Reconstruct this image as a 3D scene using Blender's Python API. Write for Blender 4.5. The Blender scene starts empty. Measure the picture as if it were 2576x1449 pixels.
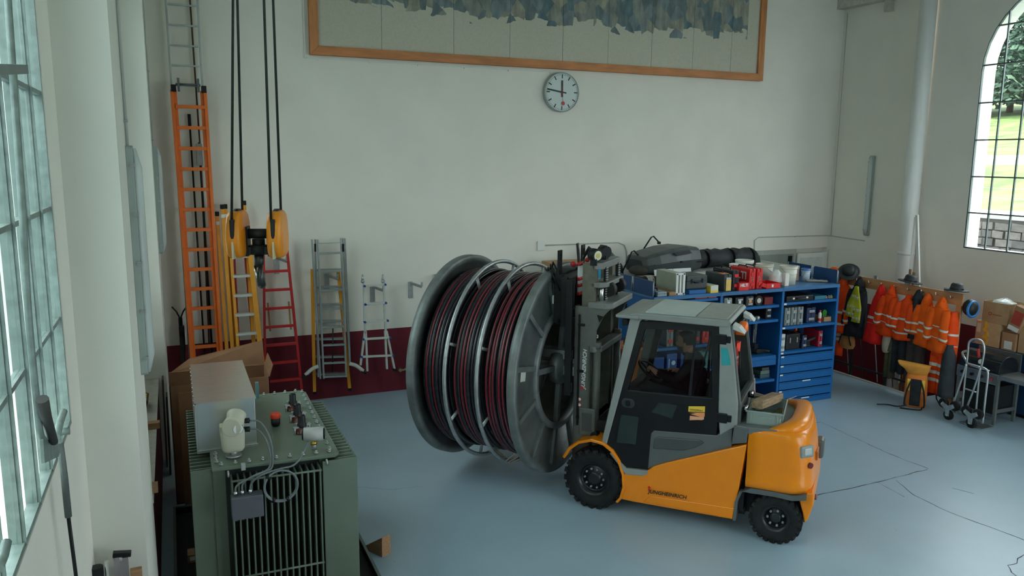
import bpy, bmesh, math, random
from mathutils import Vector, Matrix, Euler
random.seed(11)
PI = math.pi
C = bpy.context.scene.collection
SC = bpy.context.scene

# ------------------------------------------------------------------ camera
F_PX, YAW, PITCH, ROLL, CAM_Z = 1970.0, math.radians(23.5), math.radians(9.4), math.radians(-0.5), 4.1
_f = Vector((math.sin(YAW) * math.cos(PITCH), math.cos(YAW) * math.cos(PITCH), -math.sin(PITCH)))
_r = Vector((math.cos(YAW), -math.sin(YAW), 0))
_d = _f.cross(_r)
R_CAM = _r * math.cos(ROLL) + _d * math.sin(ROLL)
D_CAM = -_r * math.sin(ROLL) + _d * math.cos(ROLL)
F_CAM = _f
cd = bpy.data.cameras.new('camera')
cam = bpy.data.objects.new('camera', cd)
C.objects.link(cam)
cd.sensor_fit = 'HORIZONTAL'
cd.sensor_width = 36.0
cd.lens = 36.0 * F_PX / 2576.0
cd.clip_start = 0.05
cd.clip_end = 800
mw = Matrix.Identity(4)
for i in range(3):
    mw[i][0], mw[i][1], mw[i][2] = R_CAM[i], -D_CAM[i], -F_CAM[i]
mw[2][3] = CAM_Z
cam.matrix_world = mw
SC.camera = cam

# ------------------------------------------------------------------ sky, sun, exposure
world = bpy.data.worlds.new('sky')
SC.world = world
world.use_nodes = True
bg = world.node_tree.nodes['Background']
bg.inputs['Color'].default_value = (0.83, 0.925, 0.97, 1)
bg.inputs['Strength'].default_value = 1.35
sl = bpy.data.lights.new('sun', 'SUN')
sl.energy = 2.4
sl.angle = math.radians(1.0)
sl.color = (1.0, 0.94, 0.84)
sun = bpy.data.objects.new('sun', sl)
C.objects.link(sun)
sun.rotation_euler = Vector((-0.03, 0.62, -0.78)).to_track_quat('-Z', 'Y').to_euler()
SC.view_settings.view_transform = 'Standard'
SC.view_settings.look = 'None'
SC.view_settings.gamma = 1.0
SC.view_settings.use_curve_mapping = False
SC.view_settings.exposure = 2.5
SC.cycles.max_bounces = 7
SC.cycles.diffuse_bounces = 4
SC.cycles.adaptive_threshold = 0.07
SC.cycles.transparent_max_bounces = 16
SC.cycles.sample_clamp_indirect = 8
SC.cycles.use_denoising = True

# glazed openings of the hall, those behind the camera unseen and added for brightness: (wall, y0, y1); sill 2.54 m, half-round heads. Light portals mark them for the sky light.
WINDOWS = [('right', 7.06, 9.90), ('right', 1.40, 4.24), ('right', -4.3, -1.46),
           ('left', 2.25, 5.09), ('left', 7.75, 10.59), ('left', -3.4, -0.56)]
for w, y0, y1 in WINDOWS:
    pl = bpy.data.lights.new('sky_portal', 'AREA')
    pl.shape = 'RECTANGLE'
    pl.size = y1 - y0
    pl.size_y = 4.7
    pl.cycles.is_portal = True
    po = bpy.data.objects.new('sky_portal', pl)
    C.objects.link(po)
    x = 13.80 if w == 'right' else -1.0
    po.location = (x, (y0 + y1) / 2, 2.5 + 2.35)
    po.rotation_euler = Vector((-1 if w == 'right' else 1, 0, 0)).to_track_quat('-Z', 'Z').to_euler()
# unseen glazed gate, added in the end wall behind the camera to brighten the hall
ADDED_GATE = (7.4, 13.0, 0.25, 5.6)
pl = bpy.data.lights.new('sky_portal', 'AREA')
pl.shape = 'RECTANGLE'
pl.size = ADDED_GATE[1] - ADDED_GATE[0]
pl.size_y = ADDED_GATE[3] - ADDED_GATE[2]
pl.cycles.is_portal = True
po = bpy.data.objects.new('sky_portal', pl)
C.objects.link(po)
po.location = ((ADDED_GATE[0] + ADDED_GATE[1]) / 2, -6.35, (ADDED_GATE[2] + ADDED_GATE[3]) / 2)
po.rotation_euler = Vector((0, 1, 0)).to_track_quat('-Z', 'Z').to_euler()


def at(u, v, x=None, y=None, z=None):
    """Point of the place seen at pixel (u, v) of the 2576x1449 photograph, at a known x, y or z."""
    d = R_CAM * ((u - 1288) / F_PX) + D_CAM * ((v - 724.5) / F_PX) + F_CAM
    o = Vector((0, 0, CAM_Z))
    if x is not None:
        t = x / d.x
    elif y is not None:
        t = y / d.y
    else:
        t = (z - CAM_Z) / d.z
    return o + d * t


# ------------------------------------------------------------------ materials
MATS = {}


def mat(name, col, rough=0.55, metal=0.0, var=0.08, scale=6.0, bump=0.0, spec=0.5, coat=0.0, alpha=None, stretch=None):
    if name in MATS:
        return MATS[name]
    m = bpy.data.materials.new(name)
    m.use_nodes = True
    nt = m.node_tree
    b = nt.nodes['Principled BSDF']
    b.inputs['Roughness'].default_value = rough
    b.inputs['Metallic'].default_value = metal
    b.inputs['Specular IOR Level'].default_value = spec
    b.inputs['Coat Weight'].default_value = coat
    b.inputs['Coat Roughness'].default_value = 0.08
    tc = nt.nodes.new('ShaderNodeTexCoord')
    nz = nt.nodes.new('ShaderNodeTexNoise')
    nz.inputs['Scale'].default_value = scale
    nz.inputs['Detail'].default_value = 5
    if stretch:
        mp = nt.nodes.new('ShaderNodeMapping')
        mp.inputs['Scale'].default_value = stretch
        nt.links.new(tc.outputs['Object'], mp.inputs['Vector'])
        nt.links.new(mp.outputs['Vector'], nz.inputs['Vector'])
    else:
        nt.links.new(tc.outputs['Object'], nz.inputs['Vector'])
    cr = nt.nodes.new('ShaderNodeValToRGB')
    lo = [max(0, c * (1 - var)) for c in col]
    hi = [min(1, c * (1 + var)) for c in col]
    cr.color_ramp.elements[0].position = 0.3
    cr.color_ramp.elements[1].position = 0.7
    cr.color_ramp.elements[0].color = (*lo, 1)
    cr.color_ramp.elements[1].color = (*hi, 1)
    nt.links.new(nz.outputs['Fac'], cr.inputs['Fac'])
    nt.links.new(cr.outputs['Color'], b.inputs['Base Color'])
    if bump:
        bp = nt.nodes.new('ShaderNodeBump')
        bp.inputs['Strength'].default_value = bump
        bp.inputs['Distance'].default_value = 0.02
        nt.links.new(nz.outputs['Fac'], bp.inputs['Height'])
        nt.links.new(bp.outputs['Normal'], b.inputs['Normal'])
    if alpha is not None:
        b.inputs['Alpha'].default_value = alpha
    MATS[name] = m
    return m


def glass_mat(name, tint, gloss=0.08, rough=0.02):
    if name in MATS:
        return MATS[name]
    m = bpy.data.materials.new(name)
    m.use_nodes = True
    nt = m.node_tree
    nt.nodes.clear()
    out = nt.nodes.new('ShaderNodeOutputMaterial')
    mix = nt.nodes.new('ShaderNodeMixShader')
    tr = nt.nodes.new('ShaderNodeBsdfTransparent')
    gl = nt.nodes.new('ShaderNodeBsdfGlossy')
    nz = nt.nodes.new('ShaderNodeTexNoise')
    nz.inputs['Scale'].default_value = 1.5
    mr = nt.nodes.new('ShaderNodeMapRange')
    mr.inputs['To Min'].default_value = gloss * 0.8
    mr.inputs['To Max'].default_value = gloss * 1.2
    nt.links.new(nz.outputs['Fac'], mr.inputs['Value'])
    nt.links.new(mr.outputs['Result'], mix.inputs['Fac'])
    tr.inputs['Color'].default_value = (*tint, 1)
    gl.inputs['Roughness'].default_value = rough
    gl.inputs['Color'].default_value = (1, 1, 1, 1)
    nt.links.new(tr.outputs[0], mix.inputs[1])
    nt.links.new(gl.outputs[0], mix.inputs[2])
    nt.links.new(mix.outputs[0], out.inputs['Surface'])
    MATS[name] = m
    return m


# ------------------------------------------------------------------ mesh builder
class MB:
    def __init__(s):
        s.v, s.f, s.mi, s.sm = [], [], [], []
        s.m = 0

    def add(s, vs, fs, smooth=False):
        o = len(s.v)
        s.v += [tuple(p) for p in vs]
        for f in fs:
            s.f.append(tuple(i + o for i in f))
            s.mi.append(s.m)
            s.sm.append(smooth)
        return s

    def bx(s, x0, x1, y0, y1, z0, z1, mtx=None):
        vs = [Vector(p) for p in ((x0, y0, z0), (x1, y0, z0), (x1, y1, z0), (x0, y1, z0), (x0, y0, z1), (x1, y0, z1), (x1, y1, z1), (x0, y1, z1))]
        if mtx:
            vs = [mtx @ p for p in vs]
        return s.add(vs, [(3, 2, 1, 0), (4, 5, 6, 7), (0, 1, 5, 4), (1, 2, 6, 5), (2, 3, 7, 6), (3, 0, 4, 7)])

    def box(s, c, d, rot=(0, 0, 0)):
        m = Matrix.Translation(c) @ Euler(rot).to_matrix().to_4x4()
        return s.bx(-d[0] / 2, d[0] / 2, -d[1] / 2, d[1] / 2, -d[2] / 2, d[2] / 2, m)

    def bar(s, p0, p1, w, h, up=(0, 0, 1)):
        p0, p1 = Vector(p0), Vector(p1)
        d = (p1 - p0).normalized()
        a = d.cross(Vector(up))
        if a.length < 1e-4:
            a = d.cross(Vector((0, 1, 0)))
        a.normalize()
        b = a.cross(d)
        vs = []
        for p in (p0, p1):
            for i, j in ((-1, -1), (1, -1), (1, 1), (-1, 1)):
                vs.append(p + a * (i * w / 2) + b * (j * h / 2))
        return s.add(vs, [(0, 1, 2, 3), (7, 6, 5, 4), (0, 4, 5, 1), (1, 5, 6, 2), (2, 6, 7, 3), (3, 7, 4, 0)])

    def cyl(s, p0, p1, r, r2=None, n=14, caps=True):
        p0, p1 = Vector(p0), Vector(p1)
        r2 = r if r2 is None else r2
        d = (p1 - p0).normalized()
        a = d.orthogonal().normalized()
        b = d.cross(a)
        vs = []
        for p, q in ((p0, r), (p1, r2)):
            for i in range(n):
                t = 2 * PI * i / n
                vs.append(p + (a * math.cos(t) + b * math.sin(t)) * q)
        s.add(vs, [(i, (i + 1) % n, n + (i + 1) % n, n + i) for i in range(n)], True)
        if caps:
            s.add(vs, [tuple(range(n))[::-1], tuple(range(n, 2 * n))])
        return s

    def tube(s, pts, r, n=8, closed=False, caps=True):
        pts = [Vector(p) for p in pts]
        L = len(pts)
        prev = None
        rings = []
        for i, p in enumerate(pts):
            if closed:
                t = (pts[(i + 1) % L] - pts[i - 1]).normalized()
            else:
                t = (pts[min(i + 1, L - 1)] - pts[max(i - 1, 0)]).normalized()
            if prev is None:
                a = t.orthogonal().normalized()
            else:
                a = (prev - t * prev.dot(t))
                a = a.normalized() if a.length > 1e-6 else t.orthogonal().normalized()
            prev = a
            b = t.cross(a)
            rr = r[i] if isinstance(r, (list, tuple)) else r
            rings.append([p + (a * math.cos(2 * PI * k / n) + b * math.sin(2 * PI * k / n)) * rr for k in range(n)])
        return s.loft(rings, closed=closed, caps=caps)

    def loft(s, rings, closed=False, caps=True, smooth=True):
        n = len(rings[0])
        vs = [p for r in rings for p in r]
        fs = []
        L = len(rings)
        for i in range(L if closed else L - 1):
            j = (i + 1) % L
            for k in range(n):
                k2 = (k + 1) % n
                fs.append((i * n + k, i * n + k2, j * n + k2, j * n + k))
        s.add(vs, fs, smooth)
        if caps and not closed:
            s.add(list(rings[0]), [tuple(range(n))[::-1]])
            s.add(list(rings[-1]), [tuple(range(n))])
        return s

    def lathe(s, prof, n=24, mtx=None, smooth=True):
        mtx = mtx or Matrix.Identity(4)
        vs, fs = [], []
        L = len(prof)
        for i in range(n):
            t = 2 * PI * i / n
            for r, z in prof:
                vs.append(mtx @ Vector((r * math.cos(t), r * math.sin(t), z)))
        for i in range(n):
            j = (i + 1) % n
            for k in range(L - 1):
                fs.append((i * L + k, j * L + k, j * L + k + 1, i * L + k + 1))
        return s.add(vs, fs, smooth)

    def prism(s, poly, ax, d0, d1, mtx=None, fn=None):
        """poly in the plane across axis ax, pushed from d0 to d1. fn may bend points."""
        n = len(poly)

        def pt(p, d):
            if ax == 'x':
                q = Vector((d, p[0], p[1]))
            elif ax == 'y':
                q = Vector((p[0], d, p[1]))
            else:
                q = Vector((p[0], p[1], d))
            if fn:
                q = Vector(fn(q))
            return mtx @ q if mtx else q
        vs = [pt(p, d0) for p in poly] + [pt(p, d1) for p in poly]
        fs = [tuple(range(n))[::-1], tuple(range(n, 2 * n))]
        fs += [(i, (i + 1) % n, n + (i + 1) % n, n + i) for i in range(n)]
        return s.add(vs, fs)

    def ring(s, R, r, mtx=None, n=48, m=8, a0=0, a1=2 * PI):
        mtx = mtx or Matrix.Identity(4)
        full = abs(a1 - a0 - 2 * PI) < 1e-6
        rings = []
        for i in range(n if full else n + 1):
            t = a0 + (a1 - a0) * i / n
            rings.append([mtx @ Vector(((R + r * math.cos(2 * PI * k / m)) * math.cos(t), (R + r * math.cos(2 * PI * k / m)) * math.sin(t), r * math.sin(2 * PI * k / m))) for k in range(m)])
        return s.loft(rings, closed=full)

    def ball(s, c, r, n=16, m=10, mtx=None):
        if not isinstance(r, (tuple, list)):
            r = (r, r, r)
        c = Vector(c)
        rings = []
        for j in range(m + 1):
            ph = -PI / 2 + PI * j / m
            q = max(math.cos(ph), 0.003)
            rings.append([c + Vector((r[0] * q * math.cos(2 * PI * i / n), r[1] * q * math.sin(2 * PI * i / n), r[2] * math.sin(ph))) for i in range(n)])
        if mtx:
            rings = [[mtx @ p for p in g] for g in rings]
        return s.loft(rings, caps=True)

    def build(s, name, mats, parent=None, loc=None, rot=None, bevel=0, seg=2, subsurf=0, label=None, recalc=True):
        me = bpy.data.meshes.new(name)
        me.from_pydata(s.v, [], s.f)
        if not isinstance(mats, (list, tuple)):
            mats = [mats]
        for m in mats:
            me.materials.append(m)
        for p, i, q in zip(me.polygons, s.mi, s.sm):
            p.material_index = i
            p.use_smooth = q
        if recalc:
            b = bmesh.new()
            b.from_mesh(me)
            bmesh.ops.remove_doubles(b, verts=b.verts, dist=1e-5)
            bmesh.ops.recalc_face_normals(b, faces=b.faces)
            b.to_mesh(me)
            b.free()
        me.update()
        o = bpy.data.objects.new(name, me)
        C.objects.link(o)
        if parent:
            o.parent = parent
        if loc is not None:
            o.location = loc
        if rot is not None:
            o.rotation_euler = rot
        if bevel:
            md = o.modifiers.new('bevel', 'BEVEL')
            md.width = bevel
            md.segments = seg
            md.limit_method = 'ANGLE'
            md.angle_limit = math.radians(40)
            md.harden_normals = False
        if subsurf:
            md = o.modifiers.new('subsurf', 'SUBSURF')
            md.levels = md.render_levels = subsurf
        if label:
            o['label'] = label
        return o


def tag(o, label, cat, group=None, kind=None):
    o['label'] = label
    o['category'] = cat
    if group:
        o['group'] = group
    if kind:
        o['kind'] = kind
    return o


def thing(name, label, cat, loc=(0, 0, 0), rotz=0, group=None):
    o = bpy.data.objects.new(name, None)
    C.objects.link(o)
    o.location = loc
    o.rotation_euler = (0, 0, rotz)
    o.empty_display_size = 0.1
    return tag(o, label, cat, group)


def struct(o):
    o['kind'] = 'structure'
    return o


def text(name, body, size, m, mtx, parent=None, shear=0.0, bold=0.0, ext=0.0008, align='LEFT', spacing=1.0, width=None):
    """Lettering as a mesh: the built-in font, filled and slightly raised."""
    cu = bpy.data.curves.new(name, 'FONT')
    cu.body = body
    cu.size = size
    cu.shear = shear
    cu.offset = bold
    cu.extrude = ext
    cu.align_x = align
    cu.space_character = spacing
    cu.resolution_u = 3
    t = bpy.data.objects.new(name + '_curve', cu)
    C.objects.link(t)
    dg = bpy.context.evaluated_depsgraph_get()
    dg.update()
    me = bpy.data.meshes.new_from_object(t.evaluated_get(dg))
    bpy.data.objects.remove(t)
    bpy.data.curves.remove(cu)
    me.name = name
    if width:
        xs = [v.co.x for v in me.vertices]
        k = width / max(max(xs) - min(xs), 1e-6)
        for v in me.vertices:
            v.co.x *= k
            v.co.y *= k
    me.materials.clear()
    me.materials.append(m)
    o = bpy.data.objects.new(name, me)
    C.objects.link(o)
    if parent:
        o.parent = parent
    o.matrix_local = mtx
    return o


def frame(o, right, up):
    """4x4 with x along right and y along up: for lettering and flat print."""
    r, u = Vector(right).normalized(), Vector(up).normalized()
    n = r.cross(u)
    m = Matrix.Identity(4)
    for i in range(3):
        m[i][0], m[i][1], m[i][2], m[i][3] = r[i], u[i], n[i], o[i]
    return m


def rrect(w, h, r, k=4):
    """rounded rectangle outline centred on 0"""
    out = []
    for cx, cy, a in ((w / 2 - r, h / 2 - r, 0), (-w / 2 + r, h / 2 - r, 90), (-w / 2 + r, -h / 2 + r, 180), (w / 2 - r, -h / 2 + r, 270)):
        for i in range(k + 1):
            t = math.radians(a + 90 * i / k)
            out.append((cx + r * math.cos(t), cy + r * math.sin(t)))
    return out


def W(m, name, mats, parent, under=None, **k):
    """Build a part given in place coordinates under a thing that stands (unrotated) at parent.location; under: its part that carries this piece."""
    l = parent.location if parent else Vector((0, 0, 0))
    m.v = [(x - l.x, y - l.y, z - l.z) for x, y, z in m.v]
    return m.build(name, mats, under or parent, **k)

# ================================================================== THE SETTING
XR, YB, XL, ZC, YF = 13.39, 13.17, -0.61, 9.0, -6.0
WT = 0.38


def wall_paint(name, col, band, z_band=1.137, rough=0.75):
    m = mat(name, col, rough, var=0.035, scale=1.3)
    nt = m.node_tree
    b = nt.nodes['Principled BSDF']
    cr = [n for n in nt.nodes if n.type == 'VALTORGB'][0]
    geo = nt.nodes.new('ShaderNodeNewGeometry')
    sp = nt.nodes.new('ShaderNodeSeparateXYZ')
    nt.links.new(geo.outputs['Position'], sp.inputs[0])
    lt = nt.nodes.new('ShaderNodeMath')
    lt.operation = 'LESS_THAN'
    lt.inputs[1].default_value = z_band
    nt.links.new(sp.outputs['Z'], lt.inputs[0])
    mx = nt.nodes.new('ShaderNodeMix')
    mx.data_type = 'RGBA'
    nt.links.new(lt.outputs[0], mx.inputs[0])
    # scuffs: sparse small dark marks on the plaster
    nz = nt.nodes.new('ShaderNodeTexNoise')
    nz.inputs['Scale'].default_value = 2.2
    nz.inputs['Detail'].default_value = 12
    nz.inputs['Roughness'].default_value = 0.8
    tc = [n for n in nt.nodes if n.type == 'TEX_COORD'][0]
    nt.links.new(tc.outputs['Object'], nz.inputs['Vector'])
    r2 = nt.nodes.new('ShaderNodeValToRGB')
    r2.color_ramp.elements[0].position = 0.24
    r2.color_ramp.elements[1].position = 0.30
    r2.color_ramp.elements[0].color = (0.8, 0.78, 0.74, 1)
    r2.color_ramp.elements[1].color = (1, 1, 1, 1)
    nt.links.new(nz.outputs['Fac'], r2.inputs['Fac'])
    mu = nt.nodes.new('ShaderNodeMix')
    mu.data_type = 'RGBA'
    mu.blend_type = 'MULTIPLY'
    mu.inputs[0].default_value = 1
    nt.links.new(cr.outputs['Color'], mu.inputs[6])
    nt.links.new(r2.outputs['Color'], mu.inputs[7])
    nt.links.new(mu.outputs[2], mx.inputs[6])
    mx.inputs[7].default_value = (*band, 1)
    nt.links.new(mx.outputs[2], b.inputs['Base Color'])
    return m


BURG = (0.15, 0.010, 0.022)
M_WALL = wall_paint('wall_plaster', (0.82, 0.785, 0.70), BURG)
M_PLAIN = mat('plaster_plain', (0.74, 0.735, 0.66), 0.8, var=0.04, scale=1.0)
M_WHITE = mat('white_paint', (0.78, 0.78, 0.74), 0.5, var=0.03)
M_CONC = mat('pale_concrete', (0.55, 0.53, 0.47), 0.85, var=0.12, scale=12, bump=0.1)
M_STEEL_DK = mat('dark_window_steel', (0.12, 0.15, 0.15), 0.5, 0.3)
M_STEEL_GR = mat('green_grey_window_steel', (0.20, 0.25, 0.23), 0.45, 0.1, var=0.2, scale=20)


def floor_mat():
    m = mat('floor_paint', (0.35, 0.47, 0.56), 0.34, var=0.05, scale=0.9, spec=0.45)
    nt = m.node_tree
    b = nt.nodes['Principled BSDF']
    cr = [n for n in nt.nodes if n.type == 'VALTORGB'][0]
    tc = [n for n in nt.nodes if n.type == 'TEX_COORD'][0]
    last = cr.outputs['Color']
    for sc, lo, hi, c in ((7.0, 0.20, 0.27, (0.45, 0.45, 0.43)), (1.1, 0.22, 0.30, (0.78, 0.78, 0.76)), (22.0, 0.16, 0.22, (0.3, 0.3, 0.3))):
        nz = nt.nodes.new('ShaderNodeTexNoise')
        nz.inputs['Scale'].default_value = sc
        nz.inputs['Detail'].default_value = 10
        nz.inputs['Roughness'].default_value = 0.72
        nz.inputs['Distortion'].default_value = 0.6
        nt.links.new(tc.outputs['Object'], nz.inputs['Vector'])
        r = nt.nodes.new('ShaderNodeValToRGB')
        r.color_ramp.elements[0].position = lo
        r.color_ramp.elements[1].position = hi
        r.color_ramp.elements[0].color = (*c, 1)
        r.color_ramp.elements[1].color = (1, 1, 1, 1)
        nt.links.new(nz.outputs['Fac'], r.inputs['Fac'])
        mu = nt.nodes.new('ShaderNodeMix')
        mu.data_type = 'RGBA'
        mu.blend_type = 'MULTIPLY'
        mu.inputs[0].default_value = 1
        nt.links.new(last, mu.inputs[6])
        nt.links.new(r.outputs['Color'], mu.inputs[7])
        last = mu.outputs[2]
    # long thin scratches
    mp = nt.nodes.new('ShaderNodeMapping')
    mp.inputs['Scale'].default_value = (9.0, 0.9, 1)
    mp.inputs['Rotation'].default_value = (0, 0, 0.9)
    nt.links.new(tc.outputs['Object'], mp.inputs['Vector'])
    nz = nt.nodes.new('ShaderNodeTexNoise')
    nz.inputs['Scale'].default_value = 5
    nz.inputs['Detail'].default_value = 6
    nt.links.new(mp.outputs['Vector'], nz.inputs['Vector'])
    r = nt.nodes.new('ShaderNodeValToRGB')
    r.color_ramp.elements[0].position = 0.24
    r.color_ramp.elements[1].position = 0.29
    r.color_ramp.elements[0].color = (0.6, 0.6, 0.6, 1)
    r.color_ramp.elements[1].color = (1, 1, 1, 1)
    nt.links.new(nz.outputs['Fac'], r.inputs['Fac'])
    mu = nt.nodes.new('ShaderNodeMix')
    mu.data_type = 'RGBA'
    mu.blend_type = 'MULTIPLY'
    mu.inputs[0].default_value = 1
    nt.links.new(last, mu.inputs[6])
    nt.links.new(r.outputs['Color'], mu.inputs[7])
    nt.links.new(mu.outputs[2], b.inputs['Base Color'])
    return m


M_FLOOR = floor_mat()
PX, PY = 11.90, 9.35          # the stairwell behind the coat rail starts here
fb = MB()
fb.bx(XL, PX, YF, YB, -0.2, 0)
fb.bx(PX, XR, YF, PY, -0.2, 0)
floor = struct(fb.build('floor', M_FLOOR))
# cracks and slab joints in the floor paint
M_CRACK = mat('crack_dark', (0.05, 0.06, 0.065), 0.9)


def crack(pts, w, seed):
    rnd = random.Random(seed)
    P = [Vector((p[0], p[1], 0)) for p in pts]
    path = []
    for a, b in zip(P[:-1], P[1:]):
        n = max(2, int((b - a).length / 0.09))
        d = (b - a).normalized()
        nn = Vector((-d.y, d.x, 0))
        for i in range(n):
            path.append(a.lerp(b, i / n) + nn * rnd.uniform(-0.008, 0.008))
    path.append(P[-1])
    m = MB()
    vs = []
    for i, p in enumerate(path):
        d = (path[min(i + 1, len(path) - 1)] - path[max(i - 1, 0)]).normalized()
        nn = Vector((-d.y, d.x, 0)) * w * rnd.uniform(0.3, 1.0) * 0.5
        vs += [p + nn + Vector((0, 0, 0.0012)), p - nn + Vector((0, 0, 0.0012))]
    m.add(vs, [(2 * i, 2 * i + 1, 2 * i + 3, 2 * i + 2) for i in range(len(path) - 1)])
    return m.build('floor_crack', M_CRACK, floor)


def px_floor(*uv):
    return [at(u, v, z=0) for u, v in uv]


crack(px_floor((2038, 1066), (2065, 1062), (2130, 1092), (2240, 1143), (2335, 1179)), 0.014, 1)
crack(px_floor((2332, 1181), (2250, 1202), (2200, 1215), (2130, 1230), (2050, 1247), (2044, 1243)), 0.018, 2)
crack(px_floor((2203, 1211), (2275, 1250)), 0.009, 3)
crack(px_floor((2255, 1208), (2300, 1246), (2380, 1285), (2460, 1315), (2540, 1345), (2575, 1358)), 0.011, 4)
crack(px_floor((2395, 1228), (2450, 1242)), 0.009, 5)
crack(px_floor((2575, 1395), (2560, 1405), (2560, 1418), (2535, 1422), (2545, 1440), (2570, 1460)), 0.012, 6)
crack(px_floor((1990, 1068), (2025, 1060), (2064, 1063)), 0.012, 7)
crack(px_floor((900, 1225), (990, 1232), (1060, 1222)), 0.006, 8)

# stairwell: pale kerb, steps going down along the right wall
M_STEP = mat('stair_pale', (0.52, 0.47, 0.42), 0.8, var=0.1, scale=10)
sw = MB()
sw.bx(PX - 0.07, PX, PY, YB, 0.0, 0.014)
struct(sw.build('trim_1', mat('kerb_pale', (0.6, 0.56, 0.52), 0.7)))
st = MB()
for i in range(12):
    y = PY + 0.02 + i * 0.29
    st.bx(PX + 0.02, XR, y, y + 0.31, -3.2, -0.17 * (i + 1))
st.bx(PX + 0.02, XR, PY + 3.5, YB, -3.2, -0.17 * 12)
struct(st.build('floor_stairs', M_STEP))
sw = MB()
sw.bx(PX - 0.1, PX, PY, YB, -3.2, -0.2)
struct(sw.build('wall_stairwell', M_WALL))

# back wall
wb = MB()
wb.bx(XL - WT, 11.33, YB, YB + 0.3, -0.2, ZC)
wb.bx(11.33, XR + WT, YB, YB + 0.3, 2.20, ZC)
wb.bx(11.33, XR + WT, YB + 0.14, YB + 0.3, -3.3, 2.20)
struct(wb.build('wall_back', M_WALL))
wf = MB()
wf.bx(XL - WT, ADDED_GATE[0], YF - 0.3, YF, -0.2, ZC)
wf.bx(ADDED_GATE[1], XR + WT, YF - 0.3, YF, -0.2, ZC)
wf.bx(ADDED_GATE[0], ADDED_GATE[1], YF - 0.3, YF, -0.2, ADDED_GATE[2])
wf.bx(ADDED_GATE[0], ADDED_GATE[1], YF - 0.3, YF, ADDED_GATE[3], ZC)
struct(wf.build('wall_front', M_WALL))
gb = MB()
for i in range(7):
    x = ADDED_GATE[0] + (ADDED_GATE[1] - ADDED_GATE[0]) * i / 6
    gb.bx(x - .05, x + .05, YF - .2, YF - .1, ADDED_GATE[2], ADDED_GATE[3])
for z in (ADDED_GATE[2], 2.0, 3.8, ADDED_GATE[3]):
    gb.bx(ADDED_GATE[0], ADDED_GATE[1], YF - .2, YF - .1, z - .05, z + .05)
struct(gb.build('added_gate', M_STEEL_DK))  # bars of the gate added out of view to let in more daylight
wc = MB()
wc.bx(XL - WT, XR + WT, YF - 0.3, YB + 0.3, ZC, ZC + 0.3)
struct(wc.build('ceiling', M_PLAIN))


def arch_outline(y0, y1, sill=2.54, spring=5.70, n=18):
    r = (y1 - y0) / 2
    c = (y0 + y1) / 2
    return [(c - r * math.cos(PI * i / n), spring + r * math.sin(PI * i / n)) for i in range(n + 1)]


def arched_wall(name, x0, x1, wins, zb):
    """Wall slab between x0 and x1 with arched openings, built of solid strips."""
    m = MB()
    ys = YF - 0.3
    for y0, y1 in sorted(wins):
        m.bx(x0, x1, ys, y0, zb, ZC)
        m.bx(x0, x1, y0, y1, zb, 2.54)
        arc = arch_outline(y0, y1)
        for (a, za), (b, zb2) in zip(arc[:-1], arc[1:]):
            m.prism([(a, za), (b, zb2), (b, ZC), (a, ZC)], 'x', x0, x1)
        ys = y1
    m.bx(x0, x1, ys, YB + 0.3, zb, ZC)
    return struct(m.build(name, M_WALL, recalc=True))


arched_wall('wall_right', XR, XR + WT, [(a, b) for w, a, b in WINDOWS if w == 'right'], -3.3)
arched_wall('wall_left', XL - WT, XL, [(a, b) for w, a, b in WINDOWS if w == 'left'], -0.2)

M_PANE = glass_mat('window_glass', (0.95, 0.96, 0.95), 0.05)
M_PANE_OLD = glass_mat('window_glass_dusty', (0.80, 0.85, 0.83), 0.08, 0.15)


def window(idx, side, y0, y1, cols, rows_z, detail=True):
    """Steel glazing flush with the inner wall face: frame, bars and one pane per light."""
    x = XR + 0.03 if side == 'right' else XL - 0.03
    mm = M_STEEL_DK if side == 'right' else M_STEEL_GR
    arc = arch_outline(y0, y1, n=18)
    fr = MB()
    pts = [Vector((x, y0 + .012, 2.55))] + [Vector((x, a * 1.0, z)) for a, z in arc] + [Vector((x, y1 - .012, 2.55))]
    t = 0.028
    for a, b in zip(pts[:-1], pts[1:]):
        fr.bar(a, b, t, 0.05, up=(1, 0, 0))
    fr.bar(pts[-1], pts[0], t, 0.05, up=(1, 0, 0))
    o = struct(fr.build('window_%d' % idx, mm))
    c, r = (y0 + y1) / 2, (y1 - y0) / 2

    def top(y):
        return 5.70 + math.sqrt(max(0, r * r - (y - c) ** 2))
    w = (y1 - y0) / cols
    for i in range(1, cols):
        y = y0 + w * i
        vb = MB()
        vb.bx(x - .016, x + .016, y - .011, y + .011, 2.55, top(y))
        if side == 'left':
            vb.bx(x - .03, x + .03, y - .004, y + .004, 2.55, top(y))
        vb.build('glazing_bar', mm, o)
    for z in rows_z:
        if z <= 5.70:
            a, b = y0, y1
        else:
            hh = math.sqrt(max(0.01, r * r - (z - 5.70) ** 2))
            a, b = c - hh, c + hh
        hb = MB()
        hb.bx(x - .018, x + .018, a, b, z - .012, z + .012)
        hb.build('glazing_bar', mm, o)
    zs = [2.55] + list(rows_z) + [ZC]
    for i in range(cols):
        ya, yb = y0 + w * i + .012, y0 + w * (i + 1) - .012
        for za, zb in zip(zs[:-1], zs[1:]):
            za, zb = za + .013, zb - .013
            ta, tb = top(ya), top(yb)
            if max(ta, tb) <= za + .02:
                continue
            poly = [(ya, za)]
            if tb > za:
                poly += [(yb, za), (yb, min(zb, tb))]
            else:
                poly += [(ya + (yb - ya) * .6, za)]
            if ta > za:
                poly += [(ya, min(zb, ta))]
            if len(poly) < 3:
                continue
            p = MB()
            p.prism(poly, 'x', x - .003, x + .003)
            p.build('pane', M_PANE if side == 'right' else M_PANE_OLD, o)
    return o


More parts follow.
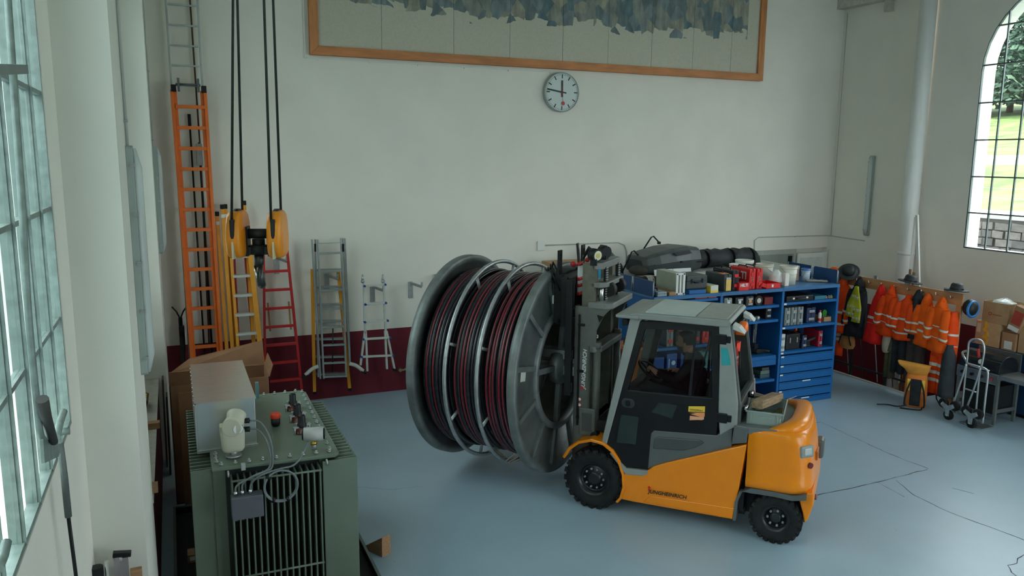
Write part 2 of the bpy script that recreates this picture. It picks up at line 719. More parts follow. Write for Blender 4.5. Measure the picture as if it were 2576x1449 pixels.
rows_r = [2.54 + .6525 * k for k in range(1, 7)]
rows_l = [2.54 + .63 * k for k in range(1, 7)]
k = 1
for w, y0, y1 in WINDOWS:
    window(k, w, y0, y1, 7, rows_r if w == 'right' else rows_l)
    k += 1

# left side: pillars, burgundy plinth with a pale ledge
pm = MB()
pm.bx(XL, -0.29, 5.60, 7.10, 0, ZC)
pm.bx(XL, -0.29, 0.0, 1.30, 0, ZC)
pm.bx(XL, -0.19, 11.2, YB, 0, ZC)
struct(pm.build('wall_pillars', M_PLAIN))
pm = MB()
pm.bx(XL, -0.30, 7.10, 11.2, 0, 1.12)
struct(pm.build('wall_plinth', M_WALL))
pm = MB()
pm.bx(XL, -0.285, 7.10, 11.2, 1.12, 1.15)
struct(pm.build('trim_2', M_CONC))
# concrete crane corbel at the top of the right wall
pm = MB()
pm.bx(XR - .22, XR, 9.0, YB, 7.27, 7.62)
pm.bx(XR - .10, XR, 11.9, 12.06, 7.05, 7.27)
struct(pm.build('trim_3', M_CONC))
# round white rainwater column on the right wall
pm = MB()
pm.cyl((13.2, 10.95, -3.0), (13.2, 10.95, ZC), 0.15, n=28)
pm.cyl((13.2, 10.95, 2.3), (13.2, 10.95, 2.36), 0.158, n=28)
struct(pm.build('wall_column', mat('column_white', (0.8, 0.8, 0.77), 0.45, var=.02)))

# outdoors -----------------------------------------------------------
M_GRASS = mat('meadow_grass', (0.085, 0.15, 0.03), 0.9, var=0.6, scale=.9, bump=0.5)
M_ASPH = mat('yard_asphalt', (0.10, 0.14, 0.17), 0.9, var=0.15, scale=4, bump=0.15)
g = MB()
g.bx(-90, XL - WT, -60, 90, -0.4, -0.15)
g.bx(XL - WT, 20.2, -60, YF - .3, -0.4, -0.15)
struct(g.build('ground_yard', M_ASPH))
g = MB()
n = 40
vs = []
rnd = random.Random(5)
for i in range(n + 1):
    for j in range(n + 1):
        x = 20.5 + 85 * i / n
        y = -45 + 150 * j / n
        h = 2.75 + (x - 20.5) * 0.115 + 0.15 * math.sin(x * .5 + y * .3) + rnd.uniform(-.06, .06)
        vs.append((x, y, h))
fs = [(i * (n + 1) + j, (i + 1) * (n + 1) + j, (i + 1) * (n + 1) + j + 1, i * (n + 1) + j + 1) for i in range(n) for j in range(n)]
g.add(vs, fs, True)
struct(g.build('ground_meadow', M_GRASS, recalc=False))
g = MB()
g.bx(XR + WT, 20.2, -60, 90, -0.4, 0.5)
struct(g.build('ground_lane', M_ASPH))

# the neighbouring workshop that the left windows look out on
M_FACADE = mat('facade_render', (0.38, 0.43, 0.42), 0.85, var=0.06, scale=0.6)
g = MB()
g.bx(-22.0, -15.0, -40, 60, -0.3, 8.0)
nb = tag(g.build('neighbour_building', M_FACADE), 'pale rendered building across the yard outside the steel window', 'building')

# ================================================================== FORKLIFT
M_ORANGE = mat('orange_lacquer', (0.88, 0.26, 0.004), 0.3, var=0.03, coat=0.25, spec=.35)
M_FGREY = mat('forklift_grey', (0.105, 0.115, 0.112), 0.42, var=0.06)
M_ROOF = mat('roof_grey', (0.27, 0.29, 0.27), 0.45, var=0.06)
M_ROOFPANE = mat('roof_panel_pale', (0.42, 0.49, 0.47), 0.35, var=0.05)
M_BLACK = mat('black_plastic', (0.009, 0.010, 0.012), 0.38, var=0.2, spec=.28)
M_RUBBER = mat('tyre_rubber', (0.016, 0.017, 0.018), 0.8, var=0.25, scale=14, bump=0.1, spec=.25)
M_RIM = mat('rim_black', (0.018, 0.02, 0.022), 0.35, 0.2)
M_CHROME = mat('chrome', (0.75, 0.77, 0.78), 0.18, 1.0, var=0.03)
M_MAST = mat('mast_grey', (0.115, 0.12, 0.105), 0.5, var=0.12, scale=10)
M_MAST_DK = mat('mast_dark', (0.012, 0.014, 0.014), 0.5, spec=.3)
M_GALV = mat('galvanised', (0.42, 0.45, 0.45), 0.42, 0.7, var=0.15, scale=16)
M_TINT = glass_mat('cab_glass', (0.80, 0.84, 0.83), 0.018)
M_RED = mat('red_paint', (0.55, 0.02, 0.02), 0.4)
M_LETTER_W = mat('letter_white', (0.75, 0.78, 0.78), 0.5)
M_LETTER_K = mat('letter_black', (0.012, 0.01, 0.01), 0.5)
M_TEAL = mat('teal_sticker', (0.02, 0.32, 0.34), 0.5)
M_YELLOW = mat('yellow_sticker', (0.85, 0.55, 0.05), 0.5)
M_ORSTICK = mat('orange_sticker', (0.85, 0.33, 0.12), 0.5)

FK = thing('forklift', 'orange and grey electric forklift with enclosed cab carrying the cable drum', 'forklift',
           (4.8443, 8.0559, 0), math.radians(131.79))


def yc(z):
    return 0.60 - 0.10 * min(max((z - 0.8) / 1.5, 0), 1)


def cab_fn(s, d):
    return lambda q: (q.x, s * (yc(q.z) + q.y), q.z)


# --- chassis and orange bodywork
m = MB()
m.bx(-1.72, 0.10, -0.42, 0.42, 0.20, 0.60)
m.bx(-1.72, -0.35, -0.56, 0.56, 0.30, 0.56)
m.bx(-2.35, -1.70, -0.33, 0.33, 0.20, 0.62)
m.cyl((0, -0.45, 0.36), (0, 0.45, 0.36), 0.09)
m.cyl((-2.06, -0.45, 0.275), (-2.06, 0.45, 0.275), 0.07)
m.build('chassis', M_BLACK, FK)
for s in (1, -1):
    m = MB()
    poly = [(-0.325, .19), (-0.5, .185), (-1.63, .205), (-1.725, 1.085), (-1.2, .865), (-0.85, .72), (-0.72, .655), (-0.66, .60), (-0.60, .56), (-0.5, .53), (-0.372, .50), (-0.37, .34)]
    m.prism(poly, 'y', s * .42, s * .62)
    o = m.build('side_panel', M_ORANGE, FK, bevel=.012)
    # pressed step along the lower edge
    m = MB()
    m.prism([(-0.62, .215), (-1.62, .215), (-1.635, .34), (-0.98, .315), (-0.70, .30)], 'y', s * .615, s * .628)
    m.build('pressed_step', M_ORANGE, o, bevel=.01)
    # front mudguard
    outer = [(.385, .585), (.31, .715), (.19, .815), (.03, .868), (-.12, .85), (-.24, .775), (-.33, .655), (-.385, .50), (-.40, .34), (-.365, .20), (-.315, .135)]
    cx, cz = 0.0, .36
    inner = [(cx + (x - cx) * .92, cz + (z - cz) * .93) for x, z in outer]
    m = MB()
    rings = []
    for a, b in zip(outer, inner):
        rings.append([(a[0], s * .34, a[1]), (a[0], s * .635, a[1]), (b[0], s * .64, b[1]), (b[0], s * .34, b[1])])
    m.loft(rings, smooth=False)
    m.build('mudguard', M_ORANGE, FK, bevel=.01)
    # grey entry step
    m = MB()
    m.prism([(-.24, .76), (-.33, .64), (-.40, .58), (-.66, .595), (-.655, .555), (-.60, .525), (-.40, .505), (-.30, .62), (-.20, .73)], 'y', s * .40, s * .632)
    m.build('entry_step', M_ROOF, FK, bevel=.008)
    # grey wheel arch over the steered wheel
    arch = [(-1.655, .20), (-1.665, .42), (-1.71, .55), (-1.80, .605), (-2.05, .61), (-2.22, .60), (-2.36, .63)]
    m = MB()
    rings = [[(x, s * .30, z), (x, s * .63, z), (x + (.03 if x > -1.75 else 0), s * .63, z - (.0 if x > -1.75 else .055)), (x + (.03 if x > -1.75 else 0), s * .30, z - (.0 if x > -1.75 else .055))] for x, z in arch]
    m.loft(rings, smooth=False)
    m.build('wheel_arch', M_FGREY, FK)

# --- counterweight


def cw_sec(z, xf, xr, w, r, bulge=.03, k=7):
    pts = [(xf, w, z)]
    n = 3
    for i in range(1, n + 1):
        pts.append((xf + (xr + r - xf) * i / n, w, z))
    for i in range(1, k + 1):
        t = math.radians(90 * i / k)
        pts.append((xr + r - r * math.sin(t), w - r + r * math.cos(t), z))
    pts.append((xr - bulge, 0, z))
    return pts + [(x, -y, zz) for x, y, zz in pts[:-1][::-1]]


secs = [(.600, -2.34, .595, .20), (.618, -2.375, .625, .21), (.66, -2.40, .635, .22), (.70, -2.405, .636, .22), (.735, -2.40, .622, .22),
        (.85, -2.395, .618, .22), (1.0, -2.38, .615, .22), (1.15, -2.35, .608, .21), (1.225, -2.325, .600, .20), (1.255, -2.305, .588, .19), (1.268, -2.27, .565, .17)]
m = MB()
m.loft([cw_sec(z, -1.735, xr, w, r) for z, xr, w, r in secs])
CW = m.build('counterweight', M_ORANGE, FK)
m = MB()   # raised rear rim
rings = []
N = 22
for i in range(N + 1):
    t = i / N
    a = PI * (t - .5)
    e = math.cos(a) ** .55 if abs(a) < PI / 2 - 1e-6 else 0
    ox = -1.93 - .40 * math.cos(a) ** .6 if abs(a) < PI / 2 - 1e-6 else -1.93
    oy = .575 * (math.copysign(abs(math.sin(a)) ** .62, math.sin(a)))
    ix, iy = ox + .02 + .17 * e, oy * (1 - .05 - .12 * e)
    h = 1.262 + .105 * e
    rings.append([(ox, oy, 1.20), (ox + .005, oy, h - .035), (ox + .03 * e, oy * .985, h), (ix - .02 * e, iy * 1.02, h), (ix, iy, h - .03), (ix, iy, 1.20)])
m.loft(rings)
m.build('rear_rim', M_ORANGE, CW)
m = MB()
m.prism([(-2.26, .62), (-2.425, .64), (-2.43, .50), (-2.385, .33), (-2.355, .29), (-2.33, .40)], 'y', -.555, .555)
m.build('tail_skirt', M_ORANGE, CW, bevel=.015)
m = MB()   # rear lamp recess, reflectors, bumper
m.box((-2.305, .50, 1.07), (.10, .17, .13), (0, .1, -.75))
m.build('lamp_housing', M_ROOF, CW, bevel=.02)
m = MB()
m.box((-2.310, .508, 1.075), (.10, .10, .075), (0, .1, -.75))
m.build('lamp_lens', mat('lens_grey', (.45, .48, .47), .15), CW, bevel=.01)
for (x, y, z) in ((-2.365, .50, .92), (-2.43, .30, .50)):
    m = MB()
    d = Vector((-.75, .66, 0)).normalized() if y > .4 else Vector((-1, .1, 0))
    m.cyl(Vector((x, y, z)) - d * .02, Vector((x, y, z)) + d * .018, .032, n=16)
    m.build('reflector', mat('reflector_red', (.16, .01, .01), .3), CW)
m = MB()
m.box((-2.40, .12, .93), (.05, .20, .10))
m.build('tow_recess', mat('orange_dark', (.45, .11, .006), .5), CW, bevel=.01)
m = MB()
m.box((-2.42, -.30, .86), (.09, .20, .22))
m.build('rear_bumper', M_FGREY, CW, bevel=.03)
m = MB()   # deck plate
m.prism([(-1.60, .60), (-1.74, .605), (-2.02, .575), (-2.16, .42), (-2.20, 0), (-2.16, -.42), (-2.02, -.575), (-1.60, -.60)], 'z', 1.20, 1.275)
m.build('deck_plate', mat('deck_grey', (.15, .16, .16), .4, var=.1), FK, bevel=.006)
for s in (1, -1):
    m = MB()
    m.prism([(-1.565, 1.06), (-1.722, 1.10), (-1.73, 1.255), (-1.58, 1.27)], 'y', s * .40, s * .615)
    m.build('battery_door', M_FGREY, FK, bevel=.008)

# --- cab
for s in (1, -1):
    m = MB()
    fn = cab_fn(s, 0)
    m.prism([(-.645, .60), (-.664, 1.04), (-.70, 1.075), (-1.40, 1.125), (-1.44, 1.16), (-1.56, 1.22), (-1.565, 1.01), (-1.2, .86), (-.85, .715), (-.72, .645)], 'y', -.10, .0, fn=fn)
    lower = m.build('cab_lower_panel', M_FGREY, FK, bevel=.012)
    m = MB()
    pts = [(-.70, .86), (-.715, .98), (-.76, 1.01), (-1.22, 1.045), (-1.27, 1.02), (-1.17, .945), (-1.05, .895)]
    m.prism(pts, 'y', -.02, .012, fn=fn)
    m.build('recess_panel', mat('recess_grey', (.06, .066, .07), .45), lower, bevel=.012)
    m = MB()   # A pillar and roof rail
    m.prism([(-.085, .80), (-.15, .80), (-.475, 2.30), (-.50, 2.33), (-.36, 2.345)], 'y', -.07, .012, fn=fn)
    m.build('front_pillar', M_ROOF, FK, bevel=.01)
    m = MB()
    m.prism([(-1.345, 2.36), (-1.46, 2.37), (-1.52, 2.05), (-1.60, 1.5), (-1.605, 1.26), (-1.43, 1.13), (-1.40, 1.4), (-1.375, 2.0)], 'y', -.08, .012, fn=fn)
    m.build('rear_pillar', M_ROOF if s > 0 else M_FGREY, FK, bevel=.012)
    # door: black frame, tinted window, lower panel
    m = MB()
    low = [(-.155, .80), (-.305, 1.485), (-1.395, 1.53), (-1.395, 1.125), (-.70, 1.07), (-.667, 1.03), (-.65, .605), (-.40, .585), (-.30, .66)]
    m.prism(low, 'y', -.045, .006, fn=fn)
    m.prism([(-.30, 1.46), (-.475, 2.29), (-.545, 2.25), (-.365, 1.46)], 'y', -.045, .006, fn=fn)
    m.prism([(-.475, 2.29), (-1.345, 2.345), (-1.335, 2.265), (-.52, 2.215)], 'y', -.045, .006, fn=fn)
    m.prism([(-1.345, 2.345), (-1.40, 1.5), (-1.325, 1.5), (-1.265, 2.29)], 'y', -.045, .006, fn=fn)
    door = m.build('door', M_BLACK, FK, bevel=.006)
    m = MB()
    m.prism([(-.345, 1.475), (-.53, 2.24), (-1.285, 2.285), (-1.345, 1.515)], 'y', -.025, -.019, fn=fn)
    m.build('door_window', M_TINT, door)
    m = MB()
    m.prism([(-1.06, 1.50), (-1.09, 1.50), (-1.11, 2.28), (-1.09, 2.28)], 'y', -.035, -.013, fn=fn)
    m.build('window_divider', M_BLACK, door)
    m = MB()   # the see-through pane low in the door
    m.prism([(-.27, .86), (-.31, 1.20), (-.52, 1.20), (-.50, .88)], 'y', .004, .009, fn=fn)
    m.prism([(-.66, 1.28), (-.74, 1.40), (-.95, 1.40), (-.90, 1.24)], 'y', .004, .009, fn=fn)
    m.build('lower_pane', mat('door_pane_dark', (.03, .045, .045), .12), door)
    m = MB()
    mt = Matrix.Translation((-.385, s * (yc(1.35) + .004), 1.345)) @ Matrix.Rotation(PI / 2, 4, 'X')
    m.prism(rrect(.15, .105, .045), 'z', -.012, .012, mtx=mt)
    m.build('handle_recess', mat('handle_grey', (.035, .04, .045), .35), door, bevel=.004)
    m = MB()
    m.prism(rrect(.06, .075, .025), 'z', -.02, .02, mtx=mt)
    m.build('door_handle', M_BLACK, door, bevel=.004)
    for z in (2.19, 1.33):
        m = MB()
        x = -1.385 - (2.19 - z) * .07
        m.bx(x - .055, x + .055, s * yc(z) + s * .005 if s > 0 else s * (yc(z) + .03), s * (yc(z) + .03) if s > 0 else s * yc(z) + s * .005, z - .055, z + .055)
        m.bx(x - .10, x - .05, *sorted((s * yc(z), s * (yc(z) + .02))), z - .04, z + .04)
        m.build('door_hinge', M_BLACK, door, bevel=.008)
# stickers and lettering on the near side
def near(x, z, e=.0):
    return (x, yc(z) + .014 + e, z)


m = MB()
fn1 = cab_fn(1, 0)
m.prism([(-1.385, 2.10), (-1.455, 2.10), (-1.485, 2.0), (-1.50, 1.92), (-1.405, 1.905)], 'y', .0125, .0155, fn=fn1)
tealm = m.build('teal_sticker', M_TEAL, FK)
text('sticker_print', 'EFG S40s', .05, mat('teal_print', (.2, .62, .6), .5), frame((-1.468, yc(2) + .0175, 1.935), (0.04, -0.067, 1), (1, 0, 0)), FK, width=.13)
m = MB()
m.prism([(-1.075, 1.345), (-1.075, 1.405), (-1.255, 1.43), (-1.255, 1.365)], 'y', .0065, .009, fn=fn1)
m.m = 1
m.prism([(-1.085, 1.335), (-1.255, 1.36), (-1.255, 1.315), (-1.245, 1.30), (-1.10, 1.32), (-1.17, 1.338)], 'y', .0065, .009, fn=fn1)
m.m = 2
m.prism([(-1.095, 1.25), (-1.095, 1.30), (-1.25, 1.305), (-1.25, 1.28)], 'y', .0065, .009, fn=fn1)
m.build('ribbon_sticker', [M_YELLOW, M_ORSTICK, mat('pale_orange_sticker', (.85, .40, .22), .5)], FK)
text('sticker_lettering', 'JUNGFRAU', .04, M_LETTER_K, frame(near(-1.095, 1.363), (-1, 0, .13), (0, -.067, 1)), FK, width=.14)
text('sticker_lettering', 'TOP OF EUROPE', .02, mat('letter_pale', (.95, .75, .6), .5), frame(near(-1.105, 1.268), (-1, 0, .06), (0, -.067, 1)), FK, width=.13)
text('lettering', 'JUNGHEINRICH', .06, M_LETTER_K, frame((-.675, .633, .335), (-1, 0, .085), (0, 0, 1)), FK, shear=.22, bold=.0012, width=.455)
m = MB()
m.prism([(-.672, .362), (-.676, .398), (-.664, .397), (-.682, .425), (-.706, .402), (-.693, .40), (-.688, .365)], 'y', .6335, .636)
m.build('logo_arrow', M_RED, FK)

# roof, windscreen, rear window
m = MB()
m.prism([(-.24, 2.325), (-.22, 2.345), (-.44, 2.392), (-1.46, 2.405), (-1.485, 2.37), (-1.44, 2.325)], 'y', -.53, .53)
m.bx(-.46, -.20, -.56, .56, 2.325, 2.365)
roof = m.build('roof', M_ROOF, FK, bevel=.012)
m = MB()
m.bx(-1.08, -.52, -.44, .46, 2.39, 2.409)
m.build('roof_window', M_ROOFPANE, roof, bevel=.004)
m = MB()
m.bx(-1.43, -1.10, -.44, .46, 2.392, 2.411)
m.build('roof_panel', mat('roof_panel_warm', (.33, .34, .31), .45), roof, bevel=.004)
m = MB()
m.prism([(-.145, .86), (-.485, 2.30), (-.49, 2.30), (-.15, .86)], 'y', -.5, .5)
m.build('windscreen', M_TINT, FK)
m = MB()
m.prism([(-1.468, 2.32), (-1.60, 1.52), (-1.605, 1.52), (-1.473, 2.32)], 'y', -.47, .47)
m.build('rear_window', M_TINT, FK)
m = MB()
m.bx(-1.63, -1.55, -.52, .52, 1.26, 1.50)
for s in (1, -1):
    m.bar((-1.465, s * .475, 2.34), (-1.605, s * .50, 1.45), .05, .05)
m.bar((-1.475, -.49, 2.25), (-1.475, .49, 2.25), .03, .03)
m.build('rear_frame', M_FGREY, FK, bevel=.008)
for y, z in ((.36, 1.40), (-.02, 1.46)):
    m = MB()
    m.box((-1.66, y, z), (.07, .07, .06))
    m.m = 1
    m.cyl((-1.67, y - .06, z + .02), (-1.67, y + .07, z + .02), .02)
    m.build('rear_handle', [M_BLACK, M_CHROME], FK, bevel=.006)
for y0 in (.33, -.40):
    m = MB()
    m.prism([(-1.49, 2.36), (-1.56, 2.33), (-1.62, 2.26), (-1.49, 2.30)], 'y', y0, y0 + .16)
    m.build('rear_work_lamp', mat('lamp_shell_pale', (.55, .56, .53), .5), FK, bevel=.008)
m = MB()
m.lathe([(.001, .10), (.035, .095), (.05, .07), (.055, .02), (.055, 0), (.001, 0)], 16, Matrix.Translation((-1.56, .18, 2.24)))
m.bx(-1.58, -1.45, .14, .22, 2.19, 2.24)
m.build('warning_beacon', [mat('beacon_orange', (.9, .16, .01), .3)], FK)
for s in (1, -1):   # front roof lamp below the visor, mirror on the far side
    m = MB()
    m.box((-.30, s * .46, 2.27), (.07, .11, .075), (0, .15, 0))
    m.build('front_work_lamp', M_BLACK, FK, bevel=.01)
m = MB()
s = -1
m.tube([(-.34, s * .54, 2.1), (-.28, s * .62, 2.06), (-.24, s * .64, 1.98), (-.22, s * .64, 1.86)], .009)
m.box((-.23, s * .645, 1.98), (.03, .10, .20), (0, -.1, 0))
m.build('mirror', M_FGREY, FK)

# cab interior
m = MB()
m.bx(-1.50, -.25, -.42, .42, .62, .78)
m.bx(-1.58, -.62, -.45, .45, .62, 1.17)
m.build('cab_floor', M_BLACK, FK)
m = MB()
m.box((-1.0, 0, 1.24), (.50, .46, .13))
m.box((-1.26, 0, 1.52), (.12, .44, .60), (0, -.16, 0))
m.box((-1.30, 0, 1.84), (.09, .26, .14), (0, -.16, 0))
m.box((-.92, -.30, 1.47), (.42, .09, .07))
m.build('driver_seat', mat('seat_black', (.02, .023, .025), .6), FK, bevel=.04, seg=3)
m = MB()
m.box((-.30, 0, 1.15), (.16, .60, .62), (0, -.22, 0))
m.box((-.40, .10, 1.38), (.22, .30, .10), (0, .35, 0))
m.tube([(-.40, .03, 1.42), (-.52, .03, 1.60)], .03)
m.build('dashboard', mat('dash_grey', (.035, .042, .045), .5), FK, bevel=.02)
m = MB()
mt = Matrix.Translation((-.50, .05, 1.615)) @ Matrix.Rotation(math.radians(-38), 4, 'Y')
m.ring(.17, .014, mt, n=32, m=8)
for a in (0, 2.1, 4.2):
    m.tube([mt @ Vector((0, 0, -.02)), mt @ Vector((.16 * math.cos(a), .16 * math.sin(a), 0))], .01, 6)
m.ball(mt @ Vector((0, 0, -.02)), .035, 10, 6)
m.build('steering_wheel', M_BLACK, FK)
m = MB()
m.tube([(-1.26, .42, 2.26), (-1.19, .40, 1.9), (-1.10, .40, 1.5)], .012, 6)
m.build('seat_belt', M_BLACK, FK)


# wheels
def wheel(name_loc, r, w, nb, rrim):
    x, y, z = name_loc
    s = 1 if y > 0 else -1
    mt = Matrix.Translation((x, y, z)) @ Matrix.Rotation(-PI / 2 * s, 4, 'X')   # local z -> outward
    m = MB()
    h = w / 2
    prof = [(rrim, -h * .8), (rrim + .02, -h), (r * .80, -h * 1.04), (r * .93, -h * .92), (r * .955, -h * .7), (r * .955, h * .7), (r * .93, h * .92), (r * .80, h * 1.04), (rrim + .02, h), (rrim, h * .8)]
    m.lathe(prof, 48, mt)
    nl = 22
    for i in range(nl):
        for side in (-1, 1):
            t = 2 * PI * (i + (.5 if side > 0 else 0)) / nl
            q = mt @ Matrix.Rotation(t, 4, 'Z') @ Matrix.Translation((r * .95, 0, side * h * .52)) @ Matrix.Rotation(side * .45, 4, 'X')
            m.bx(-.03, r * .052, -r * .085, r * .085, -h * .47, h * .47, q)
    tyre = m.build('wheel', M_RUBBER, FK)
    m = MB()
    m.lathe([(rrim + .004, h * .86), (rrim - .02, h * .80), (rrim - .035, h * .45), (rrim * .76, h * .28), (rrim * .72, h * .36), (rrim * .42, h * .40), (rrim * .38, h * .60), (rrim * .30, h * .66), (.001, h * .66)], 40, mt)
    m.lathe([(rrim + .004, -h * .8), (.001, -h * .3)], 32, mt)
    m.build('rim', M_RIM, tyre)
    for i in range(nb):
        t = 2 * PI * i / nb
        m = MB()
        c = Vector((rrim * .58 * math.cos(t), rrim * .58 * math.sin(t), 0))
        m.cyl(mt @ (c + Vector((0, 0, h * .34))), mt @ (c + Vector((0, 0, h * .34 + .026))), .0135, n=6)
        m.cyl(mt @ (c + Vector((0, 0, h * .34 + .02))), mt @ (c + Vector((0, 0, h * .34 + .038))), .008, n=8)
        m.build('wheel_nut', M_GALV, tyre)


for s in (1, -1):
    wheel((0, s * .50, .362), .362, .24, 10, .20)
    wheel((-2.06, s * .475, .278), .278, .21, 7, .145)

# --- mast and carriage
for s in (1, -1):
    m = MB()
    y0, y1 = sorted((s * .45, s * .37))
    m.bx(.285, .325, y0 - (.0 if s > 0 else 0), y1, .12, 2.40)
    m.bx(.12, .325, *sorted((s * .45, s * .425)), .12, 2.40)
    m.bx(.12, .15, y0, y1, .12, 2.40)
    m.m = 1
    m.bx(.20, .285, y0 + .001, y1 - .001, .12, 2.36)
    rail = m.build('mast_rail', [M_MAST, M_MAST_DK], FK)
    m = MB()
    m.bx(.115, .265, *sorted((s * .40, s * .28)), .35, 2.90)
    m.build('inner_mast', mat('mast_inner', (.12, .115, .085), .45, var=.2, scale=12), FK, bevel=.006)
    m = MB()
    m.cyl((.06, s * .40, .5), (.06, s * .40, 1.93), .045)
    m.m = 1
    m.cyl((.06, s * .30, 2.38), (.06, s * .30, 2.68), .030)
    m.m = 0
    m.cyl((.06, s * .40, 1.90), (.06, s * .40, 1.98), .052)
    m.build('lift_cylinder', [M_MAST, M_CHROME], FK)
    m = MB()   # chain and roller
    m.m = 0
    m.bx(.02, .05, *sorted((s * .22, s * .26)), 2.35, 2.85)
    mt = Matrix.Translation((0.02, s * .18, 2.58)) @ Matrix.Rotation(PI / 2, 4, 'X')
    m.cyl((-.0, s * .14, 2.58), (-.0, s * .24, 2.58), .085, n=20)
    for i in range(18):
        z = 2.36 + i * .028
        m.m = 1
        m.bx(.008, .022, *sorted((s * .215, s * .265)), z, z + .014)
    m.build('lift_chain', [M_MAST_DK, M_GALV], FK)
# cross plates between the rails (rounded yokes)
for z0, z1, x0, nm in ((2.385, 2.455, -.12, .17), (2.62, 2.68, -.02, .16), (2.83, 2.91, .03, .15), (1.86, 1.93, .0, .14), (.95, 1.02, .05, .14)):
    m = MB()
    m.prism([(nm, .455), (nm - .05, .47), (x0 + .08, .47), (x0, .40), (x0, -.40), (x0 + .08, -.47), (nm - .05, -.47), (nm, -.455)] if z0 < 2.5 else
            [(nm, .40), (x0 + .07, .40), (x0, .32), (x0, -.32), (x0 + .07, -.40), (nm, -.40)], 'z', z0, z1)
    m.build('mast_yoke', mat('yoke_grey', (.17, .175, .165), .5, var=.08), FK, bevel=.01)
for s in (1, -1):   # bracket webs under the top yoke
    m = MB()
    m.prism([(.16, 2.39), (-.10, 2.39), (-.02, 2.30), (.06, 2.12), (.06, 1.93), (.16, 1.93)], 'y', *sorted((s * .452, s * .43)))
    m.build('mast_bracket', M_MAST, FK)
m = MB()
m.prism([(.055, 2.315), (-.025, 2.30), (.025, 2.225)], 'y', .4525, .455)
m.build('bracket_hole', M_BLACK, FK)
text('mast_lettering', 'JUNGHEINRICH', .06, M_LETTER_W, frame((.185, .4515, 1.405), (-.035, 0, 1), (1, 0, .035)), FK, shear=.22, bold=.0012, width=.49)
m = MB()
m.prism([(.187, 1.395), (.235, 1.40), (.24, 1.445), (.21, 1.43)], 'y', .4515, .453)
m.build('logo_arrow', M_RED, FK)
for z in (1.27, 1.20):
    m = MB()
    m.cyl((.245, .4505, z), (.245, .453, z), .026, n=18)
    m.m = 1
    m.cyl((.245, .4525, z), (.245, .4545, z), .018, n=16)
    m.build('warning_sticker', [M_RED, M_LETTER_W], FK)
text('mast_mark', '3', .055, M_LETTER_W, frame((.055, .4565, 2.04), (-1, 0, 0), (0, 0, 1)), FK, bold=.001)
m = MB()
m.bx(.255, .275, .44, .475, .95, 2.30)
for z in (2.18, 1.62, 1.05):
    m.bx(.20, .28, .45, .475, z - .014, z + .014)
m.build('hose_guide', M_BLACK, FK)
m = MB()   # tilt cover
m.bx(.035, .24, .45, .485, .84, 1.18)
m.build('tilt_cover', M_MAST, FK, bevel=.02)
m = MB()
m.bx(.075, .20, .483, .49, .90, 1.12)
m.build('tilt_cover_recess', mat('cover_recess', (.07, .075, .07), .5), FK, bevel=.01)
m = MB()
m.cyl((.04, .40, .86), (.04, .50, .86), .045, n=18)
m.cyl((.08, .42, .35), (.08, .42, .88), .018)
m.box((-.02, .38, .98), (.16, .10, .12))
m.build('tilt_joint', M_MAST_DK, FK)

# carriage, spindle arms that hold the drum, hose brackets
m = MB()
m.bx(.34, .40, -.46, .46, 1.34, 1.46)
m.bx(.34, .40, -.46, .46, 1.74, 1.86)
for s in (1, -1):
    m.bx(.36, .44, s * .44 - .04, s * .44 + .04, 1.30, 2.70)
    m.bx(.44, .52, s * .40 - .03, s * .40 + .03, 2.12, 2.72)
    m.bx(.52, .62, s * .36 - .04, s * .36 + .04, 2.15, 2.74)
m.bx(.40, .58, -.40, .40, 2.62, 2.72)
m.bx(.40, .58, -.40, .40, 2.14, 2.22)
car = m.build('carriage', M_MAST_DK, FK, bevel=.008)
for z in (1.69, 1.49):
    m = MB()
    m.bx(.38, 1.15, -.09, .09, z - .055, z + .055)
    m.build('spindle_arm', M_GALV, FK, bevel=.008)
m = MB()
m.box((.625, .40, 2.44), (.012, .03, .10))
m.build('carriage_plate', mat('plate_white', (.7, .75, .68), .4), car)
for s, x in ((1, .57), (-1, .53)):
    m = MB()
    for a, b in (((0, -.045), (0, .045)),):
        pass
    m.bx(x - .012, x + .012, s * .35 - .05, s * .35 - .028, 2.72, 3.03)
    m.bx(x - .012, x + .012, s * .35 + .028, s * .35 + .05, 2.72, 3.03)
    m.bx(x - .012, x + .012, s * .35 - .03, s * .35 + .03, 2.99, 3.03)
    m.bx(x - .012, x + .012, s * .35 - .03, s * .35 + .03, 2.72, 2.90)
    m.build('hose_bracket', M_BLACK, car)
for k in range(5):
    m = MB()
    y = .34 + .03 * (k % 3)
    m.tube([(.50 + .02 * k, y, 2.55), (.60 + .03 * k, y + .03, 2.80), (.66 + .02 * k, y, 2.88 - .03 * k), (.70, y - .05, 2.75), (.60, y - .06, 2.62)], .010, 6)
    m.build('hydraulic_hose', M_BLACK, FK)
for k in range(4):
    m = MB()
    m.tube([(.50, -.34 + .02 * k, 2.92 - .02 * k), (.42, -.25, 3.02 - .02 * k), (.30, -.12, 2.98), (.22, 0, 2.88 - .02 * k)], .010, 6)
    m.build('hydraulic_hose', M_BLACK, FK)
m = MB()   # red and white valve block
for k in range(4):
    y = .10 + k * .035
    m.m = 0
    m.cyl((.38, y, 2.50), (.38, y, 2.86), .016, n=8)
    m.m = 1
    for z in (2.50, 2.86, 2.68, 2.60):
        m.cyl((.38, y, z - .02), (.38, y, z + .02), .022, n=8)
m.m = 1
m.ball((.44, .24, 2.86), .035, 10, 6)
m.ball((.34, .02, 2.89), .03, 10, 6)
m.m = 2
m.box((.42, .12, 2.95), (.02, .10, .30), (0, .1, .2))
m.build('valve_block', [M_LETTER_W, M_RED, M_BLACK], FK)
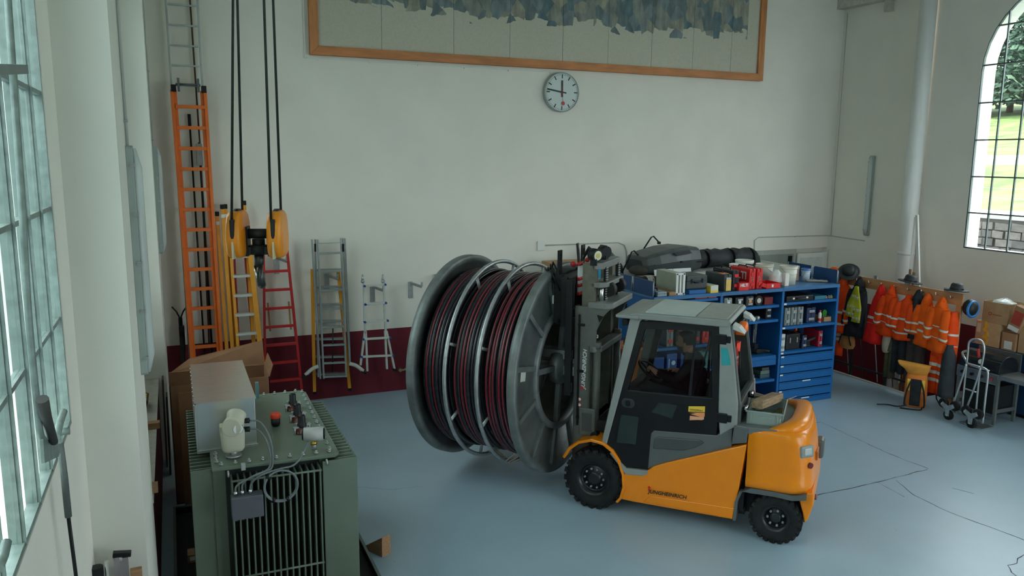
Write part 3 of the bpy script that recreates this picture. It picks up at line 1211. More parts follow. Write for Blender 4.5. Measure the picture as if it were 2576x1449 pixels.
for y, nm in ((.36, 'a'), (.02, 'b')):
    m = MB()
    d = Vector((-.85, .5, -.05)).normalized()
    c = Vector((.13, y, 3.0))
    m.cyl(c - d * .05, c + d * .05, .075, n=22)
    m.bx(.09, .17, y - .05, y + .05, 2.88, 2.96)
    if nm == 'a':
        m.m = 1
        m.cyl(c + d * .045, c + d * .056, .055, n=20)
        m.m = 2
        m.cyl(c + d * .05, c + d * .06, .03, n=16)
    m.build('mast_work_lamp', [M_MAST_DK, mat('lamp_glass', (.8, .78, .62), .2), mat('lamp_bulb', (.7, .55, .15), .3)], FK)

# --- crate with a timber on the deck
CR = thing('plastic_crate', 'grey plastic crate with a timber block in it on the forklift deck', 'crate', FK.matrix_basis @ Vector((-1.865, .19, 1.275)), math.radians(131.79 + 2))
M_CRATE = mat('crate_grey', (.27, .33, .30), .45, var=.06)
m = MB()
L, W2, H = .37, .58, .155
t = .012
m.bx(-L / 2, L / 2, -W2 / 2, W2 / 2, 0, t)
m.bx(-L / 2, -L / 2 + t, -W2 / 2, W2 / 2, 0, H)
m.bx(L / 2 - t, L / 2, -W2 / 2, W2 / 2, 0, H)
m.bx(-L / 2, L / 2, -W2 / 2, -W2 / 2 + t, 0, H)
m.bx(-L / 2, L / 2, W2 / 2 - t, W2 / 2, 0, H)
m.build('body', M_CRATE, CR)
m = MB()
for a, b, c, d in ((-L / 2 - .014, -L / 2 + .012, -W2 / 2 - .014, W2 / 2 + .014), (L / 2 - .012, L / 2 + .014, -W2 / 2 - .014, W2 / 2 + .014), (-L / 2, L / 2, -W2 / 2 - .014, -W2 / 2 + .012), (-L / 2, L / 2, W2 / 2 - .012, W2 / 2 + .014)):
    m.bx(a, b, c, d, H - .02, H)
m.build('rim', M_CRATE, CR, bevel=.004)
m = MB()
for s in (1, -1):
    for x in (-L / 2 + .05, L / 2 - .05):
        m.bx(x - .008, x + .008, s * W2 / 2 - .006, s * W2 / 2 + .010, .01, H - .02)
    m.bx(-.07, .07, s * W2 / 2 - .006, s * W2 / 2 + .012, .085, .105)
m.build('rib', M_CRATE, CR)
m = MB()
m.box((0, 0, 0), (.13, .62, .09))
tb = m.build('timber_block', mat('old_timber', (.30, .20, .11), .8, var=.35, scale=5, stretch=(6, 1, 6)), None, bevel=.006)
tb.location = FK.matrix_basis @ Vector((-1.86, .15, 1.465))
tb.rotation_euler = (math.radians(5), math.radians(4), math.radians(131.79 - 14))
tag(tb, 'weathered timber block lying across the grey crate on the forklift', 'timber')
for i, (x, y, c) in enumerate(((-1.98, .12, (.10, .14, .03)), (-2.0, .02, (.25, .10, .05)), (-1.97, .32, (.12, .13, .06)), (-1.76, .02, (.5, .5, .45)))):
    m = MB()
    m.ball((0, 0, 0), (.06, .045, .03), 10, 6)
    o = m.build('work_glove', mat('glove_%d' % i, c, .9, var=.3), None, FK.matrix_basis @ Vector((x, y, 1.325)), (0, 0, i))
    tag(o, ['crumpled olive work glove in the grey crate', 'crumpled brown work glove in the grey crate', 'dull green work glove at the near end of the grey crate', 'pale crumpled work glove at the far end of the grey crate'][i], 'glove')

# ================================================================== CABLE DRUM
DR = thing('cable_drum', 'large grey steel drum wound with black and red cable on the forklift mast', 'cable drum', (4.393, 8.561, 1.512), math.radians(128.2))
M_DRUM = mat('drum_steel', (.17, .19, .185), .48, .35, var=.28, scale=5)
M_DRUM_IN = mat('drum_inner', (.10, .11, .09), .6, .2, var=.35, scale=4)
RX = Matrix.Rotation(PI / 2, 4, 'Y')       # local z -> drum axis x
RD = 1.325
for x0, nm, sgn in ((0.0, 'near', -1), (1.38, 'far', 1)):
    m = MB()
    mt = Matrix.Translation((x0, 0, 0)) @ RX
    # rolled rim with a lip, web plate set back
    m.lathe([(RD - .085, -.05), (RD - .02, -.058), (RD, -.045), (RD, .045), (RD - .02, .058), (RD - .085, .05), (RD - .10, .01), (.74, .01), (.74, -.01), (RD - .10, -.01), (RD - .085, -.05)], 96, mt)
    fl = m.build('flange', M_DRUM, DR)
    m = MB()
    m.lathe([(.78, -.05), (.74, -.055), (.70, -.05), (.70, .05), (.78, .05), (.78, -.05)], 64, mt)
    m.build('inner_ring', M_DRUM, fl)
    for i in range(12):
        a = 2 * PI * i / 12 + .2
        m = MB()
        q = mt @ Matrix.Rotation(a, 4, 'Z')
        m.bx(.76, RD - .08, -.03, .03, -.045 if sgn < 0 else .01, -.01 if sgn < 0 else .045, q)
        m.build('rib', M_DRUM, fl)
    for i in range(4):
        m = MB()
        a = PI / 2 * i + .12
        q = mt @ Matrix.Rotation(a, 4, 'Z')
        m.bx(.10, .72, -.035, .035, -.03, .03, q)
        m.build('spoke', M_DRUM, fl)
    m = MB()
    m.lathe([(.06, -.09), (.20, -.075), (.22, -.03), (.22, .03), (.20, .075), (.06, .09)], 32, mt)
    m.build('hub', M_DRUM, fl)
m = MB()
m.lathe([(.73, .03), (.73, 1.35)], 72, RX)
m.lathe([(.71, .03), (.71, 1.35)], 72, RX)
m.lathe([(.70, .50), (.02, .50)], 48, RX)
m.build('barrel', M_DRUM_IN, DR)
m = MB()
m.bx(-.022, -.016, 0, 0.12, 0, .17)
q = m.build('label_plate', mat('label_pale', (.62, .66, .56), .5), DR)
q.location = (0, 1.0, .06)
q.rotation_euler = (.15, 0, 0)
# cable: every outer turn is a part; red stripe runs along each turn
M_CABLE = mat('cable_black', (.02, .02, .026), .22, var=.25, scale=20)
M_CABLE_R = mat('cable_red', (.24, .014, .028), .3, var=.2, scale=20)


def turn_mesh(R, r, red):
    m = MB()
    n, k = 88, 8
    vs, fs = [], []
    for i in range(n):
        t = 2 * PI * i / n
        for j in range(k):
            p = 2 * PI * j / k + .39
            vs.append(((r * math.sin(p)), (R + r * math.cos(p)) * math.cos(t), (R + r * math.cos(p)) * math.sin(t)))
    for i in range(n):
        for j in range(k):
            m.m = 1 if (j in red) else 0
            m.add([], [])
            fs = (i * k + j, i * k + (j + 1) % k, ((i + 1) % n) * k + (j + 1) % k, ((i + 1) % n) * k + j)
            m.f.append(fs)
            m.mi.append(m.m)
            m.sm.append(True)
    m.v = vs
    return m


protos = [turn_mesh(1.14, .0235, (7,)).build('cable_turn', [M_CABLE, M_CABLE_R], DR, recalc=False), None, None]
P0 = protos[0]
vari = [turn_mesh(1.138, .0235, (7, 0)), turn_mesh(1.146, .0235, (1,)), turn_mesh(1.132, .0235, ()), turn_mesh(1.126, .0235, (7,)), turn_mesh(1.12, .0235, ())]
meshes = [P0.data]
for v in vari:
    o = v.build('cable_turn', [M_CABLE, M_CABLE_R], DR, recalc=False)
    meshes.append(o.data)
    bpy.data.objects.remove(o)
bpy.data.objects.remove(P0)
rnd = random.Random(3)
for sec, (xa, xb) in enumerate(((.075, .43), (.51, .87), (.95, 1.305))):
    n = 8
    for i in range(n):
        x = xa + (xb - xa) * (i + .5) / n
        if sec == 1:
            me = meshes[rnd.choice((4, 5, 3, 5, 5))]
        else:
            me = meshes[rnd.choice((0, 1, 2, 0, 3))]
        o = bpy.data.objects.new('cable_turn', me)
        C.objects.link(o)
        o.parent = DR
        o.location = (x, rnd.uniform(-.004, .004), rnd.uniform(-.004, .004))
        o.rotation_euler = (rnd.uniform(0, 6), rnd.uniform(-.006, .006), rnd.uniform(-.006, .006))
m = MB()   # lower winding layers between the outer turns
for xa, xb in ((.07, .44), (.50, .88), (.94, 1.31)):
    prof = [(.74, xa)]
    k = 16
    for i in range(k + 1):
        prof.append((1.105 + .006 * (i % 2), xa + (xb - xa) * i / k))
    prof.append((.74, xb))
    m.lathe(prof, 72, RX)
o = m.build('cable_layers', M_CABLE, DR)
for x in (.47, .91):
    m = MB()
    mt = Matrix.Translation((x, 0, 0)) @ RX
    m.ring(1.27, .026, mt, n=72, m=10)
    hp = m.build('guide_hoop', M_GALV, DR)
    for i in range(8):
        a = 2 * PI * i / 8 + .35
        m = MB()
        q = mt @ Matrix.Rotation(a, 4, 'Z')
        m.cyl(q @ Vector((.95, 0, 0)), q @ Vector((1.26, 0, 0)), .02, n=8)
        m.build('hoop_strut', M_GALV, hp)
# cord lashings and a white tag at the bottom
M_CORD = mat('pale_cord', (.45, .38, .28), .8)
for k in range(3):
    a = -1.05 - .06 * k
    c = lambda R, x, a=a: Vector((x, R * math.cos(a), R * math.sin(a)))
    m = MB()
    m.tube([c(1.26, .44 + .02 * k), c(1.19, .60), c(1.17, .66 + .03 * k), c(1.22, .72)], .007, 6)
    m.build('cord_lashing', M_CORD, DR)
    m = MB()
    m.tube([c(1.29, .42), c(1.19, .33 - .04 * k), c(1.165, .25), c(1.17, .18 + .03 * k)], .007, 6)
    m.build('cord_lashing', M_CORD, DR)
m = MB()
for k in range(6):
    pass
c = lambda R, x, a: Vector((x, R * math.cos(a), R * math.sin(a)))
vs = [c(1.16, .42, -1.30), c(1.16, .20, -1.36), c(1.22, .22, -1.44), c(1.20, .34, -1.41), c(1.24, .42, -1.38), c(1.165, .42, -1.30), c(1.165, .20, -1.36), c(1.225, .22, -1.44), c(1.205, .34, -1.41), c(1.245, .42, -1.38)]
m.add(vs, [(0, 1, 2, 3, 4), (9, 8, 7, 6, 5), (0, 1, 6, 5), (1, 2, 7, 6), (2, 3, 8, 7), (3, 4, 9, 8), (4, 0, 5, 9)])
m.build('paper_tag', M_WHITE, DR)

# ================================================================== DRIVER
M_SKIN = mat('skin', (.36, .17, .11), .6, var=.08)
M_JACKET = mat('driver_jacket', (.016, .019, .021), .85, var=.25, scale=12, spec=.2)
M_TROUSER = mat('driver_trousers', (.03, .04, .045), .85, var=.2, scale=12, spec=.2)
M_HAIR = mat('driver_hair', (.008, .007, .006), .7, var=.3, scale=40)


def make_person():
    J = [  # joint, radius x, radius y
        ((-1.00, 0, 1.34), .13, .15),      # 0 pelvis
        ((-1.02, 0, 1.52), .115, .15),     # 1 waist
        ((-1.01, 0, 1.70), .125, .17),     # 2 chest
        ((-.975, 0, 1.82), .085, .11),     # 3 upper chest
        ((-.945, 0, 1.895), .055, .055),   # 4 neck
        ((-.925, 0, 1.95), .055, .055),    # 5 skull base
        ((-.985, .20, 1.78), .068, .068),  # 6 L shoulder
        ((-.86, .29, 1.60), .052, .052),   # 7 L elbow
        ((-.64, .225, 1.63), .036, .036),  # 8 L wrist
        ((-.985, -.20, 1.78), .068, .068), # 9 R shoulder
        ((-1.00, -.27, 1.54), .052, .052), # 10 R elbow
        ((-.80, -.20, 1.575), .036, .036), # 11 R wrist
        ((-.96, .12, 1.33), .095, .095),   # 12 L hip
        ((-.44, .21, 1.48), .068, .068),   # 13 L knee
        ((-.36, .20, 1.12), .050, .050),   # 14 L shin
        ((-.33, .20, .86), .042, .042),    # 15 L ankle
        ((-.19, .21, .82), .035, .04),     # 16 L toe
        ((-.96, -.12, 1.33), .095, .095),  # 17
        ((-.44, -.18, 1.46), .068, .068),
        ((-.36, -.18, 1.12), .050, .050),
        ((-.33, -.18, .86), .042, .042),
        ((-.19, -.19, .82), .035, .04),
    ]
    E = [(0, 1), (1, 2), (2, 3), (3, 4), (4, 5), (3, 6), (6, 7), (7, 8), (3, 9), (9, 10), (10, 11), (0, 12), (12, 13), (13, 14), (14, 15), (15, 16), (0, 17), (17, 18), (18, 19), (19, 20), (20, 21)]
    V = [j[0] for j in J]
    Rr = [(j[1], j[2]) for j in J]

    def chain(start, pts, r):
        last = start
        for k, p in enumerate(pts):
            V.append(p)
            Rr.append((r[k], r[k]))
            E.append((last, len(V) - 1))
            last = len(V) - 1
    # left hand curls over the wheel rim; right hand on the lever
    V.append((-.575, .20, 1.665)); Rr.append((.034, .026)); E.append((8, len(V) - 1)); lp = len(V) - 1
    for k, dy in enumerate((.03, .01, -.01, -.03)):
        L = (.028, .032, .030, .024)[k]
        chain(lp, [(-.535, .20 + dy, 1.695), (-.505 + .0, .19 + dy, 1.69 + .004 * k), (-.50 - .004, .185 + dy, 1.69 - L), (-.52, .185 + dy, 1.69 - L - .018)], (.0095, .009, .0085, .008))
    chain(lp, [(-.575, .16, 1.66), (-.55, .14, 1.645), (-.53, .14, 1.635)], (.011, .010, .009))
    V.append((-.735, -.18, 1.60)); Rr.append((.032, .026)); E.append((11, len(V) - 1)); rp = len(V) - 1
    for k, dy in enumerate((.028, .010, -.008, -.026)):
        chain(rp, [(-.695, -.18 + dy, 1.612), (-.668, -.18 + dy, 1.600), (-.662, -.18 + dy, 1.578)], (.0095, .009, .008))
    chain(rp, [(-.735, -.14, 1.595), (-.71, -.125, 1.585)], (.011, .009))
    me = bpy.data.meshes.new('person_skeleton')
    me.from_pydata(V, E, [])
    o = bpy.data.objects.new('person_skeleton', me)
    C.objects.link(o)
    o.modifiers.new('skin', 'SKIN')
    if not me.skin_vertices:
        bpy.context.view_layer.objects.active = o
        bpy.ops.mesh.customdata_skin_add()
    sv = me.skin_vertices[0].data
    for i, r in enumerate(Rr):
        sv[i].radius = r
        sv[i].use_root = (i == 0)
    ss = o.modifiers.new('sub', 'SUBSURF')
    ss.levels = ss.render_levels = 2
    dg = bpy.context.evaluated_depsgraph_get()
    dg.update()
    body = bpy.data.meshes.new_from_object(o.evaluated_get(dg))
    bpy.data.objects.remove(o)
    b = bmesh.new()
    b.from_mesh(body)
    # head: lofted sections (height, front, back, half width), face towards +x
    hc = Vector((-.885, 0, 1.885))
    S = [(-.02, .045, .050, .048), (.0, .065, .055, .055), (.022, .082, .065, .062), (.045, .090, .078, .068), (.068, .089, .088, .072), (.092, .090, .096, .075), (.115, .088, .102, .078), (.140, .090, .105, .079), (.165, .087, .105, .079), (.190, .078, .100, .075), (.212, .060, .085, .063), (.228, .035, .055, .042), (.236, .008, .012, .010)]
    rings = []
    n = 20
    for z, fr, bk, hw in S:
        ring = []
        for i in range(n):
            t = 2 * PI * i / n
            c, s_ = math.cos(t), math.sin(t)
            x = (fr if c > 0 else bk) * (abs(c) ** .85) * (1 if c > 0 else -1)
            y = hw * (abs(s_) ** .85) * (1 if s_ > 0 else -1)
            if i == 0 and .06 < z < .12:
                x += {.068: .016, .092: .026, .115: .012}.get(z, 0)       # nose
            if i in (1, n - 1) and abs(z - .115) < .01:
                x -= .010                                                  # eye sockets
            if i == 0 and abs(z - .045) < .01:
                x += .004                                                  # lips
            ring.append(b.verts.new(hc + Vector((x, y, z))))
        rings.append(ring)
    for r0, r1 in zip(rings[:-1], rings[1:]):
        for i in range(n):
            b.faces.new((r0[i], r0[(i + 1) % n], r1[(i + 1) % n], r1[i]))
    b.faces.new(rings[-1])
    b.faces.new(rings[0][::-1])
    for f in b.faces:
        f.smooth = True
        c = f.calc_center_median()
        if c.z > 1.895 and c.x > -1.06 and abs(c.y) < .1:
            f.material_index = 0
        elif (c.x > -.625 and c.z > 1.59 and c.y > .08 and c.x > -.66) or (c.x > -.79 and c.z > 1.55 and c.y < -.08):
            f.material_index = 0
        elif c.z < 1.36 or (c.x > -.80 and abs(c.y) > .08 and c.z < 1.56):
            f.material_index = 2
        else:
            f.material_index = 1
    body.materials.clear()
    for mm in (M_SKIN, M_JACKET, M_TROUSER):
        body.materials.append(mm)
    b.to_mesh(body)
    b.free()
    p = bpy.data.objects.new('person', body)
    C.objects.link(p)
    p.location = FK.location
    p.rotation_euler = FK.rotation_euler
    tag(p, 'person in dark jacket with short dark hair sitting in the forklift cab, steering', 'person')
    m = MB()   # hair cap
    rr = []
    for z, fr, bk, hw in S:
        if z < .085:
            continue
        ring = []
        for i in range(n):
            t = 2 * PI * i / n
            c, s_ = math.cos(t), math.sin(t)
            fx = fr if z > .17 else fr * (-.15 if z < .12 else .2)
            x = ((fx if c > 0 else bk + .010) * (abs(c) ** .85)) * (1 if c > 0 else -1)
            y = (hw + .008) * (abs(s_) ** .85) * (1 if s_ > 0 else -1)
            ring.append(hc + Vector((x, y, z + (.012 if z > .18 else 0))))
        rr.append(ring)
    m.loft(rr)
    m.build('hair', M_HAIR, p)
    m = MB()   # short beard along the jaw
    rr = []
    for z, fr, bk, hw in S[1:5]:
        rr.append([hc + Vector(((fr + .004) * math.cos(t), (hw + .004) * math.sin(t), z)) for t in [(-1.5 + 3.0 * i / 14) for i in range(15)]] + [hc + Vector(((fr - .01) * math.cos(t), (hw - .01) * math.sin(t), z)) for t in [(1.5 - 3.0 * i / 14) for i in range(15)]])
    m.loft(rr)
    m.build('beard', M_HAIR, p)
    for s in (1, -1):
        m = MB()
        m.ball(hc + Vector((-.012, s * .079, .10)), (.018, .010, .030), 10, 6)
        m.build('ear', M_SKIN, p)
        m = MB()
        m.ball(hc + Vector((.074, s * .030, .118)), (.010, .012, .008), 8, 6)
        m.build('eye', mat('eye_dark', (.04, .03, .025), .2), p)
        m = MB()
        m.box(hc + Vector((.084, s * .032, .137)), (.010, .034, .009))
        m.build('eyebrow', M_HAIR, p)
    m = MB()
    m.ring(.068, .020, Matrix.Translation((-.945, 0, 1.875)) @ Matrix.Rotation(.25, 4, 'Y'), n=20, m=8)
    m.build('collar', M_JACKET, p)
    return p


make_person()
# hi-vis vest hung inside the rear window
VE = thing('safety_vest', 'orange-red safety vest hanging inside the rear window of the forklift cab', 'vest', FK.matrix_basis @ Vector((-1.50, .18, 1.48)), FK.rotation_euler.z)
m = MB()
rr = []
for i in range(9):
    z = .62 - i * .075
    w = (.07, .10, .115, .11, .115, .12, .125, .12, .11)[i]
    rr.append([(.02 * math.sin(3 * t + i) * .6 + .028 * math.cos(t), w * math.sin(t), z + .01 * math.sin(4 * t)) for t in [2 * PI * k / 14 for k in range(14)]])
m.loft(rr)
m.build('cloth', mat('hivis_red', (.80, .045, .015), .75, var=.12, scale=10), VE)
m = MB()
for z in (.44, .38):
    m.loft([[(.034 * math.cos(t), .122 * math.sin(t), zz) for t in [2 * PI * k / 14 for k in range(14)]] for zz in (z, z + .035)])
m.build('reflective_band', mat('reflective_tape', (.55, .56, .50), .4), VE)
m = MB()
m.tube([(-.03, .03, .52), (-.045, 0, .25), (-.03, .02, -.02)], .014, 6)
m.build('strap', M_BLACK, VE)

# ================================================================== TRANSFORMER
M_GREEN = mat('transformer_green', (.14, .185, .14), .40, var=.08, scale=3)
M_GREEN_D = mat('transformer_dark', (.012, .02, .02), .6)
M_ALU = mat('brushed_aluminium', (.72, .74, .73), .30, 1.0, var=.06, scale=3, stretch=(1, 14, 1))
TR = thing('transformer', 'grey-green oil transformer with cooling fins and an aluminium box on its lid', 'transformer', (.72, 7.8, 0))
m = MB()
m.bx(.20, 1.24, 6.95, 8.85, .18, 1.42)
m.bx(.10, 1.34, 7.1, 7.25, .10, .20)
m.bx(.10, 1.34, 8.4, 8.55, .10, .20)
W(m, 'tank', M_GREEN, TR)
m = MB()
m.prism([(.19, 6.86), (1.23, 6.80), (1.275, 6.86), (1.29, 8.84), (1.24, 8.93), (.25, 8.95), (.20, 8.9)], 'z', 1.42, 1.452)
lid = W(m, 'lid', M_GREEN, TR, bevel=.008)
# near corner plates of the side fin banks
fin = None
for side in (0, 1):
    for i in range(22):
        y = (7.03 if side == 0 else 6.84) + i * .083
        x0, x1 = ((.02, .20) if side == 0 else (1.24, 1.425))
        if fin is None:
            m = MB()
            m.bx(0, .18, -.009, .009, 0, 1.24)
            m.bx(0, .012, -.02, .02, 0, 1.24)
            fin = m.build('cooling_fin', M_GREEN, TR)
            fo = fin
        else:
            fo = bpy.data.objects.new('cooling_fin', fin.data)
            C.objects.link(fo)
            fo.parent = TR
        fo.location = (x0 - .72 if side == 0 else x1 - .72, y - 7.8, .16)
        fo.rotation_euler = (0, 0, 0 if side == 0 else PI)
for (x0, x1, y) in ((.02, .30, 6.99), (1.115, 1.425, 6.80)):
    m = MB()
    m.bx(x0, x1, y - .012, y + .012, .16, 1.40)
    W(m, 'end_plate', M_GREEN, TR, bevel=.004)
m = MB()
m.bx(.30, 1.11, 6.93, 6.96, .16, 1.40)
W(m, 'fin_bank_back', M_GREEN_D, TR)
f2 = None
for i in range(15):
    x = .345 + i * (1.09 - .345) / 14
    if f2 is None:
        m = MB()
        m.bx(-.0065, .0065, -.17, .02, 0, 1.17)
        f2 = m.build('front_fin', M_GREEN, TR)
        fo = f2
    else:
        fo = bpy.data.objects.new('front_fin', f2.data)
        C.objects.link(fo)
        fo.parent = TR
    fo.location = (x - .72, 6.94 - 7.8, .18)
m = MB()
m.tube([(.335, 6.775, 1.345), (1.10, 6.765, 1.335)], .010, 8)
W(m, 'fin_tie_bar', M_GREEN, TR)
m = MB()
m.tube([(.335, 6.775, .45), (1.10, 6.765, .45)], .010, 8)
W(m, 'fin_tie_bar', M_GREEN, TR)
# lid bolts
bolt = None


def bolt_at(x, y):
    global bolt
    if bolt is None:
        m = MB()
        m.cyl((0, 0, 0), (0, 0, .016), .019, n=6)
        m.cyl((0, 0, .012), (0, 0, .032), .010, n=8)
        bolt = m.build('lid_bolt', M_GALV, lid)
        o = bolt
    else:
        o = bpy.data.objects.new('lid_bolt', bolt.data)
        C.objects.link(o)
        o.parent = lid
    o.location = (x - .72, y - 7.8, 1.452)


for i in range(13):
    bolt_at(1.205 + .04 * i / 12, 6.93 + i * .158)
for i in range(9):
    bolt_at(.27 + i * .115, 6.915 - .005 * i)
for i in range(5):
    bolt_at(.72 + i * .115, 8.88)
for i in range(3):
    bolt_at(.235, 6.99 + i * .10)
for p in ((.32, 6.84), (1.15, 6.79)):
    m = MB()
    mt = Matrix.Translation((p[0], p[1] - .01, 1.395)) @ Matrix.Rotation(PI / 2, 4, 'Y')
    m.ring(.022, .009, mt, 16, 6)
    W(m, 'lifting_eye', M_GALV, TR)
# aluminium cable box
m = MB()
m.bx(.098, .605, 7.305, 8.74, 1.456, 1.905)
bxo = W(m, 'terminal_box', M_ALU, TR, bevel=.006)
m = MB()
m.bx(.088, .100, 7.29, 8.75, 1.456, 1.915)
m.bx(.088, .615, 7.285, 7.300, 1.445, 1.470)
m.bx(.090, .613, 7.29, 8.75, 1.900, 1.912)
bxf_ = W(m, 'box_flange', M_ALU, TR, under=bxo)
for i in range(10):
    m = MB()
    m.cyl((.080, 7.34 + i * .15, 1.88), (.092, 7.34 + i * .15, 1.88), .010, n=8)
    W(m, 'flange_bolt', M_GALV, TR, under=bxo)
# bushings
for (x, y) in ((1.062, 8.233), (1.056, 7.858), (1.044, 7.491)):
    m = MB()
    mt = Matrix.Translation((x, y, 1.45))
    m.lathe([(.075, 0), (.075, .02), (.06, .035), (.058, .06), (.001, .06)], 20, mt)
    m.m = 1
    m.lathe([(.045, .055), (.045, .09), (.035, .10), (.034, .17), (.028, .18), (.001, .18)], 18, mt)
    b1 = W(m, 'bushing', [mat('porcelain_brown', (.10, .025, .015), .25), M_BLACK], TR)
    for i in range(4):
        m = MB()
        a = i * PI / 2 + .5
        m.m = 0
        m.cyl((x + .085 * math.cos(a), y + .085 * math.sin(a), 1.45), (x + .085 * math.cos(a), y + .085 * math.sin(a), 1.53), .011, n=8)
        m.bar((x + .10 * math.cos(a), y + .10 * math.sin(a), 1.515), (x + .045 * math.cos(a), y + .045 * math.sin(a), 1.515), .03, .012)
        W(m, 'clamp', M_GALV, TR, under=b1)
m = MB()
mt = Matrix.Translation((.831, 7.78, 1.45))
m.lathe([(.035, 0), (.045, .03), (.045, .08), (.03, .09)], 18, mt)
m.m = 1
m.lathe([(.046, .085), (.05, .09), (.05, .125), (.045, .135), (.001, .135)], 18, mt)
W(m, 'filler_cap', [M_BLACK, mat('cap_red', (.75, .06, .015), .4)], TR)
m = MB()
m.bx(.715, .735, 7.10, 7.16, 1.45, 1.60)
W(m, 'lifting_lug', M_GREEN, TR)
m = MB()
m.bx(.742, .775, 8.78, 8.83, 1.45, 1.63)
W(m, 'lifting_lug', mat('lug_teal', (.12, .27, .28), .4), TR)
# gauge drum on a brass stem
m = MB()
m.cyl((1.075, 6.99, 1.45), (1.075, 6.99, 1.52), .022)
m.m = 1
m.cyl((1.075, 6.99, 1.50), (1.075, 6.99, 1.53), .03, n=6)
m.m = 2
m.cyl((.99, 7.01, 1.60), (1.16, 6.97, 1.60), .062, n=24)
m.m = 3
m.cyl((.975, 7.013, 1.60), (.99, 7.01, 1.60), .05, n=20)
m.cyl((1.16, 6.97, 1.60), (1.172, 6.967, 1.60), .05, n=20)
W(m, 'contact_thermometer', [M_GALV, mat('brass', (.7, .45, .12), .3, .9), mat('gauge_grey', (.45, .46, .44), .4), M_BLACK], TR)
# cream protection relay with a dial
M_CREAM = mat('relay_cream', (.56, .56, .44), .4, var=.05)
m = MB()
m.cyl((.385, 7.084, 1.45), (.385, 7.084, 1.53), .032, n=18)
m.cyl((.385, 7.084, 1.455), (.385, 7.084, 1.475), .07, n=18)
relf = W(m, 'relay_foot', M_GALV, TR)
m = MB()
rr = []
for z, wx, wy in ((1.51, .075, .055), (1.54, .095, .075), (1.64, .10, .08), (1.70, .10, .085), (1.72, .095, .08)):
    rr.append([(.385 + a * wx / .1, 7.08 + b * wy / .1, z) for a, b in rrect(.2, .2, .05, 3)])
m.loft(rr)
m.bx(.28, .36, 7.02, 7.13, 1.66, 1.76)
m.cyl((.40, 7.02, 1.76), (.43, 7.12, 1.83), .075, .085, n=22)
m.cyl((.37, 6.96, 1.76), (.42, 7.13, 1.76), .085, n=22)
rel = W(m, 'protection_relay', M_CREAM, TR, bevel=.008)
m = MB()
m.cyl((.425, 6.955, 1.745), (.424, 6.98, 1.745), .048, n=24)
m.m = 1
m.cyl((.4255, 6.950, 1.745), (.425, 6.957, 1.745), .040, n=24)
m.m = 2
m.box((.43, 6.948, 1.75), (.005, .004, .05), (0, .5, 0))
W(m, 'dial', [M_CHROME, M_WHITE, M_BLACK], TR, under=rel)
for z in (1.70, 1.78):
    m = MB()
    m.cyl((.48, 7.06, z), (.53, 7.05, z), .024, n=12)
    W(m, 'cable_gland', M_BLACK, TR, under=rel)
# junction box with three glands
M_BOXG = mat('junction_grey', (.10, .105, .125), .5, var=.1)
m = MB()
m.bx(.325, .585, 6.66, 6.78, 1.035, 1.235)
jbx = W(m, 'junction_box', M_BOXG, TR, bevel=.008)
for x in (.365, .42, .485):
    m = MB()
    m.cyl((x, 6.72, 1.235), (x, 6.72, 1.275), .016, n=8)
    m.cyl((x, 6.72, 1.03), (x, 6.72, 1.005), .012, n=8)
    W(m, 'gland', M_CHROME, TR, under=jbx)
M_CABG = mat('cable_grey', (.16, .19, .20), .5)


def smooth(pts, k=6):
    P = [Vector(p) for p in pts]
    out = []
    for i in range(len(P) - 1):
        p0, p1, p2, p3 = P[max(i - 1, 0)], P[i], P[i + 1], P[min(i + 2, len(P) - 1)]
        for j in range(k):
            t = j / k
            out.append(.5 * ((2 * p1) + (-p0 + p2) * t + (2 * p0 - 5 * p1 + 4 * p2 - p3) * t * t + (-p0 + 3 * p1 - 3 * p2 + p3) * t ** 3))
    out.append(P[-1])
    return out


for pts in ([(.53, 7.05, 1.78), (.62, 7.02, 1.76), (.69, 6.98, 1.62), (.70, 6.90, 1.48), (.67, 6.74, 1.43), (.60, 6.70, 1.42), (.46, 6.71, 1.37), (.375, 6.72, 1.32), (.365, 6.72, 1.26)],
            [(.53, 7.05, 1.70), (.60, 7.02, 1.69), (.66, 6.97, 1.60), (.68, 6.88, 1.47), (.64, 6.73, 1.43), (.52, 6.70, 1.40), (.43, 6.72, 1.34), (.42, 6.72, 1.26)],
            [(1.02, 6.98, 1.54), (.97, 6.90, 1.47), (.86, 6.74, 1.43), (.72, 6.69, 1.43), (.58, 6.69, 1.40), (.50, 6.72, 1.33), (.485, 6.72, 1.26)]):
    m = MB()
    m.tube(smooth(pts), .0085, 8)
    W(m, 'control_cable', M_CABG, TR)
m = MB()
for k in range(2):
    m.tube([(.735 + (.135 + .006 * k) * math.cos(t), 6.675 - .012 * k, 1.285 + (.135 + .006 * k) * math.sin(t)) for t in [2 * PI * i / 40 for i in range(40)]], .0085, 8, closed=True)
coil = W(m, 'cable_coil', M_CABG, TR)
for a in (2.4, 4.2, 5.1):
    m = MB()
    m.cyl((.735 + .115 * math.cos(a), 6.665, 1.285 + .115 * math.sin(a)), (.735 + .158 * math.cos(a), 6.665, 1.285 + .158 * math.sin(a)), .016, n=8)
    W(m, 'cable_tie', M_BLACK, TR, under=coil)
m = MB()
m.box((.445, 6.84, 1.44), (.035, .03, .06))
W(m, 'hanging_tag', mat('tag_grey', (.4, .43, .42), .5), TR)

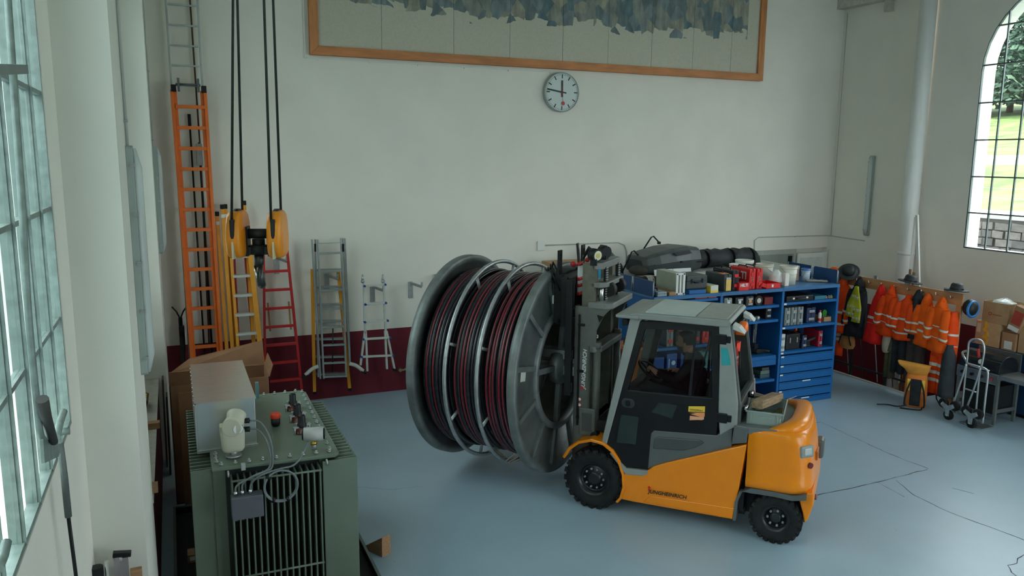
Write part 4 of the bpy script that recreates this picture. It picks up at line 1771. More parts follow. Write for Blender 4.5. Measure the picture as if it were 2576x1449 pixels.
# black oil tray under it
TY = thing('oil_tray', 'black steel oil tray on the floor under the transformer', 'tray', (.72, 7.8, 0))
M_TRAY = mat('tray_black', (.012, .016, .017), .55, spec=.3)
m = MB()
m.bx(-.17, 1.65, 5.7, 9.31, 0, .02)
m.bx(-.17, -.155, 5.7, 9.31, 0, .10)
m.bx(1.635, 1.65, 5.7, 9.31, 0, .10)
m.bx(-.17, 1.65, 9.295, 9.31, 0, .10)
m.bx(-.17, 1.65, 5.7, 5.715, 0, .10)
W(m, 'pan', M_TRAY, TY)
m = MB()
m.bx(-.178, -.150, 5.7, 9.318, .095, .11)
m.bx(1.63, 1.658, 5.7, 9.318, .095, .11)
m.bx(-.178, 1.658, 9.29, 9.318, .095, .11)
W(m, 'edge_strip', mat('tray_edge', (.10, .14, .13), .4), TY)
M_WOOD = mat('raw_wood', (.36, .20, .10), .7, var=.25, scale=6, stretch=(1, 8, 8))
m = MB()
m.bx(-.05, .10, 8.05, 8.20, .022, .11)
o = tag(m.build('wood_block', M_WOOD, bevel=.004), 'small wood block with a paper label in the black oil tray', 'wood block')
m = MB()
m.box((.02, 8.048, .07), (.10, .004, .04))
m.build('paper_label', M_WHITE, o)
m = MB()
m.prism([(1.67, 7.74), (1.80, 7.42), (1.80, 7.55)], 'z', 0, .10)
m.v = []
m = MB()
m.prism([(0, 0), (.33, 0), (.33, .22)], 'y', -.06, .06)
wd = m.build('wood_wedge', M_WOOD, loc=(1.70, 7.78, 0), rot=(0, 0, math.radians(-62)), bevel=.004)
tag(wd, 'brown wooden wedge chock on the floor beside the transformer', 'wedge')

# ================================================================== CRANE HOOK BLOCK
M_HOOKOR = mat('hook_orange', (.78, .27, .012), .35, var=.06)
HB = thing('crane_hook_block', 'orange and black crane hook block hanging on wire ropes in front of the ladders', 'hook block', at(650, 600, y=7.0), math.radians(-17))
k = (at(651, 600, y=7.0) - at(650, 600, y=7.0)).length      # metres per photo pixel at the block


def hp(u, v, d=0):
    return Vector(((u - 650) * k, d, (600 - v) * k))


for (u0, u1, cu) in ((577, 622, 597), (679, 721, 698)):
    m = MB()
    cx = ((u0 + u1) / 2 - 650) * k
    hw = (u1 - u0) / 2 * k
    prof = []
    for v, w in ((527, .62), (531, .82), (540, .92), (560, .97), (600, 1.0), (630, .99), (640, .93), (646, .80)):
        z = (600 - v) * k
        dp = .20 * math.sqrt(max(.05, 1 - ((v - 590) / 68.0) ** 2)) + .03
        prof.append([(cx + a * hw * w, b * dp, z) for a, b in rrect(2, 2, .5, 4)])
    m.loft(prof)
    g = m.build('sheave_guard', M_HOOKOR, HB)
    m = MB()
    m.bx(cx - .26 * hw, cx + .26 * hw, -.225, -.10, hp(0, 602).z, hp(0, 545).z)
    m.build('rope_slot', M_BLACK, g, bevel=.01)
    m = MB()
    m.bx(cx - .10 * hw, cx + .10 * hw, -.232, -.10, hp(0, 646).z, hp(0, 602).z)
    m.build('guard_seam', mat('seam_pale', (.60, .55, .38), .4), g)
    m = MB()
    m.cyl((cx - .02, 0, hp(0, 580).z), (cx + .02, 0, hp(0, 580).z), .19, n=28)
    m.build('sheave', M_MAST_DK, g)
m = MB()
m.cyl(hp(618, 587), hp(684, 587), .042, n=18)
m.bx(hp(618, 0).x, hp(626, 0).x, -.06, .06, hp(0, 645).z, hp(0, 568).z)
m.bx(hp(676, 0).x, hp(684, 0).x, -.06, .06, hp(0, 645).z, hp(0, 565).z)
m.build('axle', M_MAST_DK, HB)
m = MB()
m.bx(hp(622, 0).x, hp(682, 0).x, -.05, .05, hp(0, 641).z, hp(0, 621).z)
m.cyl(hp(650, 641), hp(650, 617), .075, n=22)
m.cyl(hp(650, 620), hp(650, 601), .052, n=20)
m.build('crosshead', M_MAST_DK, HB)
m = MB()
path = [hp(650, 640), hp(650, 660), hp(648, 672)]
m.tube(path, [.040, .042, .036], 12)
hook = []
rad = []
for i in range(17):
    t = math.radians(100 + 270 * i / 16)
    hook.append(Vector((.018 * math.sin(t * .5), .085 * math.cos(t) + .01, hp(0, 697).z + .085 * math.sin(t))))
    rad.append(.034 - .016 * abs(i - 8) / 8 + (.004 if 4 < i < 12 else 0))
m.tube([hp(648, 668)] + hook, [.034] + rad, 10)
hk = m.build('hook', mat('hook_steel', (.05, .055, .05), .35, .6, var=.3), HB)
m = MB()
m.tube([hp(640, 672, -.03), hp(645, 690, -.075), hp(648, 703, -.08)], .012, 8)
m.build('safety_latch', M_CHROME, hk)
M_ROPE = mat('wire_rope', (.022, .032, .026), .45, .3, var=.3, scale=60)
inv = HB.matrix_basis.inverted()
for (ub, ut, d) in ((596, 586, -.19), (598, 597, .19), (695, 664, -.19), (700, 687, .19)):
    a = Vector(((ub - 650) * k, d, hp(0, 585).z))
    top = inv @ at(ut, 0, y=7.0 + d * .6)
    b = a + (top - a) * ((9.0 - HB.location.z - a.z) / (top.z - a.z))
    m = MB()
    m.tube([a, b], .011, 8)
    m.build('wire_rope', M_ROPE, HB)

# ================================================================== LADDERS ON THE BACK WALL
M_LOR = mat('ladder_orange', (.82, .17, .018), .42, var=.08)
M_LYEL = mat('ladder_yellow', (.80, .33, .02), .45, var=.08)
M_LRED = mat('ladder_red', (.50, .018, .018), .45, var=.12)
M_LALU = mat('ladder_aluminium', (.44, .48, .47), .36, .75, var=.1, scale=10)
M_LWHT = mat('ladder_pale', (.58, .60, .55), .45, var=.08)
YL = 12.93


def rail(parent, name, mt, p0, p1, w, h, cap=None):
    m = MB()
    m.bar(p0, p1, w, h, up=(0, 1, 0))
    return W(m, name, mt, parent, bevel=.003)


def rungs(parent, name, mt, zs, xl, xr, y, w=.035, h=.03, dz=0):
    for z in zs:
        a, b = (xl(z) if callable(xl) else xl), (xr(z) if callable(xr) else xr)
        m = MB()
        m.bar((a, y, z), (b, y, z + dz), w, h)
        W(m, name, mt, parent, bevel=.003)


# tall extension ladder
T = thing('extension_ladder', 'tall orange extension ladder with grey upper section in the corner of the hall', 'ladder', (.35, 12.85, 0))
for xa, xb, y in ((.105, .17, 12.80), (.56, .60, 12.80), (.15, .205, 12.86), (.515, .555, 12.86)):
    rail(T, 'rail', M_LOR, (xb, y - .12, .02), (xa, y, 5.05), .045, .075)
rungs(T, 'rung', M_LOR, [4.81 - .303 * i for i in range(16)], .14, .56, 12.78, .045, .05)
for x in (.085, .515):
    rail(T, 'upper_rail', M_LALU, (x + .05, 12.95, .3), (x, 13.02, 8.9), .03, .06)
rungs(T, 'upper_rung', M_LALU, [5.13 + .288 * i for i in range(13)], .09, .51, 12.99, .03, .025)
for x in (.13, .545):
    m = MB()
    m.bx(x - .035, x + .035, 12.74, 12.86, 5.02, 5.12)
    W(m, 'end_cap', M_BLACK, T, bevel=.006)
m = MB()
m.tube([(.16, 12.80, 5.13), (.50, 12.80, 5.13)], .018, 10)
m.bx(.185, .215, 12.76, 12.86, 5.03, 5.22)
m.bx(.455, .485, 12.76, 12.86, 5.03, 5.22)
W(m, 'guide_bracket', M_STEEL_DK, T)
m = MB()
m.tube([(.42, 13.06, .3), (.46, 13.08, 4.0), (.40, 13.09, 8.9)], .013, 6)
W(m, 'pull_rope', mat('rope_brown', (.10, .05, .035), .8), T)
PO = thing('black_pole', 'thin black pole behind the tall orange ladder', 'pole', (.36, 13.05, 0))
m = MB()
m.cyl((.36, 13.03, .02), (.33, 13.10, 4.6), .014, n=8)
W(m, 'shaft', M_BLACK, PO)
m = MB()
m.cyl((.33, 13.10, 4.5), (.329, 13.10, 4.72), .024, n=10)
W(m, 'tip', M_BLACK, PO)
DP = thing('grey_pole', 'grey pole with a clamp leaning behind the orange ladder', 'pole', (.45, 13.08, 0))
m = MB()
m.cyl((.47, 13.0, .02), (.45, 13.1, 4.3), .018, n=8)
W(m, 'shaft', M_MAST_DK, DP)
m = MB()
m.bx(.40, .49, 13.06, 13.12, 3.95, 4.28)
W(m, 'clamp', M_GALV, DP, bevel=.01)
FKP = thing('forked_pole', 'dark pole with a forked top leaning in the corner beside the plinth', 'pole', (.03, 12.6, 0))
m = MB()
m.cyl((.05, 12.5, .02), (.03, 12.95, 1.62), .03, n=8)
m.bx(.0, .08, 12.86, 12.96, 1.1, 1.5)
W(m, 'shaft', M_BLACK, FKP)
for s in (-1, 1):
    m = MB()
    m.tube([(.03, 12.95, 1.60), (.03 + s * .05, 12.95, 1.72), (.03 + s * .11, 12.95, 1.80)], .012, 6)
    W(m, 'tine', M_BLACK, FKP)

# folded yellow ladder
T = thing('folded_ladder', 'folded yellow ladder with black end caps beside the tall orange ladder', 'ladder', (.70, 12.7, 0))
for x0, x1, y, z in ((.64, .675, 12.86, 3.22), (.715, .755, 12.80, 3.33), (.765, .80, 12.88, 3.33), (1.045, 1.085, 12.90, 3.38)):
    rl = rail(T, 'rail', M_LYEL, (x1 + .01, y - .25, .02), (x0, y, z), .055, .07)
    m = MB()
    m.box((x0, y, z), (.06, .08, .07))
    W(m, 'end_cap', M_BLACK, T, under=rl, bevel=.006)
    m = MB()
    m.box((x0 + .002, y - .038, z - .14), (.05, .02, .05))
    W(m, 'sticker', M_LETTER_W, T, under=rl)
# yellow stepladder with pale treads
T = thing('step_ladder', 'yellow stepladder with pale treads and red rear rails behind the crane hook', 'ladder', (.95, 12.6, 0))
rail(T, 'rail', M_LYEL, (.845, 12.40, .02), (.80, 12.78, 2.75), .045, .075)
rail(T, 'rail', M_LYEL, (1.215, 12.40, .02), (1.06, 12.78, 3.0), .075, .075)
for i in range(8):
    z = 2.56 - .298 * i
    yy = 12.78 - .14 * (2.75 - z)
    m = MB()
    m.bx(.81, 1.085 + .014 * i, yy - .05, yy + .07, z - .02, z + .018)
    W(m, 'tread', M_LWHT, T, bevel=.004)
rail(T, 'rear_rail', M_LRED, (1.12, 12.82, .05), (1.02, 12.88, 2.7), .04, .05)
rail(T, 'rear_rail', M_LRED, (.86, 12.82, .05), (.86, 12.88, 2.7), .03, .05)

# red stepladder hung on the wall
T = thing('step_ladder', 'red wooden stepladder hung on the wall beside the yellow ladders', 'ladder', (1.5, 12.93, .2))
xl = lambda z: 1.24 + .04 * (z - .3)
xr = lambda z: 1.815 - .064 * (z - .3)
rail(T, 'rail', M_LRED, (1.24, YL, .22), (1.31, YL, 2.72), .035, .06)
rail(T, 'rail', M_LRED, (1.822, YL, .22), (1.655, YL, 2.85), .04, .06)
rungs(T, 'rung', M_LRED, [2.28 - .302 * i for i in range(7)], xl, xr, YL - .01, .05, .04)
for x in (1.37, 1.70):
    m = MB()
    m.bar((x, 13.05, 1.28), (x - .02, 13.05, 1.75), .025, .025)
    W(m, 'rear_stub', mat('stub_wood', (.40, .22, .08), .6), T)

# grey aluminium ladder over a yellow stepladder
z2c = 3.369


def wl(a, b, y=YL):
    return at(740 + a / z2c, 580 + b / z2c, y=y)


T = thing('combination_ladder', 'grey aluminium three-part ladder with stabiliser bar hung on the wall', 'ladder', (2.3, 12.9, .4))
for (a, b), (c, d), y in (((150, 75), (222, 1255), 12.93), ((177, 75), (205, 1240), 12.96), ((200, 75), (250, 1255), 12.90), ((396, 65), (440, 1240), 12.90), ((413, 65), (470, 1140), 12.95), ((428, 65), (472, 1130), 12.97)):
    p, q = wl(a, b, y), wl(c, d, y)
    rail(T, 'rail', M_LALU, q, p, .028, .05)
for i, (b, a0, a1) in enumerate(((105, 205, 395), (192, 210, 395), (345, 215, 400), (503, 222, 408), (662, 232, 412), (815, 238, 418), (968, 243, 425), (1120, 246, 430), (1235, 248, 436))):
    p, q = wl(a0, b + 4, 12.90), wl(a1, b - 4, 12.90)
    m = MB()
    m.bar(p, q, .06 if i else .02, .03 if i else .012)
    W(m, 'rung', M_LALU, T, bevel=.003)
for pts, sgn in (([(205, 1150), (150, 1175), (95, 1225)], -1), ([(470, 1128), (525, 1145), (585, 1190)], 1)):
    m = MB()
    m.tube(smooth([wl(a, b, 12.88) for a, b in pts]), .032, 10)
    sb_ = W(m, 'stabiliser', M_LWHT, T)
    m = MB()
    e = wl(*pts[-1], 12.88)
    m.box((e.x + sgn * .01, e.y, e.z - .02), (.10, .06, .05), (0, sgn * .6, 0))
    W(m, 'rubber_foot', M_BLACK, T, under=sb_, bevel=.008)
for a in (178, 415):
    m = MB()
    p = wl(a, 145, 12.87)
    m.box(p, (.03, .03, .13))
    W(m, 'hook_catch', M_BLACK, T, bevel=.004)
m = MB()
m.tube([wl(328, 830, 12.88), wl(325, 1200, 12.88)], .010, 6)
W(m, 'strap', M_BLACK, T)
T = thing('step_ladder', 'orange-yellow stepladder hung behind the grey aluminium ladder', 'ladder', (2.3, 13.0, .2))
for (a, b), (c, d) in (((152, 325), (172, 1375)), ((372, 330), (470, 1345))):
    p, q = wl(a, b, 13.02), wl(c, d, 13.02)
    rl = rail(T, 'rail', M_LYEL, q, p, .05, .05)
    m = MB()
    m.box(q, (.055, .06, .05))
    W(m, 'foot', M_BLACK, T, under=rl)
for b in (345, 490, 640, 780, 930, 1080, 1225):
    p, q = wl(165 + .02 * b, b - 10, 13.03), wl(380 + .05 * b, b - 16, 13.03)
    m = MB()
    m.bar(p, q, .10, .03)
    W(m, 'tread', M_LALU, T)
# small telescopic ladder
T = thing('telescopic_ladder', 'small aluminium A-frame ladder with blue joints hung beside the cable drum', 'ladder', (3.05, 12.9, .5))
for (a, b), (c, d) in (((590, 430), (600, 860)), ((600, 850), (562, 1140)), ((606, 850), (620, 1190)), ((758, 430), (775, 850)), ((782, 850), (852, 1180)), ((770, 850), (786, 1172))):
    rail(T, 'rail', M_LWHT, wl(c, d, 12.92), wl(a, b, 12.92), .032, .05)
for b, a0, a1 in ((465, 595, 770), (620, 602, 775), (770, 598, 790), (915, 585, 812), (1065, 570, 838)):
    p, q = wl(a0, b + 5, 12.90), wl(a1, b - 8, 12.90)
    m = MB()
    m.bar(p, q, .05, .032)
    rg_ = W(m, 'rung', M_LWHT, T, bevel=.003)
    for e in (p, q):
        m = MB()
        m.cyl(e + Vector((0, -.035, 0)), e + Vector((0, .03, 0)), .020, n=10)
        W(m, 'joint', mat('joint_blue', (.02, .06, .26), .4), T, under=rg_)
for a in (580, 752):
    m = MB()
    p, q = wl(a, 440, 12.92), wl(a, 372, 12.92)
    m.cyl(p, q, .03, .012, n=10)
    m.ball(wl(a + 2, 430, 12.92), .035, 10, 6)
    W(m, 'hinge', M_GALV, T)
m = MB()
p = wl(850, 1178, 12.92)
m.box(p, (.07, .06, .04), (0, .3, 0))
W(m, 'foot', M_BLACK, T)
# wall brackets
for i, (u, v, lab) in enumerate(((1033, 709, 'galvanised wall bracket with nothing on it, beside the cable drum'), (937, 718, 'galvanised wall bracket behind the small A-frame ladder'), (822, 689, 'galvanised wall bracket behind the grey aluminium ladder'), (695, 645, 'galvanised wall bracket behind the red stepladder'))):
    p = at(u, v, y=13.15)
    m = MB()
    m.bx(-.04, .04, 0, .02, -.29, 0)
    m.bar((0, .01, -.02), (.13, -.22, -.06), .03, .04)
    m.bar((.13, -.22, -.06), (.14, -.22, .02), .03, .03, up=(0, 1, 0))
    o = m.build('wall_bracket', M_GALV, loc=(p.x, 13.15, p.z))
    tag(o, lab, 'bracket', 'ladder brackets on the back wall')
m = MB()
p = at(1006, 930, y=13.12)
m.cyl((0, .04, 0), (0, -.05, 0), .03, n=12)
m.cyl((0, -.05, 0), (.07, -.06, .01), .016, n=10)
m.ball((.08, -.06, .015), .022, 8, 6)
o = m.build('wall_tap', mat('tap_brass', (.45, .36, .22), .35, .7), loc=p)
tag(o, 'small brass water tap on the burgundy wall beside the drum', 'tap')

# ================================================================== BLUE STORAGE RACKS
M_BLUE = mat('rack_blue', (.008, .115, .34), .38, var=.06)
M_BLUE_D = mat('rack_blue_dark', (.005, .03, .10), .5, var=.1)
M_TAG = mat('label_white', (.72, .74, .72), .5)
RX0 = [6.66, 7.915, 9.17, 10.42]
RF, RB, RT = 9.90, 10.52, 2.03
RLAB = ['left bay of the blue storage rack, behind the forklift cab', 'middle bay of the blue storage rack, with the red tool cases on top', 'right bay of the blue storage rack, with drawers below and buckets on top']
SHELVES = [[(1.95), (1.215), (.80), (.35)], [1.755, 1.51, .90, .49, .08], [1.775, 1.365, .935]]
RACKS = []
for b in range(3):
    x0, x1 = RX0[b], RX0[b + 1]
    T = thing('storage_rack', RLAB[b], 'rack', ((x0 + x1) / 2, RF, 0), 0, 'blue storage rack bays')
    RACKS.append(T)
    for x, w in ((x0 + .001, 1), (x1 - .047, 1)):
        if b < 2 and x > x0 + .1:
            continue
        m = MB()
        m.bx(x, x + .046, RF, RF + .05, 0, RT)
        m.bx(x + .018, x + .028, RF + .05, RB, 0, RT)
        W(m, 'upright', M_BLUE, T)
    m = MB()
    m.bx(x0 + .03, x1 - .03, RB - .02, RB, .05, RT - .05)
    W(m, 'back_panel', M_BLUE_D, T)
    m = MB()
    m.bx(x0 + .002, x1 - .002, RF - .005, 11.15, RT - .03, RT)
    m.bx(x0 + .002, x1 - .002, RF - .008, RF + .018, RT - .055, RT - .005)
    W(m, 'top', mat('rack_top_blue', (.05, .16, .33), .3, var=.06), T)
    for z in SHELVES[b]:
        m = MB()
        m.bx(x0 + .048, x1 - .048, RF + .012, RB - .022, z - .012, z)
        m.bx(x0 + .048, x1 - .048, RF + .004, RF + .022, z - .042, z)
        sh = W(m, 'shelf', M_BLUE, T)
        m = MB()
        m.bx(x0 + .052, x0 + .105, RF - .002, RF + .004, z - .036, z - .008)
        W(m, 'shelf_label', M_TAG, T, under=sh)
    drs = {0: [], 1: [(.735, .868)], 2: [(.715, .875), (.565, .71), (.42, .56), (.275, .415), (.115, .27), (.0, .11)]}[b]
    for i, (za, zb) in enumerate(drs):
        m = MB()
        m.bx(x0 + .05, x1 - .05, RF + .006, RB - .03, za + .004, zb - .014)
        m.bx(x0 + .05, x1 - .05, RF - .006, RF + .01, za + .004, zb - .028)
        m.bx(x0 + .05, x1 - .05, RF - .012, RF + .006, zb - .022, zb - .008)
        d = W(m, 'drawer', M_BLUE, T)
        if b == 2:
            m = MB()
            if i in (3, 5):
                m.bx(x0 + .55, x0 + .73, RF - .014, RF - .011, zb - .03, zb - .012)
            else:
                m.bx(x0 + .055, x0 + .115, RF - .014, RF - .011, zb - .034, zb - .008)
            W(m, 'drawer_label', M_TAG, T, under=d)
# rear half of the double rack (faces the back wall)
T = thing('storage_rack', 'rear side of the blue storage rack, facing the back wall', 'rack', (8.54, 11.15, 0), 0, 'blue storage rack bays')
for x in (6.661, 7.90, 9.15, 10.374):
    m = MB()
    m.bx(x, x + .046, 11.10, 11.148, 0, RT - .032)
    W(m, 'upright', M_BLUE, T)
m = MB()
m.bx(6.70, 10.38, RB + .004, 11.10, 1.2, 1.215)
W(m, 'shelf', M_BLUE, T)
for x in (6.662, 10.405):
    m = MB()
    m.bx(x, x + .012, RF + .06, 11.09, .02, RT - .06)
    W(m, 'end_panel', M_BLUE_D if x > 8 else M_BLUE, T)
# upstand guards on the rack ends
for x, ly in ((6.68, ((9.93, 10.50), (10.53, 11.12))), (10.40, ((9.93, 10.50), (10.53, 11.12)))):
    for i, (ya, yb) in enumerate(ly):
        m = MB()
        m.prism([(ya + .03, 0), (yb - .03, 0), (yb, .03), (yb, .20), (yb - .03, .23), (ya + .03, .23), (ya, .20), (ya, .03)], 'x', -.008, .008)
        o = m.build('end_guard', mat('guard_blue', (.008, .055, .17), .4), loc=(x, 0, RT + .004))
        side = 'left' if x < 8 else 'right'
        tag(o, 'dark blue upstand panel on the rack top, %s end, %s' % ('tool wall' if x < 8 else 'coat rail', 'nearer the camera' if i == 0 else 'nearer the back wall'), 'panel', 'blue upstand panels on the rack ends')
        for yy in (ya + .006, yb - .006):
            m = MB()
            m.cyl((x - .012, yy, RT), (x - .012, yy, RT + .235), .008, n=8)
            mm = m
            mm.v = [(a - x, b_, c - RT - .004) for a, b_, c in mm.v]
            mm.build('guard_post', M_GALV, o)

# ---------------- things on the racks
M_CASE_K = mat('case_black', (.016, .018, .02), .45, var=.15, spec=.35)
M_CASE_G = mat('case_grey', (.20, .23, .23), .45, var=.1)
M_CASE_DG = mat('case_dark_grey', (.045, .052, .055), .5, var=.1)
M_CASE_R = mat('case_red', (.70, .02, .02), .4, var=.08)
M_CARTON = mat('carton_brown', (.42, .25, .13), .8, var=.1, scale=9)
M_BUCKET = mat('bucket_white', (.72, .71, .66), .45, var=.04)
M_NAVY = mat('case_navy', (.012, .03, .09), .45)


def case(name, label, cat, x0, x1, y0, d, z0, h, m1, group=None, latch=None, handle='top', lm=None):
    """hard case: body, lid line, handle, two latches on the front"""
    T = thing(name, label, cat, ((x0 + x1) / 2, y0 + d / 2, z0), 0, group)
    w = x1 - x0
    m = MB()
    m.bx(x0, x1, y0, y0 + d, z0, z0 + h)
    bd = W(m, 'body', m1, T, bevel=min(.02, w * .12, h * .12), seg=3)
    m = MB()
    if w > h:
        m.bx(x0 - .004, x1 + .004, y0 - .004, y0 + d + .004, z0 + h * .58, z0 + h * .63)
    else:
        m.bx(x0 + w * .46, x0 + w * .54, y0 - .004, y0 + d + .004, z0 + .01, z0 + h + .004)
    W(m, 'lid_seam', lm or M_CASE_K, T, under=bd)
    m = MB()
    if handle == 'top':
        yc_ = y0 + d / 2
        m.tube([((x0 + x1) / 2, yc_ - d * .22, z0 + h - .005), ((x0 + x1) / 2, yc_ - d * .2, z0 + h + .03), ((x0 + x1) / 2, yc_ + d * .2, z0 + h + .03), ((x0 + x1) / 2, yc_ + d * .22, z0 + h - .005)], .010, 6)
    else:
        xc = (x0 + x1) / 2
        m.tube([(xc - w * .16, y0 + .004, z0 + h * .52), (xc - w * .15, y0 - .03, z0 + h * .5), (xc + w * .15, y0 - .03, z0 + h * .5), (xc + w * .16, y0 + .004, z0 + h * .52)], .010, 6)
    W(m, 'handle', M_BLACK, T)
    for f in (.25, .75):
        m = MB()
        if w > h:
            m.box((x0 + w * f, y0 - .006, z0 + h * .60), (w * .07, .014, h * .32))
        else:
            m.box(((x0 + x1) / 2, y0 - .006, z0 + h * f), (w * .6, .014, h * .16))
        W(m, 'latch', latch or M_GALV, T, bevel=.003)
    return T


def carton(name, label, cat, x0, x1, y0, d, z0, h, m1, group=None, rot=0, tape=None, flaps=False):
    T = thing(name, label, cat, ((x0 + x1) / 2, y0 + d / 2, z0), rot, group)
    w = x1 - x0
    m = MB()
    if flaps:
        t = .008
        m.bx(-w / 2, w / 2, -d / 2, d / 2, 0, t)
        m.bx(-w / 2, w / 2, -d / 2, -d / 2 + t, 0, h)
        m.bx(-w / 2, w / 2, d / 2 - t, d / 2, 0, h)
        m.bx(-w / 2, -w / 2 + t, -d / 2, d / 2, 0, h)
        m.bx(w / 2 - t, w / 2, -d / 2, d / 2, 0, h)
    else:
        m.bx(-w / 2, w / 2, -d / 2, d / 2, 0, h)
    m.build('body', m1, T, bevel=.004)
    if tape:
        m = MB()
        m.bx(-.025, .025, -d / 2 - .002, d / 2 + .002, h - .04, h + .002)
        m.build('tape', tape, T)
    return T


def bucket(name, label, x, y, z0, r, h, m1, lid=None, group=None, seed=0):
    T = thing(name, label, 'bucket', (x, y, z0), seed, group)
    m = MB()
    m.lathe([(.001, 0), (r * .86, 0), (r, h), (r * .97, h), (r * .84, .01), (.001, .01)], 32)
    m.build('body', m1, T)
    m = MB()
    m.lathe([(r * .99, h - .045), (r * 1.05, h - .04), (r * 1.05, h - .028), (r, h - .024), (r, h - .012), (r * 1.06, h - .008), (r * 1.06, h + .004), (r * .97, h + .004)], 32)
    m.build('rim', m1, T)
    if lid:
        m = MB()
        m.lathe([(r * 1.08, h - .02), (r * 1.09, h + .012), (r * .98, h + .016), (r * .95, h + .006), (.001, h + .006)], 32)
        m.build('lid', lid, T)
    m = MB()
    m.tube([(r * 1.02 * math.cos(t), -.25 * r - r * .78 * math.sin(t) if False else -r * .98 * math.sin(t) * .98, h - .04 - .10 * math.sin(t)) for t in [PI * i / 14 for i in range(15)]], .004, 6)
    m.build('wire_handle', M_GALV, T)
    return T


# on the left bay
case('flat_case', 'pale grey-blue flat case at the left edge of the rack top', 'case', 6.74, 6.91, 9.92, .5, RT + .001, .07, mat('case_pale_blue', (.26, .33, .36), .5))
m = MB()
m.bx(6.96, 7.08, 9.93, 10.95, RT + .001, RT + .055)
tag(m.build('wood_board', M_WOOD, bevel=.003), 'brown wooden board lying on the rack top beside the tall metal case', 'board')
T = thing('instrument_case', 'tall beige metal case with white framed end on the left rack bay', 'case', (7.18, 10.2, RT + .001))
m = MB()
m.bx(7.105, 7.255, 9.975, 10.52, RT + .001, RT + .335)
W(m, 'body', mat('case_beige', (.36, .38, .29), .45), T, bevel=.006)
m = MB()
for a, b, c, d in ((7.10, 7.135, RT + .001, RT + .34), (7.225, 7.26, RT + .001, RT + .34), (7.165, 7.19, RT + .02, RT + .32)):
    m.bx(a, b, 9.955, 9.975, c, d)
m.bx(7.10, 7.26, 9.955, 9.975, RT + .31, RT + .34)
m.bx(7.10, 7.26, 9.955, 9.975, RT + .001, RT + .03)
W(m, 'white_frame', M_TAG, T, bevel=.004)
case('tool_box', 'dark grey plastic toolbox on a blue tray, left rack bay', 'toolbox', 7.32, 7.72, 10.0, .42, RT + .062, .22, M_CASE_DG, latch=M_BLACK, handle='front')
m = MB()
m.bx(7.33, 7.65, 9.93, 10.44, RT + .001, RT + .06)
tag(m.build('blue_tray', M_BLUE, bevel=.006), 'low blue tray under the dark grey toolbox', 'tray')
T = carton('small_carton', 'small white and yellow carton at the front of the rack beside the toolbox', 'carton', 7.72, 7.88, 9.93, .24, RT + .001, .115, mat('carton_white', (.58, .58, .50), .6), rot=.1)
m = MB()
m.bx(-.082, -.078, -.12, .12, .0, .1)
m.bx(-.08, .08, -.123, -.12, 0, .03)
m.build('yellow_print', M_YELLOW, T)
# on the middle bay
T = case('tool_case', 'dark grey case with orange and yellow stickers on the middle rack bay', 'case', 8.02, 8.17, 9.96, .5, RT + .001, .27, M_CASE_DG)
m = MB()
m.box((-.0, -.262, .10), (.10, .006, .18))
m.build('sticker', mat('sticker_amber', (.75, .50, .12), .5), T)
m = MB()
m.box((0, -.12, .274), (.13, .12, .006))
m.build('sticker', M_ORSTICK, T)
case('tool_case', 'black case with a red latch between grey and red cases', 'case', 8.20, 8.33, 9.98, .52, RT + .001, .32, M_CASE_K, latch=M_CASE_R)
RC = []
for i, (a, b, lab) in enumerate(((8.52, 8.645, 'tall red tool case with white lettering on the middle rack bay'), (8.675, 8.79, 'narrow red tool case at the right of the lettered red case'))):
    T = case('tool_case', lab, 'case', a, b, 9.96, .50, RT + .001, .335, M_CASE_R, group='red tool cases on the rack', latch=M_CASE_R)
    RC.append(T)
# lettering on the left side of the first red case, seen past the small box
text('case_lettering', 'HILTI', .16, M_LETTER_W, frame((-.0645, .22, .16), (0, -1, 0), (0, 0, 1)), RC[0], bold=.004, width=.38)
for T in RC:
    text('case_small_print', 'HILTI', .03, M_LETTER_W, frame((.012, -.2525, .12), (0, 0, 1), (-1, 0, 0)), T, width=.09)
T = carton('small_red_box', 'small red box with white lettering in front of the tall red case', 'box', 8.285, 8.485, 9.92, .16, RT + .001, .125, M_CASE_R)
text('box_lettering', 'HILTI', .05, M_LETTER_W, frame((-.075, -.0815, .065), (1, 0, 0), (0, 0, 1)), T, bold=.002, width=.15)
T = carton('red_carton', 'open flat red carton with white print at the edge of the rack top', 'carton', 8.84, 9.14, 9.92, .34, RT + .001, .085, M_CASE_R, flaps=True)
m = MB()
m.prism([(-.15, .085), (-.15, .02), (-.26, .05), (-.22, .10)], 'y', -.168, -.160)
m.build('flap', M_CASE_R, T)
m = MB()
m.box((-.02, -.172, .045), (.035, .003, .045))
m.m = 0
m.build('white_print', M_LETTER_W, T)
